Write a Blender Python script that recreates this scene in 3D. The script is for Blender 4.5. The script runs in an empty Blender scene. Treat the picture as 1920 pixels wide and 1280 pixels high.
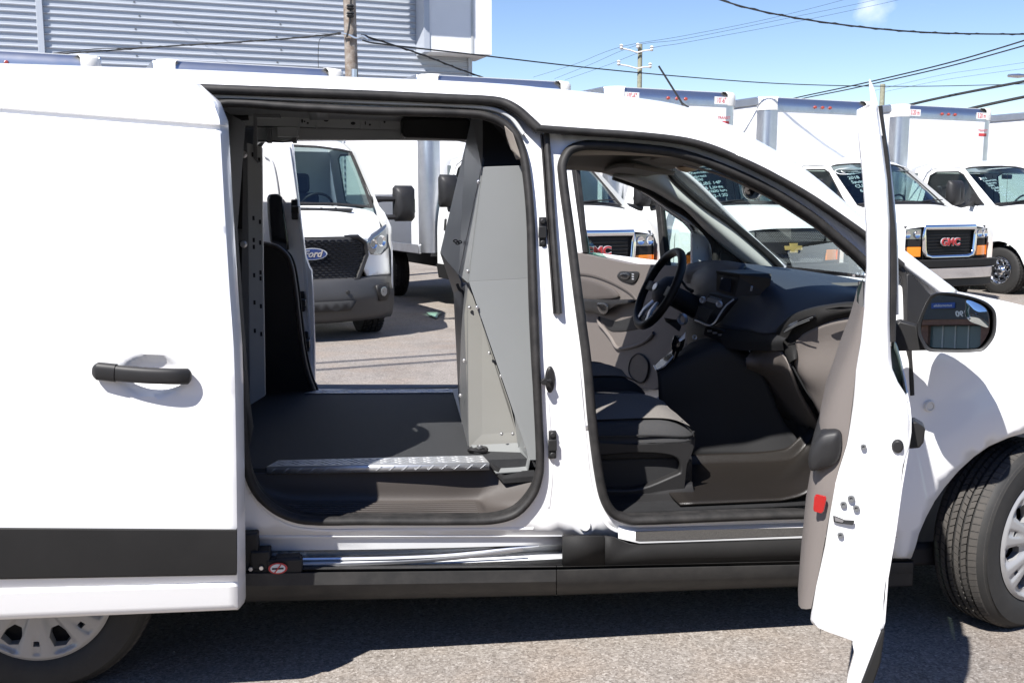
import bpy, bmesh, math, random
import numpy as np
from mathutils import Vector, Matrix
from mathutils.geometry import delaunay_2d_cdt, intersect_point_tri_2d

random.seed(7)
SC = bpy.context.scene
COL = SC.collection

# ------------------------------------------------------------------ camera
W0, H0, FPX = 1920.0, 1280.0, 1900.0
PSI, PITCH = math.radians(8.0), math.atan(265.0 / 1900.0)
CAM = Vector((0.0, -2.98, 1.45))
F3 = Vector((math.sin(PSI) * math.cos(PITCH), math.cos(PSI) * math.cos(PITCH), -math.sin(PITCH)))
R3 = Vector((math.cos(PSI), -math.sin(PSI), 0.0))
U3 = R3.cross(F3)
cd = bpy.data.cameras.new('camera')
cd.sensor_width = 36.0
cd.lens = 36.0 * FPX / W0
cd.clip_start, cd.clip_end = 0.05, 3000
cam = bpy.data.objects.new('camera', cd)
COL.objects.link(cam)
cam.matrix_world = Matrix(((R3.x, U3.x, -F3.x, CAM.x), (R3.y, U3.y, -F3.y, CAM.y), (R3.z, U3.z, -F3.z, CAM.z), (0, 0, 0, 1)))
SC.camera = cam

# ------------------------------------------------------------------ sky, sun, exposure
SUNV = Vector((-0.55, -0.58, 1.0)).normalized()          # towards the sun
EL = math.asin(SUNV.z)
AZ = math.atan2(SUNV.x, SUNV.y)                          # clockwise from +Y
w = bpy.data.worlds.new('World')
SC.world = w
w.use_nodes = True
nt = w.node_tree
sky = nt.nodes.new('ShaderNodeTexSky')
sky.sky_type = 'NISHITA'
sky.sun_disc = False
sky.sun_elevation = EL
sky.sun_rotation = AZ
sky.altitude = 50
sky.air_density = 1.0
sky.dust_density = 0.0
sky.ozone_density = 2.2
bgn = nt.nodes['Background']
# faint cirrus wisps over the whole sky
tc = nt.nodes.new('ShaderNodeTexCoord')
mp = nt.nodes.new('ShaderNodeMapping')
mp.inputs['Scale'].default_value = (1.0, 1.0, 4.5)
mp.inputs['Location'].default_value = (0.35, 0.2, 0.55)
nz = nt.nodes.new('ShaderNodeTexNoise')
nz.inputs['Scale'].default_value = 2.6
nz.inputs['Detail'].default_value = 7
nz.inputs['Roughness'].default_value = 0.6
cr = nt.nodes.new('ShaderNodeValToRGB')
cr.color_ramp.elements[0].position, cr.color_ramp.elements[0].color = 0.66, (0, 0, 0, 1)
cr.color_ramp.elements[1].position, cr.color_ramp.elements[1].color = 0.86, (0.4, 0.4, 0.4, 1)
mx = nt.nodes.new('ShaderNodeMixRGB')
mx.inputs['Color2'].default_value = (7.5, 7.8, 8.2, 1)
nt.links.new(tc.outputs['Generated'], mp.inputs['Vector'])
nt.links.new(mp.outputs['Vector'], nz.inputs['Vector'])
nt.links.new(nz.outputs['Fac'], cr.inputs['Fac'])
nt.links.new(cr.outputs['Color'], mx.inputs['Fac'])
hs = nt.nodes.new('ShaderNodeHueSaturation')
hs.inputs['Saturation'].default_value = 1.14
hs.inputs['Hue'].default_value = 0.514
nt.links.new(sky.outputs['Color'], hs.inputs['Color'])
nt.links.new(hs.outputs['Color'], mx.inputs['Color1'])
nt.links.new(mx.outputs['Color'], bgn.inputs['Color'])
# one small puff of cloud, upper right
pdir = (R3 * (1640 - 960) - U3 * (12 - 640) + F3 * FPX).normalized()
dn = nt.nodes.new('ShaderNodeVectorMath'); dn.operation = 'DOT_PRODUCT'; dn.inputs[1].default_value = pdir
mr = nt.nodes.new('ShaderNodeMapRange'); mr.inputs['From Min'].default_value = math.cos(math.radians(2.0)); mr.inputs['From Max'].default_value = 1.0
mr.inputs['To Max'].default_value = .50
pz = nt.nodes.new('ShaderNodeTexNoise'); pz.inputs['Scale'].default_value = 34; pz.inputs['Detail'].default_value = 5
pm = nt.nodes.new('ShaderNodeMath'); pm.operation = 'MULTIPLY'
pr = nt.nodes.new('ShaderNodeMapRange'); pr.inputs['From Min'].default_value = .18; pr.inputs['From Max'].default_value = .42; pr.inputs['To Max'].default_value = .8
px_ = nt.nodes.new('ShaderNodeMixRGB'); px_.inputs['Color2'].default_value = (9.5, 9.8, 10.2, 1)
gn_ = nt.nodes.new('ShaderNodeVectorMath'); gn_.operation = 'NORMALIZE'
nt.links.new(tc.outputs['Generated'], gn_.inputs[0]); nt.links.new(gn_.outputs['Vector'], dn.inputs[0])
nt.links.new(dn.outputs['Value'], mr.inputs['Value']); nt.links.new(tc.outputs['Generated'], pz.inputs['Vector'])
nt.links.new(mr.outputs['Result'], pm.inputs[0]); nt.links.new(pz.outputs['Fac'], pm.inputs[1])
nt.links.new(pm.outputs[0], pr.inputs['Value']); nt.links.new(pr.outputs['Result'], px_.inputs['Fac'])
nt.links.new(mx.outputs['Color'], px_.inputs['Color1']); nt.links.new(px_.outputs['Color'], bgn.inputs['Color'])
bgn.inputs['Strength'].default_value = 0.078

sl = bpy.data.lights.new('sun', 'SUN')
sl.energy = 5.0
sl.angle = math.radians(0.5)
sl.color = (1.0, 0.968, 0.925)
so = bpy.data.objects.new('sun', sl)
so.rotation_euler = SUNV.to_track_quat('Z', 'Y').to_euler()
so.location = (-8, -6, 14)
COL.objects.link(so)

vs = SC.view_settings
vs.view_transform = 'Standard'
vs.look = 'None'
vs.exposure = 1.0
vs.gamma = 1.0
vs.use_curve_mapping = False
SC.render.engine = 'CYCLES'
SC.cycles.max_bounces = 10
SC.cycles.transparent_max_bounces = 16
SC.cycles.caustics_reflective = False
SC.cycles.caustics_refractive = False

# ------------------------------------------------------------------ pixel -> place helpers (photo pixels, 1920 x 1280)
def ray(px, py):
    return F3 * FPX + R3 * (px - W0 / 2) - U3 * (py - H0 / 2)

def P(px, py, Y):
    d = ray(px, py)
    return CAM + d * ((Y - CAM.y) / d.y)

def PX(px, py, X):
    d = ray(px, py)
    return CAM + d * ((X - CAM.x) / d.x)

def PZ(px, py, Z):
    d = ray(px, py)
    return CAM + d * ((Z - CAM.z) / d.z)

def PPL(px, py, o, n):
    d = ray(px, py)
    return CAM + d * ((o - CAM).dot(n) / d.dot(n))

YZ_Z = [-1, .0, .12, .20, .30, .45, .7, .95, 1.10, 1.25, 1.45, 1.65, 1.72, 1.78, 1.82]
YZ_Y = [.12, .12, .10, .07, .03, .008, 0, 0, .018, .042, .082, .13, .155, .20, .25]
def ys(z):
    return float(np.interp(z, YZ_Z, YZ_Y))

def S(px, py, off=0.0):
    """point of the van's side surface (moved in by off) seen at that pixel"""
    y = off
    for _ in range(14):
        p = P(px, py, y)
        y = ys(p.z) + off
    return P(px, py, y)

def Sw(x, z, off=0.0):
    return Vector((x, ys(z) + off, z))

# ------------------------------------------------------------------ curves
def catmull(pts, n=6, closed=False):
    """resample through the points; points are Vectors (2-D or 3-D)"""
    P_ = [Vector(p) for p in pts]
    out = []
    m = len(P_)
    segs = m if closed else m - 1
    for i in range(segs):
        p1, p2 = P_[i], P_[(i + 1) % m]
        p0 = P_[(i - 1) % m] if (closed or i > 0) else p1 * 2 - p2
        p3 = P_[(i + 2) % m] if (closed or i < m - 2) else p2 * 2 - p1
        # centripetal-ish clamp: keep tangents short on uneven spacing
        d = (p2 - p1).length
        t1 = (p2 - p0); t2 = (p3 - p1)
        l1 = (p1 - p0).length + d; l2 = (p3 - p2).length + d
        t1 = t1 * (d / l1 if l1 else 0); t2 = t2 * (d / l2 if l2 else 0)
        for k in range(n):
            t = k / n
            h00 = 2 * t ** 3 - 3 * t * t + 1; h10 = t ** 3 - 2 * t * t + t
            h01 = -2 * t ** 3 + 3 * t * t; h11 = t ** 3 - t * t
            out.append(p1 * h00 + t1 * h10 + p2 * h01 + t2 * h11)
    if not closed:
        out.append(P_[-1].copy())
    return out

def rescount(pts, n):
    """resample a polyline to n points evenly by length after smoothing"""
    pts = catmull(pts, 8) if len(pts) > 2 else [Vector(p) for p in pts]
    L = [0.0]
    for a, b in zip(pts, pts[1:]):
        L.append(L[-1] + (b - a).length)
    out = []
    j = 0
    for i in range(n):
        t = L[-1] * i / (n - 1)
        while j < len(L) - 2 and L[j + 1] < t:
            j += 1
        s = (t - L[j]) / max(1e-9, L[j + 1] - L[j])
        out.append(pts[j].lerp(pts[j + 1], min(1, max(0, s))))
    return out

# ------------------------------------------------------------------ mesh builder
class MB:
    def __init__(self):
        self.v, self.f = [], []
    def add(self, vs, fs):
        o = len(self.v)
        self.v += [tuple(v) for v in vs]
        self.f += [tuple(i + o for i in f) for f in fs]
        return self
    def box(self, x0, x1, y0, y1, z0, z1, M=None):
        vs = [Vector((x, y, z)) for x in (x0, x1) for y in (y0, y1) for z in (z0, z1)]
        if M: vs = [M @ v for v in vs]
        return self.add(vs, [(0, 1, 3, 2), (4, 6, 7, 5), (0, 4, 5, 1), (2, 3, 7, 6), (0, 2, 6, 4), (1, 5, 7, 3)])
    def grid(self, rows, closed_u=False, closed_v=False):
        nr, nc = len(rows), len(rows[0])
        vs = [p for r in rows for p in r]
        fs = []
        for i in range(nr if closed_u else nr - 1):
            for j in range(nc if closed_v else nc - 1):
                a, b = i * nc + j, i * nc + (j + 1) % nc
                c, d = ((i + 1) % nr) * nc + (j + 1) % nc, ((i + 1) % nr) * nc + j
                fs.append((a, b, c, d))
        return self.add(vs, fs)
    def tube(self, pts, r, n=8, closed=False, cap=True, flat=None, up=None):
        """sweep a circle (or ellipse: flat = second radius along up) along pts; r may be a list"""
        pts = [Vector(p) for p in pts]
        m = len(pts)
        rows = []
        prev = None
        for i in range(m):
            a = pts[(i - 1) % m] if (closed or i > 0) else pts[i]
            b = pts[(i + 1) % m] if (closed or i < m - 1) else pts[i]
            t = (b - a).normalized()
            if up is not None:
                n1 = Vector(up) - t * Vector(up).dot(t)
                n1.normalize()
            elif prev is None:
                q = Vector((0, 0, 1)) if abs(t.z) < .9 else Vector((1, 0, 0))
                n1 = (q - t * q.dot(t)).normalized()
            else:
                n1 = (prev - t * prev.dot(t)).normalized()
            prev = n1
            n2 = t.cross(n1)
            rr = r[i] if isinstance(r, (list, tuple)) else r
            r2 = flat if flat is not None else rr
            rows.append([pts[i] + n1 * (r2 * math.cos(2 * math.pi * k / n)) + n2 * (rr * math.sin(2 * math.pi * k / n)) for k in range(n)])
        o = len(self.v)
        self.grid(rows, closed_u=closed, closed_v=True)
        if cap and not closed:
            self.f.append(tuple(o + k for k in range(n))[::-1])
            self.f.append(tuple(o + (m - 1) * n + k for k in range(n)))
        return self
    def lathe(self, prof, n=32, M=None, close=False):
        """profile of (radius, axial) turned round local Y; M places it"""
        rows = []
        for k in range(n):
            a = 2 * math.pi * k / n
            rows.append([Vector((r * math.cos(a), h, r * math.sin(a))) for r, h in prof])
        if M: rows = [[M @ p for p in r] for r in rows]
        return self.grid(rows, closed_u=True, closed_v=close)
    def prism(self, poly, vec, both=True):
        """polygon of 3-D points extruded by vec, n-gon caps triangulated"""
        poly = [Vector(p) for p in poly]
        n = len(poly)
        vec = Vector(vec)
        o = len(self.v)
        self.v += [tuple(p) for p in poly] + [tuple(p + vec) for p in poly]
        nrm = Vector((0, 0, 0))
        for i in range(n):
            nrm += poly[i].cross(poly[(i + 1) % n])
        from mathutils.geometry import tessellate_polygon
        tris = tessellate_polygon([poly])
        for a, b, c in tris:
            self.f.append((o + a, o + b, o + c))
            if both: self.f.append((o + n + c, o + n + b, o + n + a))
        for i in range(n):
            j = (i + 1) % n
            self.f.append((o + i, o + j, o + n + j, o + n + i))
        return self
    def xform(self, M):
        self.v = [tuple(M @ Vector(v)) for v in self.v]
        return self
    def mesh(self, name, m, smooth=35):
        me = bpy.data.meshes.new(name)
        me.from_pydata(self.v, [], self.f)
        bm = bmesh.new(); bm.from_mesh(me)
        bmesh.ops.remove_doubles(bm, verts=bm.verts, dist=1e-6)
        bmesh.ops.recalc_face_normals(bm, faces=bm.faces)
        bm.to_mesh(me); bm.free()
        if m: me.materials.append(m)
        if smooth:
            me.polygons.foreach_set('use_smooth', [True] * len(me.polygons))
            me.set_sharp_from_angle(angle=math.radians(smooth))
        return me
    def build(self, name, m, parent=None, smooth=35, bevel=0, seg=2, solid=0, solid_off=-1):
        o = bpy.data.objects.new(name, self.mesh(name, m, smooth))
        COL.objects.link(o)
        if parent is not None: adopt(o, parent)
        if solid:
            md = o.modifiers.new('thick', 'SOLIDIFY'); md.thickness = solid; md.offset = solid_off
        if bevel:
            md = o.modifiers.new('bevel', 'BEVEL'); md.width = bevel; md.segments = seg
            md.limit_method = 'ANGLE'; md.angle_limit = math.radians(40)
            md.harden_normals = False
        return o

def adopt(o, parent):
    o.parent = parent
    if parent.type == 'EMPTY' and not parent.get('_local'):
        o.matrix_parent_inverse = Matrix.Translation(-parent.location)

def tag(o, label=None, cat=None, group=None, kind=None):
    if label: o['label'] = label
    if cat: o['category'] = cat
    if group: o['group'] = group
    if kind: o['kind'] = kind
    return o

def empty(name, loc, label, cat, group=None, rz=0.0, local=False):
    o = bpy.data.objects.new(name, None)
    COL.objects.link(o)
    o.location = loc
    o.rotation_euler = (0, 0, rz)
    o.empty_display_size = .2
    if local: o['_local'] = 1
    return tag(o, label, cat, group)

def copy_tree(o, parent=None):
    c = o.copy()
    COL.objects.link(c)
    if parent is not None: c.parent = parent
    for ch in list(o.children):
        copy_tree(ch, c)
    return c

def inside(p, poly):
    x, y = p[0], p[1]
    c = False
    j = len(poly) - 1
    for i in range(len(poly)):
        xi, yi = poly[i][0], poly[i][1]
        xj, yj = poly[j][0], poly[j][1]
        if (yi > y) != (yj > y) and x < (xj - xi) * (y - yi) / (yj - yi) + xi:
            c = not c
        j = i
    return c

def panel2d(outer, holes, step, fn, mb=None):
    """constrained triangulation of a 2-D outline with holes, dense enough to follow fn(x, y) -> 3-D"""
    loops = [[Vector((p[0], p[1])) for p in outer]] + [[Vector((p[0], p[1])) for p in h] for h in holes]
    vs, es = [], []
    for lp in loops:
        dense = []
        for i in range(len(lp)):
            a, b = lp[i], lp[(i + 1) % len(lp)]
            k = max(1, int((b - a).length / step))
            for t in range(k):
                dense.append(a.lerp(b, t / k))
        o = len(vs)
        vs += dense
        es += [(o + i, o + (i + 1) % len(dense)) for i in range(len(dense))]
    xs = [p.x for p in loops[0]]; zs = [p.y for p in loops[0]]
    nb = np.array([(p.x, p.y) for p in vs])
    x = min(xs) + step * .5
    row = 0
    while x < max(xs):
        z = min(zs) + step * (.5 if row % 2 else .1)
        while z < max(zs):
            if inside((x, z), loops[0]) and not any(inside((x, z), h) for h in loops[1:]):
                if np.min((nb[:, 0] - x) ** 2 + (nb[:, 1] - z) ** 2) > (step * .45) ** 2:
                    vs.append(Vector((x, z)))
            z += step
        x += step * .87
        row += 1
    ov, oe, of, *_ = delaunay_2d_cdt(vs, es, [], 1, 1e-6)
    fs = []
    for f in of:
        c = sum((ov[i] for i in f), Vector((0, 0))) / len(f)
        if inside(c, loops[0]) and not any(inside(c, h) for h in loops[1:]):
            fs.append(tuple(f))
    mb = mb or MB()
    mb.add([fn(p.x, p.y) for p in ov], fs)
    return mb

def patch(rows, nu=8, nv=8, mb=None):
    """smooth surface through a net of 3-D control points (rows of equal length)"""
    r1 = [catmull(r, nv) if len(r) > 2 else [Vector(r[0]).lerp(Vector(r[1]), k / nv) for k in range(nv + 1)] for r in rows]
    nc = len(r1[0])
    cols = []
    for j in range(nc):
        c = [r[j] for r in r1]
        cols.append(catmull(c, nu) if len(c) > 2 else [Vector(c[0]).lerp(Vector(c[1]), k / nu) for k in range(nu + 1)])
    mb = mb or MB()
    return mb.grid(cols)

def slab(name, pxs, Y, thick, m, parent, bevel=.004, smooth_n=0, seg=2, closed=True):
    """a plate traced on the plane Y = const, thick towards +Y"""
    if smooth_n: pxs = [tuple(p) for p in catmull([Vector(p) for p in pxs], smooth_n, True)]
    if callable(Y): pts = [Y(*p) for p in pxs]
    else: pts = [P(p[0], p[1], Y) for p in pxs]
    return MB().prism(pts, (0, thick, 0)).build(name, m, parent, bevel=bevel, seg=seg)

def text_mesh(name, body, m, parent, size, origin, xdir, ydir, extrude=.002, align='CENTER', shear=0.0, sx=1.0, bold=0.0, jitter=0):
    c = bpy.data.curves.new('lettering', 'FONT')
    c.body = body
    c.size = size
    c.align_x = align
    c.align_y = 'CENTER'
    c.extrude = extrude
    c.shear = shear
    c.offset = bold
    c.resolution_u = 3
    t = bpy.data.objects.new('lettering', c)
    COL.objects.link(t)
    bpy.context.view_layer.update()
    me = bpy.data.meshes.new_from_object(t.evaluated_get(bpy.context.evaluated_depsgraph_get()))
    bpy.data.objects.remove(t)
    bpy.data.curves.remove(c)
    me.name = name
    me.materials.clear(); me.materials.append(m)
    X, Yv = Vector(xdir).normalized(), Vector(ydir).normalized()
    Z = X.cross(Yv)
    O = Vector(origin)
    rnd = random.Random(len(body) * 31 + int(size * 1000))
    for v in me.vertices:
        j = jitter and (math.sin(v.co.x * 90) * jitter)
        v.co = O + X * v.co.x * sx + Yv * (v.co.y + j) + Z * v.co.z
    o = bpy.data.objects.new(name, me)
    COL.objects.link(o)
    if parent is not None: adopt(o, parent)
    return o

# ------------------------------------------------------------------ materials
def mat(name, col, rough=.5, metal=0.0, coat=0.0, bump=0.0, bscale=200.0, var=0.0, vscale=8.0, spec=.5, col2=None, bdist=.002, coords='Object', rvar=0.0):
    m = bpy.data.materials.new(name)
    m.use_nodes = True
    n = m.node_tree
    b = n.nodes['Principled BSDF']
    b.inputs['Base Color'].default_value = (*col, 1)
    b.inputs['Roughness'].default_value = rough
    b.inputs['Metallic'].default_value = metal
    b.inputs['Coat Weight'].default_value = coat
    b.inputs['Coat Roughness'].default_value = .06
    b.inputs['Specular IOR Level'].default_value = spec
    t = n.nodes.new('ShaderNodeTexCoord')
    if bump:
        z = n.nodes.new('ShaderNodeTexNoise')
        z.inputs['Scale'].default_value = bscale
        z.inputs['Detail'].default_value = 3
        n.links.new(t.outputs[coords], z.inputs['Vector'])
        bp = n.nodes.new('ShaderNodeBump')
        bp.inputs['Strength'].default_value = bump
        bp.inputs['Distance'].default_value = bdist
        n.links.new(z.outputs['Fac'], bp.inputs['Height'])
        n.links.new(bp.outputs['Normal'], b.inputs['Normal'])
    if var or rvar:
        z = n.nodes.new('ShaderNodeTexNoise')
        z.inputs['Scale'].default_value = vscale
        z.inputs['Detail'].default_value = 6
        z.inputs['Roughness'].default_value = .65
        n.links.new(t.outputs[coords], z.inputs['Vector'])
        if var:
            x = n.nodes.new('ShaderNodeMixRGB')
            c2 = col2 or tuple(c * (1 - var) for c in col)
            x.inputs['Color1'].default_value = (*col, 1)
            x.inputs['Color2'].default_value = (*c2, 1)
            r = n.nodes.new('ShaderNodeValToRGB')
            r.color_ramp.elements[0].position = .38
            r.color_ramp.elements[1].position = .66
            n.links.new(z.outputs['Fac'], r.inputs['Fac'])
            n.links.new(r.outputs['Color'], x.inputs['Fac'])
            n.links.new(x.outputs['Color'], b.inputs['Base Color'])
        if rvar:
            q = n.nodes.new('ShaderNodeMapRange')
            q.inputs['To Min'].default_value = max(0, rough - rvar)
            q.inputs['To Max'].default_value = min(1, rough + rvar)
            n.links.new(z.outputs['Fac'], q.inputs['Value'])
            n.links.new(q.outputs['Result'], b.inputs['Roughness'])
    return m

def glass(name, tint, refl=.0, rough=.0, ior=1.5):
    m = bpy.data.materials.new(name)
    m.use_nodes = True
    n = m.node_tree
    n.nodes.remove(n.nodes['Principled BSDF'])
    out = n.nodes['Material Output']
    tr = n.nodes.new('ShaderNodeBsdfTransparent'); tr.inputs['Color'].default_value = (*tint, 1)
    gl = n.nodes.new('ShaderNodeBsdfGlossy'); gl.inputs['Roughness'].default_value = rough
    lw = n.nodes.new('ShaderNodeLayerWeight'); lw.inputs['Blend'].default_value = .5
    pw = n.nodes.new('ShaderNodeMath'); pw.operation = 'POWER'; pw.inputs[1].default_value = 5.0
    ml = n.nodes.new('ShaderNodeMath'); ml.operation = 'MULTIPLY'; ml.inputs[1].default_value = .9
    n.links.new(lw.outputs['Facing'], pw.inputs[0]); n.links.new(pw.outputs[0], ml.inputs[0])
    ad = n.nodes.new('ShaderNodeMath'); ad.operation = 'ADD'; ad.inputs[1].default_value = .05 + refl; ad.use_clamp = True
    mi = n.nodes.new('ShaderNodeMixShader')
    n.links.new(ml.outputs[0], ad.inputs[0])
    n.links.new(ad.outputs[0], mi.inputs['Fac'])
    n.links.new(tr.outputs[0], mi.inputs[1]); n.links.new(gl.outputs[0], mi.inputs[2])
    n.links.new(mi.outputs[0], out.inputs['Surface'])
    return m

M = {}
M['white'] = mat('white_paint', (.80, .80, .80), .32, coat=.5, rvar=.05, vscale=3)
M['white2'] = mat('white_primer_paint', (.74, .75, .76), .42, coat=.15, var=.06, vscale=5)
M['truckwhite'] = mat('truck_white_paint', (.80, .81, .81), .35, coat=.4, var=.03, vscale=1.3)
M['boxwhite'] = mat('box_white_panel', (.78, .785, .79), .45, var=.05, vscale=.8)
M['cap'] = mat('corner_cap_plastic', (.74, .72, .67), .5, var=.1, vscale=4)
M['black'] = mat('black_plastic', (.019, .0185, .019), .5, spec=.35, bump=.25, bscale=900, bdist=.0006, var=.25, vscale=6)
M['clad'] = mat('cladding_plastic', (.0135, .0132, .0132), .65, spec=.22, bump=.3, bscale=1400, bdist=.0005, var=.1, vscale=5, col2=(.0165, .016, .0158))
M['rocker'] = mat('rocker_plastic', (.030, .0298, .0298), .62, spec=.3, bump=.3, bscale=900, bdist=.0008, var=.4, vscale=14, col2=(.045, .0435, .042))
M['bumper'] = mat('bumper_plastic', (.045, .045, .047), .5, bump=.2, bscale=900, bdist=.0006, var=.15, vscale=3)
M['rubber'] = mat('seal_rubber', (.016, .0155, .0155), .6, spec=.3, var=.3, vscale=20, col2=(.032, .03, .029))
M['gloss'] = mat('gloss_black', (.008, .008, .009), .12, coat=.6)
M['dash'] = mat('dash_black_sky_blue', (.027, .034, .050), .55, bump=.4, bscale=1100, bdist=.0008, spec=.6)  # blue in the base colour stands for sky reflected through the windscreen
M['dark'] = mat('dark_interior', (.018, .018, .019), .7, bump=.3, bscale=700, bdist=.001)
M['carpet'] = mat('black_carpet', (.012, .012, .013), .95, bump=.8, bscale=700, bdist=.003, var=.3, vscale=30)
M['taupe'] = mat('taupe_trim_plastic', (.150, .131, .119), .6, bump=.35, bscale=1300, bdist=.0006)
M['taupe2'] = mat('taupe_dark_plastic', (.085, .073, .066), .6, bump=.35, bscale=1300, bdist=.0006)
M['headliner'] = mat('headliner_fabric', (.25, .22, .19), .95, bump=.5, bscale=900, bdist=.001)
M['step'] = mat('step_plastic', (.056, .0475, .0425), .6, bump=.5, bscale=900, bdist=.0012)
M['mat'] = mat('floor_mat_vinyl', (.015, .0128, .0112), .36, bump=.5, bscale=420, bdist=.0018)
M['cargofloor'] = mat('cargo_floor_rubber', (.020, .021, .023), .72, bump=.6, bscale=520, bdist=.0018, var=.2, vscale=60, col2=(.026, .027, .029))
M['grey'] = mat('grey_sheet_metal', (.20, .208, .208), .42, metal=.0, var=.05, vscale=2.5)
M['grey2'] = mat('grey_primed_steel', (.46, .475, .475), .45, var=.08, vscale=4)
M['greydark'] = mat('dark_grey_panel', (.17, .175, .18), .4, metal=.3, var=.1, vscale=6)
M['pillartrim'] = mat('pillar_trim', (.62, .61, .57), .75, bump=.3, bscale=900, bdist=.0006)
M['alu'] = mat('aluminium', (.60, .61, .62), .42, metal=.75, var=.1, vscale=10, rvar=.1)
M['galv'] = mat('galvanised_rail', (.70, .71, .73), .34, metal=1.0, var=.18, vscale=2, rvar=.12)
M['chrome'] = mat('chrome', (.82, .83, .85), .06, metal=1.0)
M['silver'] = mat('silver_hubcap', (.33, .33, .335), .4, metal=.3, coat=.3)
M['silverplastic'] = mat('silver_plastic', (.62, .64, .68), .3, metal=.5)
M['fabric'] = mat('seat_fabric', (.036, .037, .040), .95, bump=.6, bscale=1200, bdist=.001, var=.3, vscale=200, col2=(.045, .043, .042))
M['fabricgrey'] = mat('seat_fabric_grey', (.20, .185, .17), .95, bump=.7, bscale=1400, bdist=.001, var=.35, vscale=350)
M['tyre'] = mat('tyre_rubber', (.016, .0158, .0155), .7, bump=.3, bscale=300, bdist=.001, var=.3, vscale=18, col2=(.022, .021, .020))
M['tread'] = mat('dusty_tread_rubber', (.062, .056, .050), .85, bump=.4, bscale=300, bdist=.001, var=.4, vscale=14, col2=(.042, .039, .036))
M['grip'] = mat('grip_tape', (.028, .026, .025), .8, bump=1.0, bscale=700, bdist=.003, var=.7, vscale=420, col2=(.07, .065, .06))
M['red'] = mat('red_reflector', (.34, .008, .006), .12, coat=.8, bump=.6, bscale=600, bdist=.002)
M['redprint'] = mat('red_print', (.55, .05, .05), .5)
M['sticker'] = mat('white_sticker', (.78, .77, .75), .5)
M['orange'] = mat('amber_lens', (.85, .24, .012), .15, coat=.7)
M['lens'] = mat('clear_lens_reflector', (.26, .28, .30), .14, metal=.75, coat=.8)
M['marker'] = mat('marker_lamp_red', (.30, .045, .03), .3, coat=.5)
M['ink'] = mat('white_window_paint', (.80, .82, .82), .8)
M['blue'] = mat('badge_blue', (.012, .032, .13), .2, coat=.5)
M['gmcred'] = mat('badge_red', (.35, .02, .025), .25, coat=.5)
M['gold'] = mat('badge_gold', (.62, .46, .16), .3, metal=.6)
M['screen'] = mat('screen_glass', (.03, .035, .05), .1, coat=.5)
M['bolt'] = mat('zinc_bolt', (.7, .7, .7), .3, metal=.9)
M['mirror'] = mat('mirror_glass', (.72, .80, .80), .01, metal=1.0)
M['wglass'] = glass('windscreen_glass', (.80, .90, .87), .02)
M['tglass'] = glass('truck_glass', (.52, .63, .635), .035)
M['sglass'] = glass('side_glass', (.62, .78, .73), .03)
M['wood'] = mat('weathered_pole_wood', (.17, .13, .10), .9, bump=.8, bscale=30, bdist=.01, var=.5, vscale=9, col2=(.30, .27, .24))
M['wood2'] = mat('green_pole_wood', (.30, .30, .22), .9, bump=.5, bscale=30, bdist=.01, var=.3, vscale=9)
M['wire'] = mat('cable_black', (.012, .012, .013), .6)
M['ceramic'] = mat('insulator_ceramic', (.62, .60, .58), .3)
M['cab_in'] = mat('cab_interior_grey', (.10, .12, .125), .8)
M['cab_seat'] = mat('cab_seat_fabric', (.045, .05, .065), .9)
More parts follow.
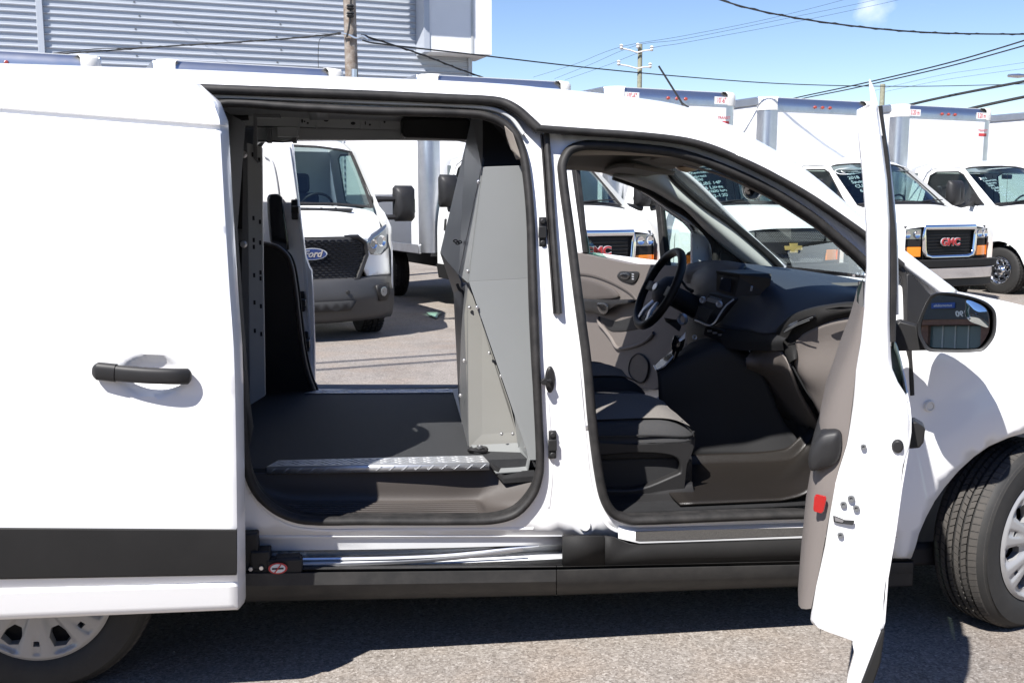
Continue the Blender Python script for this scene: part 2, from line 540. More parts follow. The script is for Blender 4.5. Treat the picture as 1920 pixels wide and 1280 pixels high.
# ================================================================== GROUND
def ground_material():
    m = bpy.data.materials.new('worn_asphalt')
    m.use_nodes = True
    n = m.node_tree; L = n.links
    b = n.nodes['Principled BSDF']
    t = n.nodes.new('ShaderNodeTexCoord')
    def noise(scale, detail=3, rough=.55, dist=0.0):
        z = n.nodes.new('ShaderNodeTexNoise')
        z.inputs['Scale'].default_value = scale; z.inputs['Detail'].default_value = detail
        z.inputs['Roughness'].default_value = rough; z.inputs['Distortion'].default_value = dist
        L.new(t.outputs['Object'], z.inputs['Vector'])
        return z.outputs['Fac']
    def ramp(src, stops):
        r = n.nodes.new('ShaderNodeValToRGB')
        e = r.color_ramp.elements
        while len(e) < len(stops): e.new(.5)
        for q, (p, c) in zip(e, stops): q.position, q.color = p, (*c, 1)
        L.new(src, r.inputs['Fac'])
        return r.outputs['Color']
    def mix(f, a, c, mode='MIX'):
        x = n.nodes.new('ShaderNodeMixRGB'); x.blend_type = mode
        if isinstance(f, float): x.inputs['Fac'].default_value = f
        else: L.new(f, x.inputs['Fac'])
        for k, s in (('Color1', a), ('Color2', c)):
            if isinstance(s, tuple): x.inputs[k].default_value = (*s, 1)
            else: L.new(s, x.inputs[k])
        return x.outputs['Color']
    vo = n.nodes.new('ShaderNodeTexVoronoi'); vo.inputs['Scale'].default_value = 150
    vo.inputs['Randomness'].default_value = 1
    L.new(t.outputs['Object'], vo.inputs['Vector'])
    sep = n.nodes.new('ShaderNodeSeparateColor'); L.new(vo.outputs['Color'], sep.inputs['Color'])
    stones = ramp(sep.outputs[0], [(0, (.13, .112, .098)), (.3, (.21, .185, .163)), (.65, (.27, .243, .218)), (.9, (.33, .30, .275)), (1, (.43, .40, .37))])
    vo2 = n.nodes.new('ShaderNodeTexVoronoi'); vo2.inputs['Scale'].default_value = 78
    L.new(t.outputs['Object'], vo2.inputs['Vector'])
    sep2 = n.nodes.new('ShaderNodeSeparateColor'); L.new(vo2.outputs['Color'], sep2.inputs['Color'])
    big = ramp(sep2.outputs[1], [(0, (.10, .088, .08)), (.25, (.235, .21, .188)), (.8, (.29, .262, .236)), (1, (.40, .37, .34))])
    c = mix(.22, stones, big)
    fine = noise(420, 2, .6)
    c = mix(.8, c, ramp(fine, [(.3, (.72, .72, .72)), (.55, (1, 1, 1)), (.75, (1.15, 1.15, 1.15))]), 'MULTIPLY')
    blot = noise(.8, 7, .66, .5)
    c = mix(ramp(blot, [(.45, (0, 0, 0)), (.75, (.75, .75, .75))]), c, mix(1.0, c, (.64, .635, .64), 'MULTIPLY'))
    warm = noise(2.7, 5, .6)
    c = mix(ramp(warm, [(.45, (0, 0, 0)), (.7, (.6, .6, .6))]), c, mix(1.0, c, (1.08, .97, .87), 'MULTIPLY'))
    # hairline cracks: thin band where a distorted noise crosses its middle value
    ck = noise(.35, 8, .66, .3)
    c = mix(ramp(ck, [(.494, (0, 0, 0)), (.4975, (.28, .28, .28)), (.5005, (.28, .28, .28)), (.504, (0, 0, 0))]), c, (.085, .075, .068))
    st = noise(.33, 3, .5)
    c = mix(ramp(st, [(.60, (0, 0, 0)), (.68, (.42, .42, .42))]), c, (.11, .10, .095))
    c = mix(1.0, c, (.95, .95, .945), 'MULTIPLY')
    L.new(c, b.inputs['Base Color'])
    b.inputs['Roughness'].default_value = .9
    b.inputs['Specular IOR Level'].default_value = .3
    h = mix(.5, vo.outputs['Distance'], fine)
    bp = n.nodes.new('ShaderNodeBump'); bp.inputs['Strength'].default_value = .38; bp.inputs['Distance'].default_value = .004
    L.new(h, bp.inputs['Height']); L.new(bp.outputs['Normal'], b.inputs['Normal'])
    return m

g = MB()
xs = [-900, -60, -12, 0, 12, 60, 900]
g.grid([[Vector((x, y, 0.0 if y < 6 else (-.05 if y < 20 else -.08))) for x in xs] for y in (-900, -60, -12, 0, 5, 9, 13, 20, 60, 1500)])
tag(g.build('ground', ground_material(), smooth=0), kind='structure')

# loose grit on the asphalt
rg_ = random.Random(5)
mbg_ = MB()
for k in range(1500):
    x, y = rg_.uniform(-2.2, 3.4), rg_.uniform(-1.5, .5) if k % 3 else rg_.uniform(2.5, 8)
    r = rg_.choice((.0015, .002, .0025, .003, .0045)) * (1.0 if y < 1 else 2.2)
    z = 0.0 if y < 5 else -.05 * min(1, (y - 5) / 4)
    a = [rg_.uniform(0, 6.28) for _ in range(4)]
    v = [Vector((x + r * math.cos(t + k), y + r * math.sin(t + k), z)) for t in (0, 1.5, 3.0, 4.5)]
    v.append(Vector((x + rg_.uniform(-r, r) * .4, y, z + r * .9)))
    mbg_.add(v, [(0, 1, 4), (1, 2, 4), (2, 3, 4), (3, 0, 4)])
tag(mbg_.build('grit', mat('loose_grit', (.30, .275, .25), .9, var=.6, vscale=60, col2=(.12, .11, .10)), smooth=0), kind='stuff')
# ================================================================== THE OPEN VAN IN FRONT
VAN = empty('cargo_van', (0.6, 0.92, 0.0), 'white compact cargo van in front with sliding door and passenger door wide open', 'van')

def SV(pts, off=0.0):
    return [S(x, y, off) for x, y in pts]

# ---- outer skin, roof ------------------------------------------------------------
gut = [(-560, 136), (-300, 140), (0, 147), (360, 160), (640, 171), (800, 178), (930, 184), (962, 194), (990, 214), (1012, 236), (1060, 240), (1150, 247), (1280, 258), (1381, 290), (1515, 357), (1622, 431), (1700, 492), (1786, 556)]
sil = [(-560, 105), (-300, 112), (0, 122), (360, 134), (640, 147), (800, 153), (930, 160), (962, 162), (990, 164), (1012, 166), (1060, 170), (1170, 182), (1280, 201), (1376, 238), (1502, 312), (1616, 408), (1697, 473), (1795, 548)]
def roof_rows():
    rows = []
    n = len(gut)
    for i, (a, b) in enumerate(zip(gut, sil)):
        g0 = S(*a)
        if i < n - 5:
            g0.y += .008
            s = P(b[0], b[1], .46)
            m1 = g0.lerp(s, .16); m1.z = g0.z + (s.z - g0.z) * .52; m1.y = g0.y + (s.y - g0.y) * .13
            m2 = g0.lerp(s, .5); m2.z = g0.z + (s.z - g0.z) * .86
            c = s.copy(); c.y = .92; c.z = s.z - .006
            near = [g0, m1, m2, s, c]
        else:                      # beside the windscreen: a narrow band, the A pillar
            t = (i - (n - 5)) / 4.0
            s = P(b[0], b[1], .36 - .16 * t)
            m1 = g0.lerp(s, .33); m1.y -= .012; m1.z += .008
            m2 = g0.lerp(s, .7); m2.y -= .010; m2.z += .010
            near = [g0, m1, m2, s, s + Vector((.0, .012, -.004))]
        rows.append(near)
    return rows
rr = roof_rows()
def mir(p): return Vector((p.x, 1.84 - p.y, p.z))
n_ = len(rr)
full = []
for i, r in enumerate(rr):
    full.append(r)
mbr = MB()
k_ = n_ - 5
wide = [list(r) for r in full[:k_ + 1]]
cw0 = wide[-1][3]
wide[-1][4] = Vector((cw0.x + .05, .92, cw0.z + .004))
wide[-1][3] = wide[-1][3].copy()
A = patch(wide, 5, 6, mbr)
def shifted(r): return [mir(p) for p in r]
patch([shifted(r) for r in wide], 5, 6, mbr)
ROOF = mbr.build('roof', M['white'], VAN, smooth=50)
patch(full[k_:], 6, 6).build('windscreen_pillar', M['white'], VAN, smooth=50, solid=.02, solid_off=-1)
patch([shifted(r) for r in full[k_:]], 6, 6).build('windscreen_pillar', M['white'], VAN, smooth=50, solid=.02, solid_off=-1)
# join between roof front edge and the screen
WT = [full[k_][3].copy(), full[k_][3].copy()]
scr_top_n, scr_top_f = full[k_][3], mir(full[k_][3])
scr_bot_n, scr_bot_f = full[-1][3], mir(full[-1][3])
def bulge(a, b, t, amt):
    p = a.lerp(b, t); p.x += amt * 4 * t * (1 - t); return p
rows = []
for i in range(5):
    t = i / 4
    a = full[k_ + i][3]; b = mir(a)
    rows.append([bulge(a, b, s / 6, .05 + .05 * t) + Vector((-.004, 0, -.004)) for s in range(7)])
patch(rows, 6, 4).build('windscreen', M['wglass'], VAN, smooth=60)
# header: white strip over the screen top and the black band behind it
hd = [bulge(scr_top_n, scr_top_f, s / 8, .05) for s in range(9)]
MB().grid([[p + Vector((-.10, 0, .012)) for p in hd], [p + Vector((-.03, 0, .010)) for p in hd], [p + Vector((0.0, 0, .004)) for p in hd]]).build('roof_front_edge', M['white'], VAN, solid=.01)

# ---- rear part of the side skin (mostly behind the slid door) and tail ---------------
XR = -1.80
def zt(x): return 1.70
hubR, hubF = Vector((-.985, .03, .312)), Vector((2.235, .05, .312))
def arch(hx, r, n=16, a0=0, a1=180):
    return [(hx + r * math.cos(math.radians(a0 + (a1 - a0) * k / n)), .326 + r * math.sin(math.radians(a0 + (a1 - a0) * k / n))) for k in range(n + 1)]
zg = S(0, 147).z
rear_poly = [(XR, .33), (-.93 - .37, .28)] + arch(-.93, .365, 16, 180, 0) + [(-.47, .25), (-.47, zg), (XR + .10, zg - .01), (XR + .03, 1.4)]
mb = panel2d(rear_poly, [], .08, lambda x, z: Sw(x, z, .045))
mb.build('rear_side_panel', M['white'], VAN, smooth=60)
def far_side(poly, holes, step, off=0.0):
    return panel2d(poly, holes, step, lambda x, z: Vector((x, 1.84 - ys(z) - off, z)))

# tail: rear doors and bumper, closing the shell
tail = [[Vector((XR - .02 * math.cos(u), 1.84 / 2 + (0.92 - ys(z)) * s, z)) for s, u in ((-1, 1.2), (-.93, .5), (-.5, .1), (0, 0), (.5, .1), (.93, .5), (1, 1.2))] for z in (.33, .6, .95, 1.3, 1.62, zg)]
patch(tail, 3, 3).build('rear_doors', M['white'], VAN, smooth=50)
MB().box(XR - .10, XR + .12, .06, 1.78, .30, .52).build('rear_bumper', M['black'], VAN, bevel=.04, seg=3)

# ---- front: fender, bonnet, nose ----------------------------------------------------
fend = [(1698, 492), (1721, 480 + 14), (1769, 519 + 14), (1800, 556), (1808, 556), (1850, 566), (1921, 582)]
fpts = [S(*p) for p in fend]
FX = [Vector((p.x, p.z)) for p in fpts]
xf1 = FX[-1].x
front_poly = [(p.x, p.y) for p in FX] + [(xf1 + .35, .985), (2.80, .90), (2.97, .74), (3.02, .60), (3.0, .36), (2.55, .26), (2.135 + .37, .24)]
arch_px = [(1990, 800), (1950, 804), (1920, 811), (1890, 820), (1854, 836), (1826, 856), (1797, 883), (1772, 912), (1752, 939), (1735, 970), (1722, 999), (1706, 1046)]
ap = [S(*p) for p in arch_px]
front_poly += [(2.135 + .385, .326), (2.135 + .35, .53), (2.135 + .2, .655)] + [(p.x, p.z) for p in ap]
front_poly += [(S(1672, 1044).x, S(1672, 1044).z), (S(1660, 800).x, S(1660, 800).z), (S(1672, 620).x, S(1672, 620).z)]
def fend_fn(x, z):
    p = Sw(x, z, .012)
    # flare round the arch, crease along the flank, nose rounding
    d = math.hypot(x - 2.135, z - .34)
    p.y -= .022 * math.exp(-((d - .42) / .10) ** 2)
    if x > 2.4: p.y += .55 * (x - 2.4) ** 2.2
    if z > .93: p.y += .35 * (z - .93) ** 1.5
    return p
mb = panel2d(front_poly, [], .045, fend_fn)
mb.build('front_fender', M['white'], VAN, smooth=60, solid=.012, solid_off=-1)
# inner side of the arch
lin = [fend_fn(p.x, p.z) for p in ap] + []
MB().grid([[q + Vector((0, .006, 0)) for q in lin], [q + Vector((0, .34, 0)) for q in lin]]).build('wheel_arch_liner', M['dark'], VAN)
# far fender + bonnet + nose
mb = panel2d(front_poly, [], .08, lambda x, z: mir(fend_fn(x, z)))
mb.build('front_fender', M['white'], VAN, smooth=60)
bon = []
for x, z0, z1, yy in ((1.93, 1.10, 1.135, .20), (2.1, 1.075, 1.12, .17), (2.4, 1.03, 1.075, .13), (2.7, .945, .985, .20), (2.93, .80, .83, .42), (3.0, .66, .68, .55), (3.02, .40, .42, .55), (2.96, .26, .27, .55)):
    bon.append([Vector((x - .03 * abs(s) ** 3, .92 + (.92 - yy) * s, z0 + (z1 - z0) * (1 - abs(s) ** 2.4))) for s in (-1, -.85, -.5, 0, .5, .85, 1)])
patch(bon, 5, 4).build('bonnet', M['white'], VAN, smooth=50)
MB().grid([[Vector((1.86, .22 + 1.4 * t, 1.10)) for t in (0, .5, 1)], [Vector((1.98, .2 + 1.44 * t, 1.09)) for t in (0, .5, 1)]]).build('scuttle_panel', M['black'], VAN, solid=.01)
pl = fend_fn(*[(lambda q: (q.x, q.z))(S(1745, 762))][0])
mb = MB(); Mx = Matrix.Translation(pl) @ Matrix.Scale(-1, 4, (0, 1, 0))
mb.lathe([(0, .008), (.010, .008), (.0115, .0065), (.0125, .010), (.0165, .010), (.0185, .006), (.0185, -.002)], 24, Mx)
mb.build('fender_plug', M['cap'], VAN)

# ---- body frame between the openings --------------------------------------------------
OFF = .055
frame_out = [(250, 160), (500, 172), (740, 183), (930, 193), (960, 202), (990, 224), (1012, 246), (1100, 252), (1280, 268), (1381, 301), (1515, 369), (1622, 443), (1690, 500), (1700, 700), (1690, 1010), (1505, 1007), (1200, 1017), (1172, 1012), (1140, 1003), (800, 1003), (455, 1003), (250, 1004)]
cargo_open = [(392, 190), (560, 194), (700, 201), (800, 203), (880, 206), (911, 210), (948, 225), (976, 255), (988, 288), (994, 320), (1001, 391), (1005, 480), (1010, 610), (1014, 718), (1018, 800), (1020, 860), (1018, 892), (1005, 930), (973, 966), (933, 980), (880, 983), (673, 983), (573, 982), (523, 967), (483, 936), (462, 900), (452, 847), (444, 760), (436, 640), (424, 420), (402, 240)]
front_open = [(1046, 318), (1050, 296), (1064, 276), (1090, 266), (1115, 265), (1190, 270), (1280, 282), (1381, 318), (1450, 352), (1520, 396), (1560, 428), (1622, 482), (1660, 530), (1672, 620), (1672, 760), (1655, 880), (1615, 950), (1560, 972), (1507, 971), (1350, 976), (1202, 982), (1175, 981), (1145, 967), (1128, 942), (1117, 899), (1104, 803), (1093, 680), (1077, 560), (1062, 440)]
def to2(pts, off):
    r = []
    for p in pts:
        q = S(p[0], p[1], off); r.append((q.x, q.z))
    return r
co2 = to2([tuple(p) for p in catmull([Vector(p) for p in cargo_open], 4, True)], OFF)
fo2 = to2([tuple(p) for p in catmull([Vector(p) for p in front_open], 4, True)], OFF)
fr2 = to2(frame_out, OFF)
def frame_fn(x, z):
    p = Sw(x, z, OFF)
    return p
mb = panel2d(fr2, [co2, fo2], .05, frame_fn)
# returns: the sheet metal turns inward round both openings
for lp in (co2, fo2):
    a = [Sw(x, z, OFF) for x, z in lp]
    b = [Sw(x, z, OFF + .012) + (Vector((sum(q[0] for q in lp) / len(lp), 0, sum(q[1] for q in lp) / len(lp))) - Vector((x, 0, z))).normalized() * .006 for x, z in lp]
    mb.grid([a, b], closed_v=True)
BODY = mb.build('body_frame', M['white'], VAN, smooth=40, solid=.006, solid_off=-1)
# step between the outer skin and the frame along the shut line round the pillars (shallow swage on the sheet)
def swage(name, pts, r, off, m=M['white']):
    q = [S(x, y, off) for x, y in pts]
    return MB().tube(catmull(q, 6), r, 8, flat=r * .45, up=(0, -1, 0)).build(name, m, VAN)
swage('pressed_rib', [(1003, 300), (1012, 420), (1020, 600), (1027, 760), (1034, 880), (1028, 950)], .006, OFF)
swage('pressed_rib', [(470, 925), (500, 962), (560, 990), (700, 993), (1000, 990)], .005, OFF)
swage('pressed_rib', [(1036, 300), (1052, 430), (1068, 560), (1084, 690), (1096, 810), (1110, 920), (1140, 985), (1190, 1000), (1500, 988)], .006, OFF)

# ---- door seals ------------------------------------------------------------------------
def seal(pts, off, r1, r2, name='door_seal', n=4):
    c = catmull([Vector(p) for p in pts], n, True)
    # centre line: pull in towards the middle by half the width
    cx = sum(p[0] for p in c) / len(c); cy = sum(p[1] for p in c) / len(c)
    q = []
    m = len(c)
    for i, p in enumerate(c):
        t = (c[(i + 1) % m] - c[i - 1]).normalized()
        nrm = Vector((-t.y, t.x))
        if nrm.dot(Vector((cx, cy)) - p) < 0: nrm = -nrm
        q.append(S(*(p + nrm * 7.5), off))
    return MB().tube(q, r1, 12, closed=True, flat=r2, up=(0, -1, 0)).build(name, M['rubber'], VAN, smooth=60)
seal(cargo_open, OFF - .006, .0135, .020)
seal(front_open, OFF - .006, .0150, .022)
# inner carrier of both seals: rubber lip going inward
for lp in (co2, fo2):
    mb = MB()
    cx = sum(q[0] for q in lp) / len(lp); cz = sum(q[1] for q in lp) / len(lp)
    def inn(x, z, d, off):
        v = Vector((cx - x, 0, cz - z)).normalized()
        return Sw(x, z, off) + v * d
    mb.grid([[inn(x, z, .010, OFF) for x, z in lp], [inn(x, z, .021, OFF + .02) for x, z in lp], [inn(x, z, .021, OFF + .055) for x, z in lp], [inn(x, z, -.04, OFF + .075) for x, z in lp]], closed_v=True)
    mb.build('opening_trim', M['rubber'], VAN, smooth=60)
# black gutter seal over the openings
def gutter(pts, r1, r2, off=.0):
    q = catmull([S(x, y, off) for x, y in pts], 6)
    MB().tube(q, r1, 10, flat=r2, up=(0, -1, 0)).build('roof_gutter_seal', M['rubber'], VAN, smooth=60)
gutter([(300, 165), (400, 168), (560, 174), (740, 181), (850, 186), (915, 189), (945, 194), (970, 207), (992, 226), (1010, 243)], .0155, .02, .012)
gutter([(1004, 241), (1030, 243), (1100, 248), (1190, 254), (1280, 264), (1330, 277), (1381, 298), (1450, 331), (1515, 368), (1570, 405), (1622, 442), (1690, 498)], .0125, .02, .012)

MB().tube(catmull([S(x, y, .036) for x, y in [(380, 180), (560, 186), (740, 193.5), (860, 198.5), (925, 205), (958, 221), (982, 252)]], 6), .0065, 8, flat=.006, up=(0, -1, 0)).build('shaded_frame_band', M['grey2'], VAN)  # grey stands in for the gutter's shade on the white frame

# ---- B pillar hardware -------------------------------------------------------------------
# black weather strip down the pillar
strip = [(1024, 252), (1029, 320), (1037, 440), (1043, 520), (1048, 588)]
q = catmull([S(x, y, OFF - .012) for x, y in strip], 6)
MB().tube(q, .0105, 10, flat=.014, up=(0, -1, 0)).build('pillar_weather_strip', M['rubber'], VAN)
q = catmull([S(x - 9, y, OFF - .006) for x, y in strip], 6)
MB().tube(q, .0035, 6, flat=.008, up=(0, -1, 0)).build('pillar_weather_strip', M['rubber'], VAN)
def hardware(px, py, w, h, kind):
    o = S(px, py, OFF)
    mb = MB()
    s = 1 / 590.0
    if kind == 'guide':
        mb.box(-w / 2 * s, w / 2 * s, -.012, .0, -h / 2 * s, h / 2 * s)
        mb.box(-w * .62 * s, w * .5 * s, -.020, -.010, -h * .2 * s, h * .2 * s)
        for k in (-.36, .36):
            mb.lathe([(0, -.018), (w * .36 * s, -.018), (w * .45 * s, -.01)], 12, Matrix.Translation((0, 0, h * k * s)))
    else:
        mb.lathe([(0, -.009), (w * .5 * s, -.009), (w * .62 * s, -.003), (w * .62 * s, 0)], 20, Matrix.Scale(h / w * .8, 4, (0, 0, 1)))
        mb.tube([Vector((0, -.006, 0)), Vector((-.006, -.03, 0)), Vector((-.022, -.034, 0))], .0055, 8)
        mb.lathe([(0, -.042), (.010, -.042), (.010, -.026), (0, -.026)], 10, Matrix.Translation((-.024, 0, 0)))
    mb.xform(Matrix.Translation(o))
    return mb.build('door_striker', M['black'], VAN, bevel=.0025)
hardware(1016.5, 435, 13, 54, 'guide')
hardware(1031, 711, 15, 50, 'latch')
hardware(1035, 832, 14, 52, 'guide')
o = S(1097, 985, OFF); MB().lathe([(0, -.006), (.015, -.006), (.0185, -.003), (.0195, 0)], 24, Matrix.Translation(o)).build('pillar_plug', M['white'], VAN)
o = S(1098, 800, OFF + .01); MB().box(-.010, .012, -.012, .004, -.009, .009).xform(Matrix.Translation(o)).build('door_catch', M['bolt'], VAN, bevel=.003)

# ---- sill, cladding, rocker ----------------------------------------------------------------
def spanel(name, pts, off, m, bevel=.003, thick=.012, step=.2):
    p2 = to2(pts, off)
    mb = panel2d(p2, [], step, lambda x, z: Sw(x, z, off))
    return mb.build(name, m, VAN, smooth=40, solid=thick, solid_off=-1)
spanel('door_sill_cladding', [(1054, 1003), (1132, 1003), (1132, 1057), (1054, 1057)], .004, M['clad'])
spanel('door_sill_cladding', [(1133, 1003), (1150, 1005), (1165, 1012), (1180, 1018), (1200, 1020), (1500, 1009), (1700, 1001), (1700, 1046), (1500, 1053), (1133, 1056)], .004, M['clad'])
# pressed ledge with grip tape under the front door
lg = [PPx for PPx in ((1172, 1013), (1200, 1017), (1505, 1007), (1700, 1000))]
MB().grid([[S(x, y, .02) for x, y in ((1160, 1008), (1200, 1018), (1505, 1008), (1700, 1001))], [S(x, y, OFF) for x, y in ((1160, 985), (1200, 988), (1505, 979), (1700, 972))]]).build('door_sill_ledge', M['white'], VAN, solid=.006)
tp = [S(1172, 996, .036), S(1400, 992, .036), S(1508, 989, .036)]
def on_ledge(x, y, lift=.003):
    a0, a1 = S(1200, 1018, .02), S(1505, 1008, .02); b0 = S(1200, 988, OFF)
    nrm = (a1 - a0).cross(b0 - a0).normalized()
    if nrm.z < 0: nrm = -nrm
    return PPL(x, y, a0 + nrm * lift, nrm)
MB().prism([on_ledge(x, y) for x, y in ((1172, 996), (1508, 988), (1660, 984), (1660, 997), (1507, 1003), (1300, 1011), (1180, 1014))], (0, .001, -.002)).build('grip_tape_strip', M['grip'], VAN)
# rail recess below the cargo opening
def row(ys_, off, xs=(440, 560, 700, 850, 980, 1056)):
    return [S(x, y, off) for x, y in zip(xs, ys_)]
rec = [row((1003,) * 6, OFF), row((1010, 1009, 1008, 1006, 1005, 1004), OFF + .012), row((1031, 1029, 1027, 1024, 1020, 1018), OFF + .012), row((1035, 1032, 1029, 1027, 1024, 1021), OFF + .05), row((1045, 1043, 1041, 1038, 1034, 1030), OFF + .05)]
MB().grid(rec).build('sliding_rail_recess', M['white2'], VAN, solid=.004)
MB().grid([row((1045, 1043, 1041, 1038, 1034, 1030), OFF + .05), row((1060, 1059, 1057, 1054, 1050, 1046), OFF - .005)]).build('sliding_rail_floor', M['white2'], VAN, solid=.004)
rl = [S(x, y, OFF + .02) for x, y in ((470, 1047), (600, 1046), (720, 1044), (820, 1040), (900, 1033), (960, 1026), (1010, 1020))]
MB().tube(catmull(rl, 6), .010, 8, flat=.006, up=(0, 0, 1)).build('sliding_rail', M['galv'], VAN)
rl = [S(x, y, OFF - .008) for x, y in ((540, 1061), (640, 1058), (760, 1053), (840, 1047), (920, 1038), (980, 1029))]
MB().tube(catmull(rl, 6), .004, 8, flat=.006, up=(0, 0, 1)).build('sliding_rail', M['galv'], VAN)
for a, b in ((506, 512), (524, 530), (542, 548), (560, 566)):
    MB().grid([[S(x, y, OFF + .044) for x, y in ((a, 1034), (b + 9, 1034))], [S(x, y, OFF + .040) for x, y in ((a, 1044), (b + 9, 1044))]]).build('rail_end_stop', M['white2'], VAN, solid=.006)
# door roller carriage with warning sticker
mb = MB()
for (x0, x1, y0, y1, f0, f1) in ((455, 482, 1003, 1075, .0, .05), (470, 505, 1035, 1080, -.01, .05), (500, 566, 1048, 1078, -.012, .03), (448, 500, 1078, 1104, -.02, .05), (515, 562, 1044, 1052, -.005, .04)):
    a, b = S(x0, y1, f0), S(x1, y0, f0)
    mb.box(min(a.x, b.x), max(a.x, b.x), a.y, a.y + (f1 - f0), min(a.z, b.z), max(a.z, b.z))
CAR = mb.build('door_roller_carriage', M['black'], VAN, bevel=.006)
c0 = S(521, 1065, -.016)
MB().lathe([(0, 0), (.028, 0), (.028, .001)], 28, Matrix.Translation(c0) @ Matrix.Scale(.62, 4, (0, 0, 1))).build('warning_sticker', M['redprint'], CAR)
MB().lathe([(0, 0), (.022, 0), (.022, .001)], 28, Matrix.Translation(c0 + Vector((0, -.0015, 0))) @ Matrix.Scale(.62, 4, (0, 0, 1))).build('warning_sticker', M['sticker'], CAR)
MB().box(-.017, .017, 0, .0005, -.0025, .0025, Matrix.Translation(c0 + Vector((0, -.0025, 0)))).build('warning_mark', M['dark'], CAR)
MB().box(-.016, .016, 0, .0005, -.0018, .0018, Matrix.Translation(c0 + Vector((0, -.0035, 0))) @ Matrix.Rotation(math.radians(-52), 4, 'Y')).build('warning_mark', M['redprint'], CAR)
for x, y in ((490, 1064), (470, 1066)):
    MB().lathe([(0, -.004), (.006, -.004), (.007, 0)], 12, Matrix.Translation(S(x, y, -.012))).build('carriage_bolt', M['bolt'], CAR)

# rocker: one long moulding in two pieces
def rocker(px0, px1):
    rows = []
    for yy, off in (((1062, 1060, 1056), .030), ((1066, 1064, 1059), .010), ((1069, 1067, 1062), .034), ((1073, 1071, 1066), .004), ((1096, 1092, 1085), -.004), ((1112, 1107, 1095), .008), ((1124, 1116, 1101), .05), ((1126, 1118, 1104), .16)):
        r = []
        for t in (0, .5, 1):
            x = px0 + (px1 - px0) * t
            y = np.interp(x, (440, 1000, 1700), (yy[0] + 2, yy[1] - 1, yy[2] - 12))
            r.append(S(x, y, off - .02))
        rows.append(r)
    b = MB().grid(rows)
    return b.build('rocker_moulding', M['rocker'], VAN, smooth=30)
rocker(438, 1042.5)
rocker(1044, 1712)
sp = [[S(x, y, o) for x in (440, 900, 1054)] for y, o in ((1053, OFF - .01), (1066, .02))]
MB().grid([[S(440, 1062, OFF), S(800, 1056, OFF), S(1054, 1046, OFF)], [S(440, 1068, .0), S(800, 1065, .0), S(1054, 1058, .0)]]).build('sill_cover_strip', M['black'], VAN, solid=.004)
# underbody so that the car is closed and its shadow solid
MB().box(-1.75, 2.9, .12, 1.72, .205, .29).build('underbody', M['dark'], VAN, bevel=.02)
MB().box(1.63, 1.78, .04, .30, .17, .26).build('mud_flap', M['black'], VAN, bevel=.01)

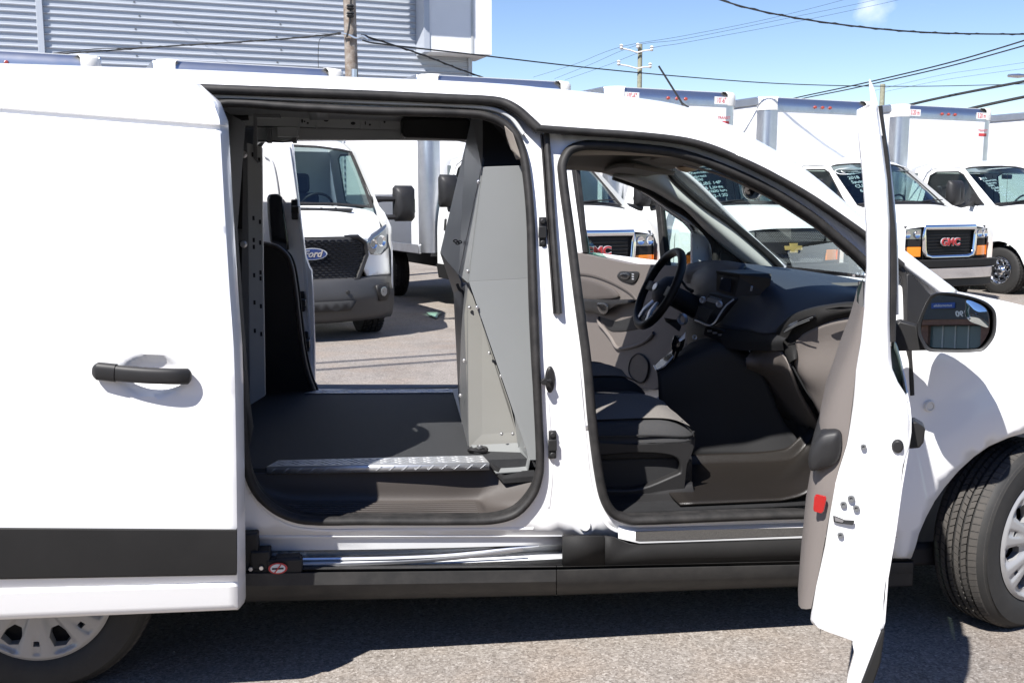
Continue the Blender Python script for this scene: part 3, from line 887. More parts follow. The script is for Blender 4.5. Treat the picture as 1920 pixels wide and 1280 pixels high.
# ---- wheels -----------------------------------------------------------------------------------
def wheel(hub, steer, name='wheel'):
    R, rimR, wd = .325, .218, .205
    T = Matrix.Translation(hub) @ Matrix.Rotation(steer, 4, 'Z')
    # local: axle along Y, outer face at y = 0, tread runs to y = +wd
    prof = [(rimR - .004, .012), (rimR + .006, .004), (rimR + .03, -.001), (rimR + .055, -.002), (rimR + .078, .001), (R - .030, .006), (R - .018, .014), (R - .009, .026), (R - .004, .040)]
    tread = []
    ytr = [.050, .052, .0525, .0575, .058, .076, .0765, .0835, .084, .101, .1015, .1085, .109, .127, .1275, .1345, .135, .151, .1515, .157, .1575, .168]
    for i, y in enumerate(ytr):
        groove = any(abs(y - g) < .0045 for g in (.055, .080, .105, .131, .154))
        tread.append((R - .002 - (.0075 if groove else 0) - .25 * (y - .104) ** 2, y))
    back = [(R - .006, .180), (R - .025, .196), (rimR + .06, .205), (rimR + .01, .200), (rimR - .005, .19)]
    mb = MB(); mb.lathe(prof + tread + back, 96, T)
    root = mb.build('wheel', M['tyre'], VAN, smooth=30)
    # lateral sipes: raised blocks on the shoulders and ribs
    sp = MB()
    NB = 84
    for k in range(NB):
        a = 2 * math.pi * k / NB
        for (y0, y1, sk) in ((.010, .051, .012), (.0585, .0765, .03), (.0845, .101, -.024), (.1095, .127, .03), (.1355, .151, -.024), (.158, .194, -.012)):
            da = 2 * math.pi / NB * .87
            q = []
            for y_, s_k in ((y0, 0), ((y0 + y1) / 2, sk / 2), (y1, sk)):
                r = R + .0008 - .25 * (y_ - .104) ** 2
                if y_ < .05: r = float(np.interp(y_, (.010, .018, .030, .051), (R - .0235, R - .0135, R - .0055, R)))
                if y_ > .17: r = float(np.interp(y_, (.17, .18, .194), (R - .001, R - .005, R - .021)))
                q.append([(r, a + s_k, y_), (r, a + s_k + da, y_)])
            top_ = [[T @ Vector((r * math.cos(t), y_, r * math.sin(t))) for r, t, y_ in e] for e in q]
            bot_ = [[T @ Vector((r * .985 * math.cos(t), y_, r * .985 * math.sin(t))) for r, t, y_ in e] for e in q]
            sp.grid(top_)
            sp.grid([[e[0] for e in top_], [e[0] for e in bot_]])
            sp.grid([[e[1] for e in top_], [e[1] for e in bot_]])
    o = sp.build('tread_block', M['tread'], root, smooth=0); o['kind'] = 'stuff'
    # steel wheel behind
    st = MB(); st.lathe([(0, .03), (.06, .03), (.13, .06), (rimR - .02, .05), (rimR, .02), (rimR, .18)], 48, T)
    st.build('steel_rim', M['dark'], root, smooth=40)
    # hubcap: seven double spokes, hexagonal windows and small slots
    ro = rimR - .003
    outer = [(ro * math.cos(2 * math.pi * k / 96), ro * math.sin(2 * math.pi * k / 96)) for k in range(96)]
    holes = []
    def pol(r, a): return (r * math.cos(a), r * math.sin(a))
    N = 7
    for k in range(N):
        a = 2 * math.pi * (k + .5) / N + .16
        holes.append([pol(.118, a - .10), pol(.142, a - .19), pol(.176, a - .165), pol(.185, a), pol(.172, a + .14), pol(.142, a + .16), pol(.118, a + .08)])
        b = 2 * math.pi * k / N + .16
        holes.append([pol(.152, b - .052), pol(.168, b - .056), pol(.168, b + .056), pol(.152, b + .052)])
    def cap_fn(x, z):
        r = math.hypot(x, z)
        a = math.atan2(z, x) - .16
        y = -.014 + .012 * (r / .2) ** 2
        ph = (a * N / (2 * math.pi)) % 1.0
        ph = min(ph, 1 - ph)             # 0 at the spoke middle, .5 between
        def sm(e0, e1, v):
            t = min(1, max(0, (v - e0) / (e1 - e0))); return t * t * (3 - 2 * t)
        edge_ = sm(.045, .09, r) * (1 - sm(.190, .204, r))
        y += .013 * sm(.22, .40, ph) * edge_                       # dished between the spokes
        y += .006 * (1 - sm(.035, .10, ph)) * sm(.10, .17, r) * (1 - sm(.188, .20, r))   # channel down each double spoke
        y += .007 * sm(ro - .012, ro, r)
        return T @ Vector((x, y, z))
    mb = panel2d(outer, holes, .0055, cap_fn)
    mb.build('hubcap', M['silver'], root, smooth=60)
    hw = MB()
    for h in holes:
        pts = [cap_fn(x, z) for x, z in h]
        pin = [T @ Vector((x * .97, .028, z * .97)) for x, z in h]
        hw.grid([pts, pin], closed_v=True)
    hw.build('hubcap_window', M['silver'], root, smooth=40)
    MB().lathe([(.0, .002), (.022, .002), (.026, .006)], 20, T @ Matrix.Translation((.0, -.02, 0))).build('hub_badge', M['silver'], root)
    return root
WR = wheel(hubR, 0.0)
WF = wheel(hubF, math.radians(24))
for hx in (hubR, hubF):
    MB().lathe([(.2, 0), (.326, .01), (.326, .2), (.2, .2)], 48, Matrix.Translation((hx.x, 1.56, .32))).build('wheel', M['tyre'], VAN)

# ---- sliding door, run back along the side -------------------------------------------------------
DOFF = -.20
def door_edge_x(y):
    return float(np.interp(y, (158, 201, 240, 430, 560, 610, 720, 860, 990, 1141), (358, 410, 412.5, 423, 431.5, 437, 440.5, 443, 444.5, 446)))
xl = -560
def lerp_line(x, p0, p1): return p0[1] + (p1[1] - p0[1]) * (x - p0[0]) / (p1[0] - p0[0])
lines = [  # (y at x=0, y at x=440, offset), top to bottom
    (128, 161, .02), (150, 190, .0), (190, 226, 0.0), (201, 236.0, -.001), (204, 238, .010), (212, 246, .013), (216, 249.5, .001), (232, 262, 0.0), (360, 380, .0), (520, 535, .0),
    (640, 655, 0), (690, 707, .0), (703, 719, .004), (725, 741, .006), (760, 772, .003), (820, 830, .001), (900, 905, .0), (960, 965, .0), (984, 986.5, .0), (987, 989.5, .0), (1086, 1077, .0), (1089, 1080, 0), (1103, 1090, .006), (1112, 1099, -.004), (1140, 1124, .0), (1157, 1139, .003), (1161, 1142.5, .018)]
def pocket(px, py):
    """scooped recess behind the handle, in metres inward"""
    d = 0
    u = (px - 285) / 62.0; v = (py - 703) / 38.0
    q = u * u + v * v
    if q < 1: d += .034 * (1 - q) ** .8
    return d
rowsd = []
NX = 90
for (y0, y1, off) in lines:
    r = []
    ye = lerp_line(440, (0, y0), (440, y1))
    xe = door_edge_x(min(1141, max(158, y1)))
    for k in range(NX + 1):
        t = k / NX
        x = xl + (xe - xl) * (t ** .8)
        y = lerp_line(x, (0, y0), (440, y1))
        r.append((x, y, off))
    rowsd.append(r)
# dense vertical refinement
fine = []
for a, b in zip(rowsd, rowsd[1:]):
    gap = abs(b[60][1] - a[60][1])
    n = max(1, int(gap / 7))
    for i in range(n):
        t = i / n
        fine.append([(p[0] + (q[0] - p[0]) * t, p[1] + (q[1] - p[1]) * t, p[2] + (q[2] - p[2]) * t) for p, q in zip(a, b)])
fine.append(rowsd[-1])
grid = []
for r in fine:
    g_ = []
    for x, y, off in r:
        o2 = off
        e = door_edge_x(min(1141, max(158, y))) - x
        if e < 5: o2 += .006 * (1 - e / 5) ** 2
        g_.append(S(x, y, DOFF + o2 + pocket(x, y)))
    grid.append(g_)
# return edge (front edge of the door, about 6 cm deep)
for r in grid:
    e = r[-1]
    r.append(e + Vector((.004, .012, 0))); r.append(e + Vector((.012, .05, 0))); r.append(e + Vector((.012, .085, 0))); r.append(e + Vector((-.03, .11, 0)))
mb = MB().grid(grid)
SD = mb.build('sliding_door', M['white'], VAN, smooth=40)
# inner sheet of the door
MB().grid([[g_[0] + Vector((0, .055, 0)), g_[-1] + Vector((-.0, .0, 0))] for g_ in grid[::6]]).build('door_inner_panel', M['white2'], SD)
# cladding band on the door
clad = [(xl, 988), (443, 991.5), (443.5, 1077), (xl, 1088 + 12)]
cp = []
top, bot = [], []
for k in range(20):
    x = xl + (443.3 - xl) * k / 19
    yt = lerp_line(x, (0, 988.5), (443, 991.5)); yb = lerp_line(x, (0, 1085.5), (443, 1077.5))
    top.append((x, yt)); bot.append((x, yb))
rws = []
for t, o in ((0, .001), (.0, -.007), (.035, -.011), (.5, -.013), (.965, -.011), (1, -.007), (1, .001)):
    rws.append([S(a[0], a[1] + (b[1] - a[1]) * t, DOFF + o) for a, b in zip(top, bot)])
for r in rws: r.append(r[-1] + Vector((0, .016, 0)))
MB().grid(rws).build('door_cladding', M['clad'], SD, smooth=30)
# handle: two-piece bar
def bar(pts, ry, rz, nm, parent, m=M['black'], e0=1, e1=1):
    q = [S(x, y, DOFF + o) for x, y, o in pts]
    q = catmull(q, 18)
    n = len(q)
    rad = []
    mb = MB()
    rows = []
    for i, p in enumerate(q):
        t = i / (n - 1)
        k = min(1, (t * 4) ** .4 if e0 else 1, ((1 - t) * 14) ** .5 if e1 else 1)
        a = q[max(0, i - 1)]; b = q[min(n - 1, i + 1)]
        tg = (b - a).normalized()
        n1 = Vector((0, -1, 0)); n1 = (n1 - tg * n1.dot(tg)).normalized()
        n2 = tg.cross(n1)
        rows.append([p + n1 * ry * k * (abs(math.cos(u)) ** .7 * (1 if math.cos(u) > 0 else -1)) + n2 * rz * k * (abs(math.sin(u)) ** .7 * (1 if math.sin(u) > 0 else -1)) for u in [2 * math.pi * j / 20 for j in range(20)]])
    o = len(mb.v)
    mb.grid(rows, closed_v=True)
    mb.f.append(tuple(range(20))); mb.f.append(tuple((n - 1) * 20 + j for j in range(20)))
    return mb.build(nm, m, parent, smooth=40)
bar([(173, 694.5, -.010), (195, 696.5, -.016), (217.6, 698.8, -.020)], .016, .0240, 'handle_escutcheon', SD, e1=0)
bar([(218.8, 699.0, -.020), (245, 701.5, -.028), (290, 704.5, -.034), (330, 705.5, -.030), (360, 705, -.010)], .014, .0215, 'handle', SD, e0=0)

# ---- telltale: antenna on the roof --------------------------------------------------------------------
a0 = P(1284, 202, .70); a1 = P(1235, 124, .70)
MB().tube([a0 + (a0 - a1) * .03, a0, a0.lerp(a1, .08), a0.lerp(a1, .1), a1], [.018, .012, .006, .004, .0035], 8).build('roof_aerial', M['black'], VAN)
# ================================================================== INSIDE OF THE VAN
def N(rows): return [[P(*p) for p in r] for r in rows]

# ---- far side of the van: skin, frame, openings ----------------------------------------------
YF = 1.66
far_hole_px = [(480, 272), (492, 266), (560, 264), (760, 262), (850, 262), (880, 268), (900, 300), (905, 500), (900, 690), (880, 733), (740, 733), (592, 733), (584, 722), (575, 696), (566, 640), (560, 600), (552, 530), (541, 484), (521, 464), (480, 455)]
far_win_px = [(1030, 330), (1040, 316), (1090, 316), (1130, 322), (1156, 331), (1190, 348), (1221, 368), (1260, 396), (1302, 424), (1326, 445), (1334, 500), (1322, 600), (1296, 690), (1270, 745), (1240, 764), (1040, 768), (1030, 600)]
h1 = [(P(x, y, YF).x, P(x, y, YF).z) for x, y in far_hole_px]
h2 = [(P(x, y, YF).x, P(x, y, YF).z) for x, y in far_win_px]
far_out = [(XR + .04, .30), (-1.30, .28)] + arch(-.93, .365, 12, 180, 0) + [(-.5, .24), (1.62, .24), (1.75, .60), (1.80, 1.20), (1.78, 1.28), (1.26, 1.66), (1.05, 1.70), (-.2, 1.745), (XR + .1, 1.70), (XR + .03, 1.4)]
def farf(off):
    return lambda x, z: Vector((x, YF + off - max(0, z - 1.0) ** 1.6 * .02, z))
mb = panel2d(far_out, [h1, h2], .09, farf(.055))
for h in (h1, h2):
    mb.grid([[farf(.055)(x, z) for x, z in h], [farf(.0)(x, z) for x, z in h]], closed_v=True)
mb.build('body_frame', M['white2'], VAN, smooth=40, solid=.01)
panel2d(far_out, [[(x * 1.0, z) for x, z in h1], h2], .09, lambda x, z: Vector((x, 1.84 - ys(z) - .004, z))).build('far_side_panel', M['white'], VAN, smooth=50)

# inner wall lining of the cargo bay (far rear quarter), dark plastic with a curved front edge
q = [(380, 460), (480, 455), (500, 458), (521, 464), (541, 484), (552, 530), (560, 600), (568, 660), (577, 700), (590, 735), (380, 775)]
slab('quarter_trim', q, 1.60, .05, M['black'], VAN, bevel=.012)
edge = catmull([P(x, y, 1.605) for x, y in q[1:-1]], 6)
MB().tube(edge, .011, 10, flat=.02, up=(0, -1, 0)).build('quarter_trim_edge', M['taupe2'], VAN)
MB().tube([p + Vector((.013, .02, 0)) for p in edge], .006, 8).build('door_seal', M['rubber'], VAN)
# far roof rail: pressed grey sheet with holes
rail_px = [(380, 196), (560, 200), (756, 206), (757, 244), (560, 238), (470, 236), (380, 240)]
RAIL = slab('roof_rail_panel', rail_px, 1.50, .03, M['grey2'], VAN, bevel=.004)
lw = [(478, 238), (560, 240), (757, 245), (900, 250), (900, 264), (757, 262), (560, 262), (486, 266), (474, 276)]
slab('roof_rail_lower_flange', lw, 1.54, .06, M['grey2'], VAN, bevel=.006)
for x, y, r in ((552, 217.5, 2), (571, 228, 1.6), (577, 231, 2), (639, 222.5, 2), (660, 221, 2), (721, 229, 2), (731, 224, 2), (693.5, 234, 2)):
    MB().lathe([(0, 0), (r / 440, 0), (r / 440, .002)], 12, Matrix.Translation(P(x, y, 1.4985))).build('rail_hole', M['dark'], RAIL)
for x, y, wd, hh in ((566.5, 227, 4, 8), (611.5, 224.5, 10, 8), (662, 231.5, 9, 6), (685, 231, 2.5, 8)):
    MB().lathe([(0, 0), (1, 0), (1, .002)], 6 if wd < 5 else 16, Matrix.Translation(P(x, y, 1.4985)) @ Matrix.Scale(wd / 880, 4, (1, 0, 0)) @ Matrix.Scale(hh / 880, 4, (0, 0, 1))).build('rail_hole', M['dark'], RAIL)
for x in (560, 592, 676, 712):
    MB().tube([P(x, 213, 1.499), P(x + 1, 242, 1.499)], .004, 6).build('rail_bead', M['grey2'], RAIL)
slab('roof_trim_box', [(752, 220), (880, 222), (884, 232), (880, 262), (758, 258), (752, 250)], 1.40, .12, M['dark'], VAN, bevel=.012)
# ceiling of the cargo bay and headliner of the cab
_cz = sorted((r[4].x, r[4].z) for r in full[:k_])
def ceil_z(x): return float(np.interp(x, [a for a, b in _cz], [b for a, b in _cz])) - .008
MB().grid([[Vector((x, y, ceil_z(x) - .13 * abs((y - .92) / .74) ** 5)) for y in np.linspace(.29, 1.60, 17)] for x in (-1.75, -1.2, -.6, 0, .48)]).build('cargo_ceiling', M['grey2'], VAN, solid=.008, solid_off=1)
for x in (-1.3, -.75, -.2):
    MB().grid([[Vector((x + d, y, ceil_z(x) - .008 - .13 * abs((y - .92) / .74) ** 5)) for y in np.linspace(.31, 1.58, 17)] for d in (-.04, .04)]).build('roof_bow', M['grey2'], VAN, solid=.02, solid_off=1)
hl = []
for x, z in ((.46, 1.655), (.7, 1.67), (.95, 1.665), (1.12, 1.645), (1.24, 1.612), (1.30, 1.588)):
    hl.append([Vector((x, y, z - .09 * abs((y - .92) / .74) ** 4)) for y in np.linspace(.20, 1.64, 11)])
patch(hl, 4, 2).build('headliner', M['headliner'], VAN, smooth=60, solid=.02, solid_off=1)
# sun visors, overhead lamp
for y0, y1, zz in ((.28, .80, 1.585), (1.04, 1.56, 1.565)):
    vz = [[Vector((1.06 + .17 * a, y0 + (y1 - y0) * b, zz + .03 * (1 - a) + .010 * math.sin(math.pi * b))) for b in (0, .1, .5, .9, 1)] for a in (0, .15, .6, 1)]
    patch(vz, 4, 4).build('sun_visor', M['headliner'], VAN, smooth=60, solid=.018, solid_off=-1)
oc = [[Vector((1.05 + .22 * a, .78 + .28 * b, 1.61 - .028 * math.sin(math.pi * a) * math.sin(math.pi * b) - .02 * a)) for b in (0, .2, .5, .8, 1)] for a in (0, .2, .5, .8, 1)]
patch(oc, 4, 4).build('overhead_console', M['headliner'], VAN, smooth=60)
mm = P(1289, 314, .80)
MB().lathe([(0, -.02), (.035, -.012), (.05, 0), (0, .01)], 20, Matrix.Translation(mm) @ Matrix.Rotation(math.radians(90), 4, 'X') @ Matrix.Scale(.7, 4, (0, 0, 1))).build('reading_lamp', mat('lamp_cover', (.55, .40, .27), .25, coat=.4), VAN)
# interior mirror
mc = P(1428, 346, .92)
mb = MB(); rows = []
for k in range(9):
    t = k / 8; r = math.sin(math.pi * max(.04, min(.96, t))) ** .45
    rows.append([mc + Vector((-.03 + .05 * math.cos(a) * r + .06 * (t - .5), -.13 + .26 * t, .058 * math.sin(a) * r - .05 * (t - .5))) for a in [2 * math.pi * j / 20 for j in range(20)]])
mb.grid(rows, closed_v=True).build('interior_mirror', M['gloss'], VAN, smooth=60)
MB().tube([mc + Vector((.03, 0, .03)), mc + Vector((.06, .0, .11))], .012, 8).build('mirror_stalk', M['black'], VAN)

# ---- rear of the cargo bay ---------------------------------------------------------------------
slab('rear_quarter_wall', [(330, 190), (500, 196), (500, 262), (487, 280), (487, 460), (360, 780)] + [(300, 780)], 1.635, .02, M['greydark'], VAN, bevel=.004)
slab('window_blank', [(426, 300), (462, 302), (460, 430), (430, 428)], 1.615, .02, M['dark'], VAN, bevel=.006)
slab('window_blank', [(430, 468), (460, 470), (462, 590), (438, 586)], 1.615, .02, M['dark'], VAN, bevel=.006)
slab('window_blank', [(412, 246), (434, 248), (434, 266), (414, 264)], 1.615, .02, M['dark'], VAN, bevel=.004)
MB().tube(catmull([P(x, y, 1.50) for x, y in ((410, 216), (430, 219), (455, 221), (466, 220))], 5), .012, 8).build('door_closer_arm', M['black'], VAN)
MB().grid([[Vector((XR + .05, y, z)) for y in np.linspace(.16, 1.68, 5)] for z in (.55, 1.0, 1.4, 1.72)]).build('rear_door_lining', M['grey2'], VAN)
# black wheel-house trim in the near rear corner, seen past the door edge
MB().grid([[P(x, y, Y) for x, y, Y in r] for r in (((400, 200, .20), (455, 230, .75)), ((424, 430, .20), (440, 430, .75)), ((440, 600, .17), (452, 600, .70)), ((447, 760, .14), (462, 740, .55)), ((456, 860, .14), (470, 800, .5)))]).build('near_quarter_trim', M['dark'], VAN, smooth=60, solid=.01)
MB().tube(catmull([P(x, y, .5) for x, y in ((434, 545), (446, 570), (452, 620), (460, 720))], 5), .004, 6).build('trim_piping', M['taupe2'], VAN)
# perforated rack upright with its bracket
UP = slab('rack_upright', [(463, 268), (491, 276), (493, 500), (497, 742), (468, 760)], 1.12, .035, M['grey2'], VAN, bevel=.003)
MB().prism([P(x, y, 1.121) for x, y in ((463, 268), (468, 760), (450, 765), (456, 290))], (0, .006, 0)).build('upright_return', M['greydark'], UP)
for k, y in enumerate((290, 300, 409, 416, 450, 455, 463, 511, 516, 522, 567, 574, 620, 626)):
    xx = (474, 486)[k % 2] + (y - 300) * .012
    MB().box(-.0042, .0042, -.001, .001, -.0085, .0085).xform(Matrix.Translation(P(xx, y, 1.1185))).build('upright_slot', M['dark'], UP)
for y in (290, 458):
    MB().lathe([(0, -.012), (.008, -.012), (.009, -.004), (.014, -.003), (.014, 0)], 14, Matrix.Translation(P(457, y, 1.115))).build('upright_bolt', M['bolt'], UP)
BR = MB().prism([P(x, y, 1.10) for x, y in ((475, 213), (525, 214), (527, 222), (482, 221), (482, 300), (488, 303), (483, 306), (475, 296))], (0, .012, 0)).build('rack_bracket', M['greydark'], VAN, bevel=.002)
# upper door guide on the far rail
mb = MB()
for x0, x1, y0, y1 in ((500, 508, 240, 268), (548, 556, 258, 268)):
    a, b = P(x0, y1, 1.47), P(x1, y0, 1.47)
    mb.box(a.x, b.x, a.y, a.y + .05, a.z, b.z)
mb.tube([P(484, 264, 1.49), P(530, 266, 1.49), P(556, 264, 1.49)], .005, 8)
mb.build('upper_door_guide', M['greydark'], VAN, bevel=.003)
a, b = P(520, 257, 1.50), P(559, 238, 1.50)
MB().box(a.x, b.x, 1.49, 1.53, a.z, b.z).build('rail_bracket', M['grey2'], VAN, bevel=.003)

# ---- far sliding door, run back ---------------------------------------------------------------------
fd = [(380, 268), (548, 269), (553, 320), (560, 380), (566, 430), (573, 482), (579, 500), (584, 508), (587, 560), (590, 650), (590.5, 738), (380, 760)]
fdh = [(400, 290), (500, 292), (530, 340), (548, 445), (500, 452), (400, 452)]
f2 = [(P(x, y, 1.90).x, P(x, y, 1.90).z) for x, y in fd]
FSD = panel2d(f2, [], .06, lambda x, z: Vector((x, 1.90, z))).build('sliding_door', M['white'], VAN, smooth=40, solid=.10, solid_off=1, bevel=.008)
FSD['label'] = 'far sliding door slid back, seen from inside'
for x0, x1, y in ((547, 558, 393), (560, 571, 565), (567, 578, 640)):
    a, b = P(x0, y + 19, 1.89), P(x1, y - 19, 1.89)
    MB().box(a.x, b.x, 1.878, 1.90, a.z, b.z).box(a.x + .006, b.x + .010, 1.865, 1.78, a.z + .03, b.z - .03).build('door_striker', M['black'], FSD, bevel=.005)
pz = [(500, 372), (503, 364), (522, 363), (529, 370), (533, 400), (540, 448), (542, 470), (518, 470), (506, 452), (502, 410)]
slab('latch_cover', pz, 1.865, .035, M['gloss'], FSD, bevel=.010, seg=3)
MB().tube(catmull([P(x, y, 1.895) for x, y in ((496, 292), (508, 300), (516, 330), (522, 372))], 5), .006, 8).build('pressed_rib', M['white2'], FSD)
MB().tube(catmull([P(x, y, 1.895) for x, y in ((541, 275), (549, 330), (556, 380), (565, 440), (573, 520), (579, 620), (584, 730))], 5), .008, 8, flat=.006, up=(0, -1, 0)).build('pressed_rib', M['white2'], FSD)

# ---- floor, tread plates, step -----------------------------------------------------------------------
ZF = .600
MB().prism([Vector(p) for p in ((-1.74, .262, ZF), (-1.74, 1.60, ZF), (.62, 1.60, ZF), (.62, .262, ZF))], (0, 0, -.03)).build('cargo_floor', M['cargofloor'], VAN)
def tread_plate(name, outline, lip=None):
    root = MB().prism(outline, (0, 0, -.003)).build(name, M['alu'], VAN, bevel=.001)
    xs = [p.x for p in outline]; yv = [p.y for p in outline]
    mb = MB()
    poly = [(p.x, p.y) for p in outline]
    z = outline[0].z
    k = 0
    st = .0235
    y = min(yv)
    j = 0
    while y < max(yv):
        x = min(xs) + (st / 2 if j % 2 else 0)
        i = 0
        while x < max(xs):
            a = math.radians(42 if (i + j) % 2 else -42)
            c, s = math.cos(a), math.sin(a)
            L, Wd = .0125, .0028
            if inside((x - L * c, y - L * s), poly) and inside((x + L * c, y + L * s), poly):
                q = [(x - L * c, y - L * s, z), (x + Wd * s, y - Wd * c, z + .0016), (x + L * c, y + L * s, z), (x - Wd * s, y + Wd * c, z + .0016)]
                mb.add([Vector(v) for v in q] + [Vector((x - Wd * s * 1.8, y + Wd * c * 1.8, z)), Vector((x + Wd * s * 1.8, y - Wd * c * 1.8, z))], [(0, 1, 2, 3), (0, 3, 4), (3, 2, 4), (0, 5, 1), (5, 2, 1)])
            x += st
            i += 1
        y += st * .62
        j += 1
    o = mb.build('tread_lug', M['alu'], root, smooth=0); o['kind'] = 'stuff'
    return root
zp = ZF + .004
tp_ = [PZ(x, y, zp) for x, y in ((500, 874), (521, 862.5), (905, 853), (917, 866))]
TP = tread_plate('tread_plate', tp_)
fr = [tp_[0], tp_[3]]
mb = MB().grid([[a, b] for a, b in ((fr[0], fr[1]), (fr[0] + Vector((0, -.006, -.003)), fr[1] + Vector((0, -.006, -.003))), (fr[0] + Vector((0, -.008, -.024)), fr[1] + Vector((0, -.008, -.024))))])
mb.build('plate_nose', M['alu'], TP, smooth=60, solid=.002)
mb = MB()
for k in range(17):
    t = (k + .5) / 17
    p = fr[0].lerp(fr[1], t) + Vector((0, -.0085, -.012))
    mb.add([p + Vector((-.012, 0, -.008)), p + Vector((-.006, -.002, -.004)), p + Vector((.012, 0, .008)), p + Vector((.006, .001, .008))], [(0, 1, 2, 3)])
mb.build('tread_lug', M['alu'], TP, smooth=0)['kind'] = 'stuff'
tread_plate('tread_plate', [PZ(x, y, zp) for x, y in ((570, 736), (598, 731), (862, 728.5), (870, 733), (866, 735), (590, 737))])
for x, y in ((720, 731), (838, 730)):
    MB().lathe([(0, .003), (.008, .002), (.010, 0)], 12, Matrix.Translation(PZ(x, y, zp)) @ Matrix.Rotation(math.radians(90), 4, 'X')).build('plate_screw', M['bolt'], VAN)
# step well (near side): riser, ribbed tread, dished ends
rows = N([
    [(440, 880, .26), (470, 884, .262), (500, 886, .262), (640, 884, .262), (800, 880, .262), (925, 876, .262), (950, 890, .25), (1010, 900, .20)],
    [(440, 900, .25), (470, 903, .258), (520, 905, .258), (660, 904, .258), (800, 902, .258), (910, 900, .256), (940, 912, .24), (1010, 918, .17)],
    [(440, 918, .23), (480, 925, .24), (560, 936, .25), (680, 936, .25), (800, 936, .25), (893, 935, .25), (918, 938, .22), (1008, 938, .14)],
    [(440, 935, .19), (490, 945, .20), (570, 948, .21), (680, 947, .21), (800, 946, .21), (897, 944, .21), (915, 951, .19), (1005, 951, .13)],
    [(440, 955, .12), (500, 962, .12), (580, 968, .12), (680, 968, .12), (800, 968, .12), (903, 965, .12), (915, 965, .12), (1000, 962, .10)],
    [(440, 985, .09), (500, 986, .09), (580, 988, .09), (680, 988, .09), (800, 988, .09), (903, 985, .09), (915, 985, .09), (1000, 980, .09)]])
patch(rows, 7, 8).build('cargo_step', M['step'], VAN, smooth=60, solid=.008, solid_off=-1)
for k in range(6):
    y = 944 + k * 3.6
    Yk = .222 - k * .018
    MB().tube([P(535 + k * 9, y + .5, Yk), P(700, y, Yk), P(891 + k * 1.2, y - 1.5, Yk)], .0022, 6, flat=.003, up=(0, 0, 1)).build('step_rib', M['step'], VAN)
# black threshold corner beside the partition foot
MB().prism([P(x, y, Yv) for x, y, Yv in ((920, 868, .26), (942, 866, .29), (950, 884, .26), (1003, 880, .22), (1003, 892, .20), (944, 896, .22))], (0, 0, -.02)).build('threshold_block', M['carpet'], VAN, bevel=.003)

# ---- partition behind the seats --------------------------------------------------------------------------
PT = MB().prism([P(*p) for p in ((906, 313, .275), (992, 310, .235), (1001, 521, .242), (879, 528, .268))], (.012, 0, 0)).build('partition', M['grey'], VAN, bevel=.002)
MB().prism([P(*p) for p in ((879, 528, .268), (1001, 521, .242), (1004, 862, .20), (993, 862, .21))], (.012, 0, 0)).build('partition_panel', M['grey'], PT, bevel=.001)
a1 = [(887, 222, 1.10), (924, 221, .62), (906, 313, .30), (863, 516, .62), (828, 474, 1.10), (875, 274, 1.12)]
pn = [P(*p) for p in a1]
MB().add(pn, [(0, 1, 2, 5), (5, 2, 3, 4)]).build('partition_panel', M['greydark'], PT, smooth=0, solid=.006)['label'] = 'dark grey upper panel of the partition'
MB().add([P(*p) for p in ((906, 313, .29), (879, 530, .29), (863, 516, .60))], [(0, 1, 2)]).build('partition_gusset', M['grey'], PT, smooth=0, solid=.004)
MB().add([P(*p) for p in ((828, 474, 1.10), (863, 516, .62), (872, 540, .60), (868, 582, .60), (869, 795, .62), (862, 740, 1.0), (853, 549, 1.05))], [(0, 1, 2, 3, 6), (6, 3, 4, 5)]).build('partition_panel', M['greydark'], PT, smooth=0, solid=.006)
low = [(866, 575, .58), (878, 531, .46), (958, 762, .44), (973, 829, .42), (880, 836, .44), (869, 790, .58)]
MB().add([P(*p) for p in ((867, 540, .60), (878, 531, .47), (879, 836, .45), (869, 792, .60))], [(0, 1, 2, 3)]).build('partition_panel', M['greydark'], PT, smooth=0, solid=.004)
MB().add([P(*p) for p in ((871, 590, .50), (879, 532, .46), (958, 762, .44), (974, 831, .42), (880, 837, .45))], [(0, 1, 2, 3, 4)]).build('partition_lower_panel', mat('beige_grey_sheet', (.235, .232, .215), .42, var=.06, vscale=3), PT, smooth=0, solid=.004)
ft = [P(*p) for p in ((883, 836, .43), (971, 831, .41), (990, 884, .235), (930, 888, .235))]
MB().add(ft + [P(964, 745, .40), P(994, 862, .24)], [(0, 1, 2, 3), (1, 4, 5, 2)]).build('partition_foot', M['grey'], PT, smooth=0, solid=.004)
for p in ((897, 341, .30), (877, 508, .30), (880, 576, .45), (894, 576, .26), (917, 661, .43), (939, 704, .25), (870, 675, .48), (863, 740, .52), (940, 812, .39), (986, 836, .24), (961, 812, .36)):
    MB().lathe([(0, -.006), (.003, -.006), (.004, -.002), (.0062, -.0015), (.0062, 0)], 12, Matrix.Translation(P(*p) + Vector((0, -.006, 0)))).build('partition_bolt', M['bolt'], PT)
for p in ((854, 452, .66), (862, 454, .62), (858, 456, .64)):
    MB().lathe([(.004, -.004), (.009, -.004), (.009, 0)], 12, Matrix.Translation(P(*p)) @ Matrix.Scale(.7, 4, (0, 0, 1))).build('partition_grommet', M['dark'], PT)
MB().tube(catmull([P(x, y, .55) for x, y in ((857, 532), (861, 542), (868, 548), (872, 560))], 4), .005, 6).build('cable_grommet', M['dark'], PT)
# black upper filling between the partition and the roof, seat-belt cover
MB().prism([P(*p) for p in ((905, 212, .60), (960, 222, .30), (985, 300, .28), (992, 313, .26), (905, 316, .30))], (.05, .01, 0)).build('partition_filler', M['dark'], PT)
MB().prism([P(*p) for p in ((946, 235, .16), (962, 250, .15), (974, 285, .15), (978, 300, .15), (958, 280, .17), (950, 255, .17))], (.0, .012, 0)).build('belt_cover', M['headliner'], PT, bevel=.004)
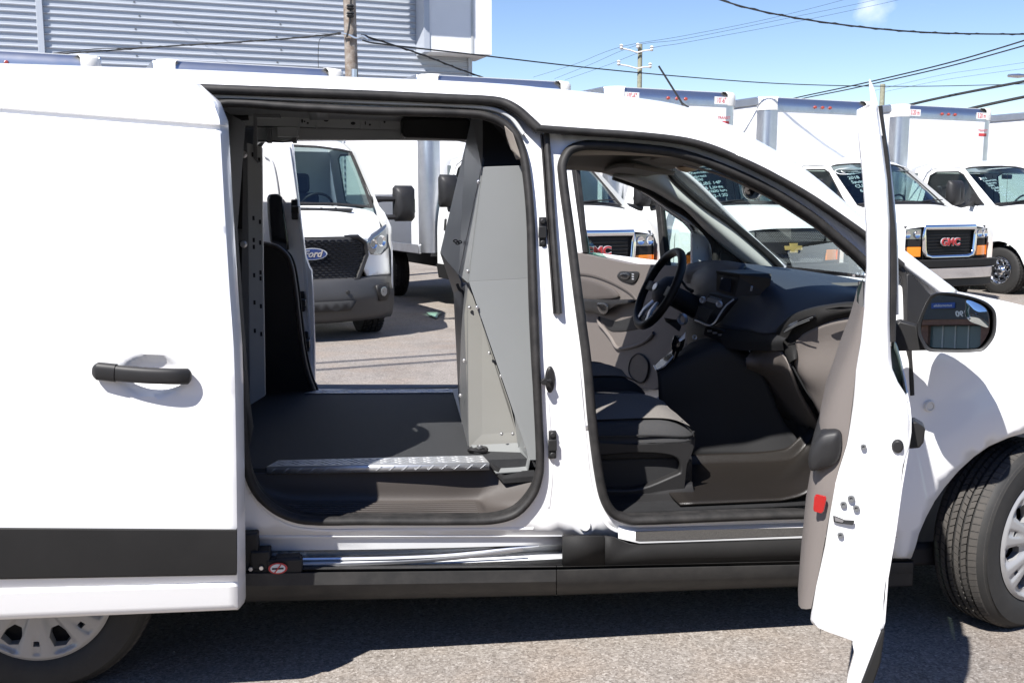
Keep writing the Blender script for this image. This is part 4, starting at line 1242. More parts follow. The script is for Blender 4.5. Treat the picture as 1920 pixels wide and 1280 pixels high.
# tie-down ring on the floor
rg = PZ(896, 843, ZF + .012)
MB().tube([rg + Vector((.030 * math.cos(a), .016 * math.sin(a), .004 * math.sin(a * 2))) for a in [2 * math.pi * k / 24 for k in range(24)]], .0065, 8, closed=True).build('tie_down_ring', M['black'], VAN)
MB().lathe([(0, 0), (.010, 0), (.010, .012), (0, .014)], 14, Matrix.Translation(rg + Vector((.008, .014, .002))) @ Matrix.Rotation(math.radians(90), 4, 'X')).build('tie_down_bolt', M['bolt'], VAN)
MB().prism([PZ(x, y, ZF + .002) for x, y in ((848, 731), (862, 728), (871, 790), (866, 792))], (0, 0, .004)).build('floor_edge_strip', M['grey2'], VAN)
# ---- front cab: floor, seats -------------------------------------------------------------------------
def rbox(name, m, parent, x0, x1, y0, y1, z0, z1, bev, seg=4, fn=None, sub=8):
    """rounded cushion-like box, optionally deformed by fn"""
    bm = bmesh.new()
    bmesh.ops.create_cube(bm, size=1)
    bmesh.ops.subdivide_edges(bm, edges=bm.edges, cuts=sub, use_grid_fill=True)
    me = bpy.data.meshes.new(name)
    for v in bm.verts:
        p = v.co * 2
        q = 8.0
        n = (abs(p.x) ** q + abs(p.y) ** q + abs(p.z) ** q) ** (1 / q)
        p = p / n * 1.0
        c = Vector(((x0 + x1) / 2 + p.x * (x1 - x0) / 2, (y0 + y1) / 2 + p.y * (y1 - y0) / 2, (z0 + z1) / 2 + p.z * (z1 - z0) / 2))
        if fn: c = fn(c, p)
        v.co = c
    bmesh.ops.recalc_face_normals(bm, faces=bm.faces)
    bm.to_mesh(me); bm.free()
    me.materials.append(m)
    me.polygons.foreach_set('use_smooth', [True] * len(me.polygons))
    me.set_sharp_from_angle(angle=math.radians(50))
    o = bpy.data.objects.new(name, me); COL.objects.link(o)
    if parent is not None: adopt(o, parent)
    return o
ZC = .445
rows = N([[(1085, 962, .16), (1200, 966, .16), (1330, 962, .16), (1430, 958, .16), (1515, 955, .16), (1620, 950, .16)],
          [(1100, 930, .28), (1210, 934, .26), (1330, 925, .26), (1420, 918, .26), (1485, 912, .26), (1600, 900, .24)],
          [(1150, 880, .60), (1240, 880, .56), (1318, 872, .54), (1400, 868, .52), (1441, 905, .30), (1560, 890, .26)],
          [(1180, 860, .66), (1260, 858, .66), (1320, 855, .68), (1400, 850, .70), (1470, 868, .50), (1560, 830, .35)]])
fl = [[Vector((x, y, ZC)) for x in (.5, .9, 1.3, 1.52)] for y in (.13, .4, .8, 1.1, 1.6)]
MB().grid(fl).build('cab_floor', M['carpet'], VAN, solid=.01)
# moulded vinyl mat rising at the toe board and by the sill
A0, A1 = PZ(1441, 908, ZC), PZ(1466, 865, ZC)
mt = [[Vector((1.0, .15, ZC + .006)), Vector((1.3, .15, ZC + .006)), Vector((A0.x - .03, .15, ZC + .008)), Vector((A0.x + .05, .15, ZC + .03)), Vector((A0.x + .12, .15, ZC + .10))],
      [Vector((1.0, .3, ZC + .006)), Vector((1.3, .3, ZC + .006)), Vector((A0.x - .01, .3, ZC + .008)), Vector((A0.x + .06, .3, ZC + .035)), Vector((A0.x + .14, .3, ZC + .11))],
      [Vector((1.0, .62, ZC + .006)), Vector((1.3, .62, ZC + .006)), Vector((A1.x, .62, ZC + .008)), Vector((A1.x + .07, .64, ZC + .04)), Vector((A1.x + .14, .66, ZC + .11))],
      [Vector((1.0, .66, ZC + .04)), Vector((1.3, .66, ZC + .04)), Vector((A1.x, .66, ZC + .05)), Vector((A1.x + .07, .68, ZC + .09)), Vector((A1.x + .14, .70, ZC + .14))]]
patch(mt, 6, 6).build('floor_mat', M['mat'], VAN, smooth=60, solid=.008, solid_off=-1)
MB().prism([P(x, y, Y) for x, y, Y in ((1150, 950, .20), (1320, 947, .20), (1372, 945, .20), (1376, 955, .17), (1330, 962, .16), (1160, 966, .15))], (0, 0, -.02)).build('seat_mount_step', M['black'], VAN, bevel=.006)

def seat(name, y0, y1, x1, near):
    # cushion: bolsters each side, soft front edge
    zt_ = .712
    def f(c, p):
        u = (c.y - (y0 + y1) / 2) / ((y1 - y0) / 2)
        k = min(1, max(0, (p.z + .2) / .9)); k = k * k * (3 - 2 * k)
        fr_ = min(1, max(0, (c.x - (x1 - .20)) / .20))
        c.z += k * (.028 * abs(u) ** 3 - .012 * (1 - u * u))
        c.z -= k * .055 * max(0, (c.x - (x1 - .16)) / .16) ** 2
        c.z -= k * .045 * max(0, abs(u) - .86) / .14
        if near: c.z -= k * .046 * max(0, -u) ** 1.6
        c.x -= .05 * abs(u) ** 3 * fr_
        return c
    root = rbox(name, M['fabric'], VAN, x1 - .53, x1, y0, y1, .565, zt_, .05, fn=f, sub=14)
    # lighter centre panel lies 2 mm proud
    cen = [[Vector((x, (y0 + y1) / 2 + (y1 - y0) * .33 * s, zt_ + .008 - .012 * (1 - (s * .66) ** 2) + .028 * abs(s * .66) ** 3 - (.046 * max(0, -s * .66) ** 1.6 if near else 0) - .055 * max(0, (x - (x1 - .16)) / .16) ** 2)) for s in (-1, -.5, 0, .5, 1)] for x in (x1 - .5, x1 - .3, x1 - .18, x1 - .10, x1 - .035)]
    patch(cen, 5, 4).build('cushion_centre', M['fabricgrey'], root, smooth=60)
    # piping along the side
    sd = [Vector((x1 - .5, y0 + .004, .66)), Vector((x1 - .2, y0 + .002, .655)), Vector((x1 - .06, y0 + .03, .64)), Vector((x1 - .01, y0 + .12, .635))]
    MB().tube(catmull(sd, 6), .004, 6).build('piping', M['dark'], root)
    def g(c, p):
        c.x -= .16 * (c.z - .7) + 0
        return c
    rbox('backrest', M['fabric'], root, x1 - .62, x1 - .46, y0 + .01, y1 - .01, .64, 1.22, .05, fn=g, sub=8)
    rbox('headrest', M['fabric'], root, x1 - .74, x1 - .64, (y0 + y1) / 2 - .13, (y0 + y1) / 2 + .13, 1.25, 1.45, .04, sub=6)
    return root
SX = P(1307, 798, .40).x + .005
NS = seat('seat', .30, .80, SX, True)
NS['label'] = 'near front passenger seat with black fabric cushion'
FS = seat('seat', 1.03, 1.53, SX + .02, False)
# side cover of the near seat, with recessed pocket
oc_ = [(1090, 838), (1190, 834), (1260, 831), (1299, 833), (1297, 850), (1288, 870), (1284, 906), (1279, 924), (1240, 923), (1217, 926), (1150, 930), (1090, 932)]
ho = [(1100, 862), (1150, 853), (1200, 850), (1250, 853), (1272, 862), (1276, 884), (1266, 890), (1202, 915), (1150, 918), (1100, 912)]
o2 = [(P(x, y, .285).x, P(x, y, .285).z) for x, y in catmull([Vector(p) for p in oc_], 3, True)]
hh2 = [(P(x, y, .285).x, P(x, y, .285).z) for x, y in catmull([Vector(p) for p in ho], 4, True)]
mb = panel2d(o2, [hh2], .05, lambda x, z: Vector((x, .285, z)))
mb.grid([[Vector((x, .285, z)) for x, z in hh2], [Vector((x, .325, z)) for x, z in hh2]], closed_v=True)
mb.build('seat_side_cover', M['black'], NS, smooth=40, bevel=.006)
MB().prism([Vector((x, .325, z)) for x, z in hh2], (0, .01, 0)).build('seat_side_pocket', M['dark'], NS)
MB().box(SX - .5, SX - .04, .32, .78, .45, .58).build('seat_base', M['dark'], NS, bevel=.02)
MB().box(SX - .5, SX - .04, 1.05, 1.51, .45, .58).build('seat_base', M['dark'], FS, bevel=.02)
MB().prism([P(x, y, Y) for x, y, Y in ((1217, 925, .28), (1300, 903, .30), (1302, 925, .27), (1322, 930, .24), (1324, 944, .20), (1300, 950, .18), (1140, 955, .18), (1140, 930, .28))], (0, .03, 0)).build('seat_rail_cover', M['black'], NS, bevel=.008, seg=3)

# ---- driver's door (far side), standing open -------------------------------------------------------
TD2 = math.radians(75)
HD = Vector((1.50, 1.80, 0))
ND = Vector((-math.sin(TD2), -math.cos(TD2), 0))          # towards the inside of the door
UD = Vector((-math.cos(TD2), math.sin(TD2), 0))           # hinge -> latch
def Q(x, y, d=0.0): return PPL(x, y, HD + ND * d, ND)      # d: distance proud of the door's inner face
def dslab(name, pxs, d, thick, m, parent, bevel=.004, sm=0):
    if sm: pxs = [tuple(p) for p in catmull([Vector(p) for p in pxs], sm, True)]
    return MB().prism([Q(x, y, d) for x, y in pxs], -ND * thick).build(name, m, parent, bevel=bevel, seg=2)
FDO = dslab('driver_door', [(1052, 468), (1083, 474), (1130, 484), (1181, 495), (1239, 497), (1290, 500), (1290, 640), (1262, 690), (1240, 722), (1226, 731), (1200, 727), (1150, 742), (1050, 770)], .02, .05, M['taupe'], VAN, bevel=.010)
FDO['label'] = 'open driver door beyond the seats, seen from inside'
dslab('door_skin', [(1048, 466), (1290, 496), (1300, 640), (1240, 745), (1050, 790)], -.06, .02, M['white'], FDO)
def bulged(name, pts, d0, depth, m, parent, sm=3):
    """soft raised shape: outline on the trim, puffed towards the cab"""
    c = catmull([Vector(p) for p in pts], sm, True)
    cx = sum(p[0] for p in c) / len(c); cy = sum(p[1] for p in c) / len(c)
    rows = []
    for s, d in ((1.0, 0), (.985, .35), (.95, .7), (.85, .95), (.5, 1.0), (.12, 1.0)):
        rows.append([Q(cx + (p[0] - cx) * s, cy + (p[1] - cy) * s, d0 + depth * d) for p in c])
    mb = MB().grid(rows, closed_v=True)
    mb.f.append(tuple((len(rows) - 1) * len(c) + i for i in range(len(c))))
    return mb.build(name, m, parent, smooth=60)
def dtu(pts, d, r, nm, m, parent=None, flat=None):
    return MB().tube(catmull([Q(x, y, d) for x, y in pts], 5), r, 8, flat=flat, up=ND if flat else None).build(nm, m, parent or FDO)
bulged('door_card_recess', [(1078, 521), (1105, 523), (1130, 531), (1150, 541), (1163, 556), (1150, 561), (1135, 562), (1080, 562)], .021, .012, M['taupe2'], FDO)
bulged('armrest', [(1078, 560), (1110, 561), (1140, 562), (1175, 561), (1193, 562), (1192, 567), (1160, 572), (1142, 582), (1132, 592), (1112, 586), (1078, 582)], .021, .05, M['black'], FDO)
dtu(((1078, 512), (1110, 516), (1140, 526), (1168, 540), (1185, 552), (1194, 563)), .022, .009, 'trim_crease', M['taupe2'], flat=.006)
bulged('door_pull', [(1119, 569), (1130, 567), (1139, 570), (1141, 580), (1136, 588), (1125, 586)], .075, .006, M['gloss'], FDO)
bulged('map_pocket', [(1124, 594), (1140, 603), (1165, 600), (1208, 588), (1214, 606), (1192, 618), (1150, 622), (1138, 616)], .0205, .004, M['dark'], FDO)
dtu(((1122, 594), (1124, 606), (1134, 618), (1146, 634), (1154, 648), (1160, 653), (1176, 652), (1200, 645), (1218, 634), (1226, 624)), .024, .010, 'pocket_lip', M['taupe'], flat=.012)
HB = bulged('handle_bezel', [(1157, 517), (1163, 509), (1180, 509), (1198, 510), (1197, 520), (1188, 532), (1172, 529), (1160, 523)], .021, .008, M['black'], FDO)
bulged('door_handle', [(1164, 512), (1180, 512), (1180, 522), (1170, 524), (1162, 518)], .029, .006, M['gloss'], HB)
for y in (514, 518.5, 523):
    p = Q(1187, y, .030); MB().prism([p + UD * a + Vector((0, 0, b)) for a, b in ((-.01, -.003), (.01, -.003), (.01, .003), (-.01, .003))], ND * .002).build('lock_button', M['silverplastic'], HB)
spk = catmull([Vector(p) for p in ((1197, 663), (1213, 676), (1215, 694), (1208, 713), (1197, 717), (1182, 704), (1179, 690), (1184, 672))], 4, True)
MB().prism([Q(p[0], p[1], .028) for p in spk], -ND * .01).build('door_speaker', M['taupe2'], FDO, bevel=.003)
dtu([tuple(p) for p in spk] + [tuple(spk[0])], .029, .004, 'speaker_rim', M['dark'])
dslab('door_window_frame', [(1062, 318), (1073, 317), (1077, 360), (1084, 420), (1093, 474), (1082, 476), (1071, 420)], .01, .05, M['white'], FDO)
dslab('door_window_seal', [(1071, 317), (1079, 318), (1085, 370), (1091, 430), (1097, 474), (1092, 475), (1085, 420), (1078, 370)], .016, .03, M['rubber'], FDO)
dslab('window_divider', [(1226, 362), (1236, 372), (1242, 430), (1249, 498), (1238, 498), (1233, 430)], .015, .03, M['rubber'], FDO)
dtu(((1062, 312), (1110, 314), (1160, 331), (1196, 348), (1236, 371), (1270, 402), (1296, 428), (1303, 445), (1304, 470), (1298, 500)), .012, .014, 'window_channel', M['gloss'], flat=.010)
MB().prism([Q(x, y, 0) for x, y in ((1082, 428), (1090, 432), (1102, 446), (1120, 468), (1142, 488), (1084, 476))], -ND * .004).build('side_window', M['sglass'], FDO)
MB().prism([Q(x, y, 0) for x, y in ((1234, 371), (1296, 428), (1303, 445), (1302, 498), (1249, 499))], -ND * .004).build('quarter_window', M['wglass'], FDO)
slab('driver_door_edge', [(1298, 436), (1308, 438), (1330, 446), (1332, 492), (1320, 496), (1298, 498)], 1.64, .03, M['white2'], VAN, bevel=.006)
# ---- far A pillar trim, sail panel -----------------------------------------------------------------------
up = [(1251, 323, 1.47), (1262, 338, 1.48), (1288, 362, 1.49), (1314, 384, 1.50), (1369, 422, 1.52), (1440, 483, 1.54), (1462, 506, 1.55)]
lo = [(1150, 326, 1.55), (1221, 352, 1.58), (1256, 372, 1.58), (1288, 392, 1.59), (1330, 436, 1.60), (1385, 480, 1.60), (1412, 498, 1.60)]
md = [((a[0] + b[0]) / 2 - 3, (a[1] + b[1]) / 2 + 2, min(a[2], b[2]) - .005) for a, b in zip(up, lo)]
patch(N([up, md, lo]), 5, 5).build('pillar_trim', M['pillartrim'], VAN, smooth=60, solid=.012)
MB().tube(catmull([P(x + 3, y - 3, Y - .02) for x, y, Y in up], 5), .016, 8).build('screen_seal', M['rubber'], VAN)
MB().tube(catmull([P(x, y, 1.60) for x, y in ((1150, 331), (1190, 346), (1222, 362), (1256, 384), (1290, 404), (1322, 434), (1338, 458), (1342, 496))], 5), .016, 8).build('door_seal', M['rubber'], VAN)
slab('sail_panel', [(1340, 450), (1352, 458), (1408, 494), (1344, 494)], 1.60, .02, M['black'], VAN, bevel=.004)
MB().tube(catmull([P(x, y, 1.597) for x, y in ((1350, 494), (1351, 474), (1362, 473), (1378, 484), (1385, 493))], 5), .0018, 6).build('tweeter_rim', M['taupe2'], VAN)
# near roof lining seen under the seal: light edge strip
MB().tube(catmull([S(x, y, .10) for x, y in ((1280, 309), (1345, 326), (1400, 349), (1448, 374), (1500, 407), (1545, 438), (1590, 478))], 5), .004, 6).build('lining_edge', M['taupe'], VAN)

# ---- dashboard --------------------------------------------------------------------------------------------
base = [Vector((1.90, 1.58, 1.14)), Vector((1.90, 1.25, 1.142)), Vector((1.90, .92, 1.142)), Vector((1.88, .62, 1.138)), Vector((1.80, .38, 1.13)), Vector((1.70, .16, 1.11))]
r1 = [P(*p) for p in ((1318, 492, 1.60), (1372, 492, 1.30), (1448, 506, .98), (1500, 528, .72), (1560, 545, .45), (1640, 552, .16))]
r2 = [P(*p) for p in ((1300, 497, 1.58), (1348, 500, 1.20), (1424, 516, .92), (1462, 552, .68), (1500, 585, .45), (1640, 566, .15))]
r3 = [P(*p) for p in ((1290, 510, 1.58), (1318, 530, 1.22), (1390, 556, .92), (1432, 588, .70), (1462, 612, .48), (1640, 575, .15))]
r4 = [P(*p) for p in ((1284, 560, 1.58), (1312, 590, 1.22), (1345, 612, .92), (1398, 618, .72), (1450, 624, .50), (1640, 600, .16))]
DASH = patch([base, r1, r2, r3, r4], 7, 7).build('dashboard', M['dash'], VAN, smooth=60, solid=.012, solid_off=-1)
# cubby in the top near the passenger
MB().prism([P(x, y, Y) for x, y, Y in ((1543, 541, .60), (1560, 533, .62), (1640, 532, .45), (1640, 560, .32), (1588, 562, .40))], (0, .0, .006)).build('dash_top_tray', mat('tray_mat', (.11, .105, .10), .8, bump=.6, bscale=900), DASH, bevel=.002)
# instrument hood and screen
ih = N([[(1292, 500, 1.55), (1320, 494, 1.45), (1360, 494, 1.25), (1400, 500, 1.05)], [(1288, 512, 1.50), (1316, 507, 1.40), (1352, 507, 1.2), (1392, 512, 1.02)], [(1290, 530, 1.50), (1316, 530, 1.40), (1350, 530, 1.2), (1390, 530, 1.02)]])
patch(ih, 6, 6).build('instrument_hood', M['dash'], DASH, smooth=60, solid=.015)
MB().prism([P(*p) for p in ((1296, 520, 1.46), (1336, 518, 1.30), (1334, 566, 1.28), (1292, 566, 1.46))], (.04, 0, 0)).build('instrument_panel', M['dark'], DASH)
sq = {k: P(*v) for k, v in dict(a=(1342, 507, .99), b=(1386, 513, .84), c=(1446, 513, .80), d=(1405, 505, .95), e=(1344, 514, .985), f=(1385, 521, .845), g=(1377, 556, .845), h=(1343, 545, .985), i=(1446, 522, .79), j=(1440, 552, .80)).items()}
MBs = MB(); ks = list(sq); MBs.add([sq[k] for k in ks], [tuple(ks.index(c) for c in q) for q in ('abfe', 'adcb', 'efgh', 'bcif', 'fijg')])
SCR = MBs.build('display_housing', M['black'], DASH, smooth=0, bevel=.004)
MB().prism([P(*p) for p in ((1354, 519.5, .925), (1371, 523, .87), (1370, 548, .87), (1350, 542, .925))], (-.004, -.001, 0)).build('display_screen', M['screen'], SCR)
# centre stack: sloping panel with radio, slot, silver edge
cs = [P(*p) for p in ((1330, 549, .99), (1376, 561, .84), (1342, 604, .84), (1330, 611, .86), (1304, 601, .98), (1316, 570, 1.0))]
CST = MB().prism(cs, (.03, .02, 0)).build('centre_stack', M['black'], DASH, bevel=.004)
MB().tube(catmull([P(x, y, Y - .004) for x, y, Y in ((1376, 561, .835), (1362, 572, .835), (1350, 588, .835), (1340, 604, .835), (1330, 610, .85), (1312, 603, .94), (1303, 600, .98))], 4), .0035, 6).build('stack_trim', M['silverplastic'], CST)
MB().prism([P(*p) for p in ((1313, 573, .975), (1337, 581, .86), (1326, 602, .86), (1306, 592, .975))], (-.006, 0, 0)).build('storage_slot', M['dark'], CST)
for p in ((1319, 562, .965), (1350, 570, .855)):
    MB().lathe([(0, -.006), (.010, -.008), (.0125, -.010), (.014, -.006), (.014, 0)], 16, Matrix.Translation(P(*p)) @ Matrix.Rotation(math.radians(-60), 4, 'Z')).build('radio_knob', M['silverplastic'], CST)
MB().prism([P(*p) for p in ((1330, 558, .94), (1350, 563, .86), (1346, 570, .86), (1326, 565, .94))], (-.006, 0, .002)).build('radio_buttons', M['greydark'], CST, bevel=.002)
MB().box(-.003, .003, -.003, .003, -.010, .010).xform(Matrix.Translation(P(1409, 541, .75)) @ Matrix.Rotation(.5, 4, 'X')).build('vent_lever', M['silverplastic'], DASH)
# lower dash, knee area, tunnel: dark mouldings
ld = N([[(1284, 560, 1.58), (1312, 592, 1.22), (1345, 612, .92), (1398, 620, .72), (1450, 626, .50), (1474, 634, .36)],
        [(1284, 600, 1.50), (1300, 618, 1.18), (1340, 628, .90), (1396, 640, .70), (1440, 640, .52), (1468, 640, .38)],
        [(1290, 660, 1.48), (1296, 652, 1.15), (1336, 650, .90), (1396, 657, .70), (1440, 657, .54), (1470, 657, .40)]])
patch(ld, 5, 6).build('lower_dashboard', M['dark'], DASH, smooth=60)
tn = N([[(1229, 690, 1.00), (1262, 668, 1.00), (1300, 640, 1.0), (1350, 632, .94), (1400, 650, .86)],
        [(1232, 700, .88), (1272, 680, .86), (1310, 660, .84), (1350, 648, .82), (1410, 668, .80)],
        [(1234, 716, .86), (1280, 712, .84), (1330, 705, .82), (1380, 700, .80), (1440, 720, .76)],
        [(1236, 760, .86), (1290, 770, .84), (1340, 775, .82), (1400, 780, .80), (1470, 790, .74)],
        [(1240, 850, .88), (1300, 856, .82), (1350, 858, .80), (1410, 858, .78), (1530, 860, .70)]])
TUN = patch(tn, 6, 6).build('centre_console', M['dark'], VAN, smooth=60, solid=.01)
MB().grid([[Vector((x, y, ZC - .02 + .0 * x)) for y in (.12, .9, 1.65)] for x in (1.45, 1.6)] + [[Vector((x, y, z)) for y in (.12, .9, 1.65)] for x, z in ((1.78, .62), (1.86, .9), (1.9, 1.12))]).build('toe_board', M['carpet'], VAN, smooth=50)
# gear lever with chrome-edged gate
gt = [P(*p) for p in ((1226, 690, .98), (1236, 680, .99), (1258, 662, .99), (1266, 660, .95), (1262, 672, .90), (1246, 690, .88), (1232, 698, .90))]
GT = MB().prism(gt, (0, 0, .008)).build('gear_gate', M['gloss'], TUN, bevel=.003)
MB().tube(catmull([p + Vector((0, 0, .010)) for p in (gt[0], gt[6], gt[5], gt[4])], 5), .003, 8).build('gate_trim', M['silverplastic'], TUN)
g0, g1 = P(1262, 676, .94), P(1274, 632, .94)
MB().tube([g0, g0.lerp(g1, .4), g0.lerp(g1, .5), g0.lerp(g1, .7), g1, g1 + (g1 - g0) * .05], [.012, .014, .022, .026, .024, .012], 14).build('gear_lever', M['gloss'], TUN)
MB().prism([P(*p) for p in ((1271, 637, .915), (1279, 629, .915), (1285, 622, .915), (1284, 634, .912), (1274, 641, .912))], (0, -.006, 0)).build('gear_lever_face', M['silverplastic'], TUN, bevel=.002)
ig = P(1281, 598, 1.14)
MB().lathe([(.017, -.012), (.021, -.014), (.025, -.008), (.025, .0), (.016, 0)], 24, Matrix.Translation(ig) @ Matrix.Rotation(math.radians(-55), 4, 'Z')).build('ignition_ring', M['silverplastic'], DASH)
MB().prism([P(*p) for p in ((1247, 596, 1.26), (1270, 600, 1.2), (1278, 612, 1.15), (1274, 622, 1.12), (1262, 612, 1.2), (1250, 604, 1.26))], (0, .02, 0)).build('column_shroud', M['dark'], DASH, bevel=.004)
MB().tube([P(1278, 527, 1.28), P(1288, 540, 1.22), P(1298, 546, 1.18)], [.006, .006, .009], 8).build('wiper_stalk', M['black'], DASH)

# passenger end of the dash: vent bracket, glove box, side moulding
vb = [(1455, 622, .49), (1468, 606, .44), (1487, 591, .38), (1516, 581, .30), (1546, 575, .24), (1580, 570, .20), (1640, 566, .15), (1640, 587, .15), (1600, 592, .18), (1558, 601, .23), (1530, 611, .27), (1511, 622, .31), (1498, 632, .34), (1494, 642, .35), (1496, 671, .35), (1485, 684, .37), (1479, 681, .38), (1468, 655, .43)]
oa = [(1479, 681, .38), (1466, 650, .43), (1455, 622, .49), (1468, 606, .44), (1487, 591, .38), (1516, 581, .30), (1546, 575, .24), (1590, 569, .19), (1640, 566, .15)]
ob = [(1496, 671, .35), (1495, 655, .352), (1494, 642, .352), (1500, 632, .335), (1511, 622, .31), (1530, 611, .27), (1558, 601, .23), (1600, 592, .18), (1640, 587, .15)]
om = [((a[0] * .45 + b[0] * .55), (a[1] * .45 + b[1] * .55) - 1, (a[2] + b[2]) / 2 - .018) for a, b in zip(oa, ob)]
oi = [(a[0] + (3 if k > 2 else 4), a[1] + (-4 if k > 2 else -2), a[2] + .03) for k, a in enumerate(oa)]
ol = [(b[0] + 1, b[1] + 3, b[2] + .02) for b in ob]
VB = patch(N([oi, oa, om, ob, ol]), 4, 5).build('vent_surround', M['clad'], DASH, smooth=60)
def vent(pts, n):
    r = MB().prism([P(*p) for p in pts], (.01, .004, .0)).build('air_vent', M['gloss'], DASH)
    return r
MB().prism([P(*p) for p in ((1467, 620, .395), (1482, 607, .36), (1510, 595, .29), (1530, 591, .25), (1523, 599, .245), (1496, 610, .30), (1472, 624, .375))], (-.003, -.006, .002)).build('air_vent', M['gloss'], VB)
for a, b in (((1474, 618, .36), (1524, 594, .236)), ((1471, 622, .365), (1518, 600, .24))):
    MB().tube([P(*a) + Vector((-.004, -.006, .0)), P((a[0] + b[0]) / 2, (a[1] + b[1]) / 2 - 1.5, (a[2] + b[2]) / 2) + Vector((-.004, -.006, 0)), P(*b) + Vector((-.004, -.006, 0))], .0016, 6).build('vent_slat', M['greydark'], VB)
MB().prism([P(*p) for p in ((1547, 580, .19), (1575, 576, .155), (1604, 576, .135), (1580, 582, .148), (1556, 584, .178))], (-.003, -.005, .002)).build('air_vent', M['gloss'], VB)
# taupe side of the dash, under the bracket
tr = N([[(1494, 640, .36), (1511, 622, .32), (1558, 601, .24), (1600, 592, .19), (1640, 588, .16)],
        [(1496, 655, .36), (1515, 650, .33), (1558, 640, .26), (1600, 640, .21), (1645, 640, .17)],
        [(1494, 682, .38), (1514, 700, .34), (1550, 700, .28), (1600, 700, .22), (1645, 700, .18)],
        [(1512, 720, .38), (1528, 735, .35), (1556, 750, .30), (1600, 760, .24), (1645, 760, .20)],
        [(1540, 772, .37), (1552, 790, .34), (1570, 806, .30), (1600, 820, .26), (1645, 830, .22)],
        [(1552, 800, .38), (1560, 820, .36), (1576, 850, .32), (1600, 870, .28), (1645, 880, .24)]])
patch(tr, 5, 5).build('dash_side_moulding', M['taupe'], DASH, smooth=60, solid=.01)
gb = N([[(1398, 671, .72), (1417, 657, .74), (1440, 657, .62), (1468, 658, .45), (1484, 683, .39)],
        [(1400, 678, .72), (1424, 678, .68), (1448, 681, .58), (1470, 684, .47), (1486, 694, .39)],
        [(1402, 690, .82), (1430, 700, .78), (1456, 706, .68), (1480, 716, .56), (1502, 736, .44)],
        [(1416, 720, 1.0), (1446, 745, .96), (1480, 770, .86), (1506, 784, .72), (1524, 772, .50)],
        [(1430, 760, 1.15), (1460, 785, 1.1), (1500, 805, 1.0), (1526, 815, .86), (1546, 806, .60)]])
patch(gb, 6, 6).build('glove_box', M['taupe'], DASH, smooth=60, solid=.01)
MB().tube(catmull([P(x, y, Y) for x, y, Y in ((1486, 686, .372), (1500, 712, .37), (1514, 736, .372), (1534, 762, .37), (1550, 784, .37))], 5), .0035, 6).build('glove_box_gap', M['dark'], DASH)

# ---- steering wheel -------------------------------------------------------------------------------------------
cW = P(1236, 541, 1.30)
tilt = math.radians(27)
ax = Vector((-math.cos(tilt), -.03, math.sin(tilt))).normalized()     # towards the driver
upw = Vector((math.sin(tilt), 0, math.cos(tilt)))
sdw = ax.cross(upw).normalized()
RW = .178
ring = [cW + upw * (RW * math.cos(a)) + sdw * (RW * math.sin(a)) for a in [2 * math.pi * k / 64 for k in range(64)]]
SW = MB().tube(ring, .0185, 12, closed=True).build('steering_wheel', M['gloss'] if False else M['black'], VAN, smooth=60)
hubp = [[cW - ax * .040 + (upw * math.cos(a) * .080 + sdw * math.sin(a) * .098) * s + ax * .060 * (1 - s ** 3) for a in [2 * math.pi * k / 24 for k in range(24)]] for s in (.05, .4, .75, .95, 1.05)]
mb = MB().grid(hubp, closed_v=True)
mb.f.append(tuple(range(24)))
mb.build('wheel_hub', M['dash'], SW, smooth=60)
o_ = cW + ax * .0215
em = [[o_ + (upw * math.cos(a) * .018 + sdw * math.sin(a) * .026) * s + ax * (.002 if s < .95 else 0) for a in [2 * math.pi * k / 20 for k in range(20)]] for s in (.05, .9, 1)]
mb = MB().grid(em, closed_v=True); mb.f.append(tuple(range(20)))
mb.build('wheel_badge', M['silverplastic'], SW)
for ang, mm_ in ((90, M['black']), (-90, M['black']), (158, M['silverplastic']), (-158, M['silverplastic'])):
    a = math.radians(ang)
    d = upw * math.cos(a) + sdw * math.sin(a)
    e = ax.cross(d)
    wd = .022 if abs(ang) == 90 else .016
    p0, p1 = cW - ax * .020 + d * .06, cW - ax * .004 + d * (RW - .006)
    MB().grid([[p0 - e * wd, p0 + e * wd], [p0.lerp(p1, .5) - e * wd + ax * .008, p0.lerp(p1, .5) + e * wd + ax * .008], [p1 - e * wd, p1 + e * wd]]).build('wheel_spoke', mm_, SW, solid=.012, bevel=.003)
MB().tube([cW - ax * .05, cW - ax * .22], [.045, .05], 16).build('steering_column', M['dark'], SW)

for k in range(5):
    p = P(1333 + k * 4.2, 556.5 + k * 1.3, .925 - k * .016)
    MB().box(-.006, .006, -.004, .0, -.0035, .0035).xform(Matrix.Translation(p)).build('stack_button', M['greydark'], CST, bevel=.001)
CP = MB().prism([P(*q) for q in ((1322, 612, .93), (1352, 618, .84), (1372, 634, .82), (1350, 640, .84), (1318, 628, .93))], (.02, .01, 0)).build('climate_panel', M['black'], DASH, bevel=.003)
for k in range(4):
    p = P(1330 + k * 10, 620 + k * 3.6, .895 - k * .018)
    MB().box(-.009, .009, -.008, .0, -.004, .004).xform(Matrix.Translation(p)).build('climate_button', M['greydark'], CP, bevel=.001)
MB().lathe([(.004, -.006), (.008, -.008), (.010, -.003), (.010, 0)], 14, Matrix.Translation(P(1302, 632, .95))).build('power_socket', M['silverplastic'], DASH)
for yy in (.395, .705):
    pts = [Vector((SX - .42, yy, .716 - (.02 if yy < .5 else 0))), Vector((SX - .25, yy, .712 - (.02 if yy < .5 else 0))), Vector((SX - .12, yy + (.01 if yy < .5 else -.01), .704 - (.02 if yy < .5 else 0))), Vector((SX - .05, yy + (.03 if yy < .5 else -.03), .686 - (.014 if yy < .5 else 0)))]
    MB().tube(catmull(pts, 5), .0035, 6).build('seat_seam', M['dark'], NS)
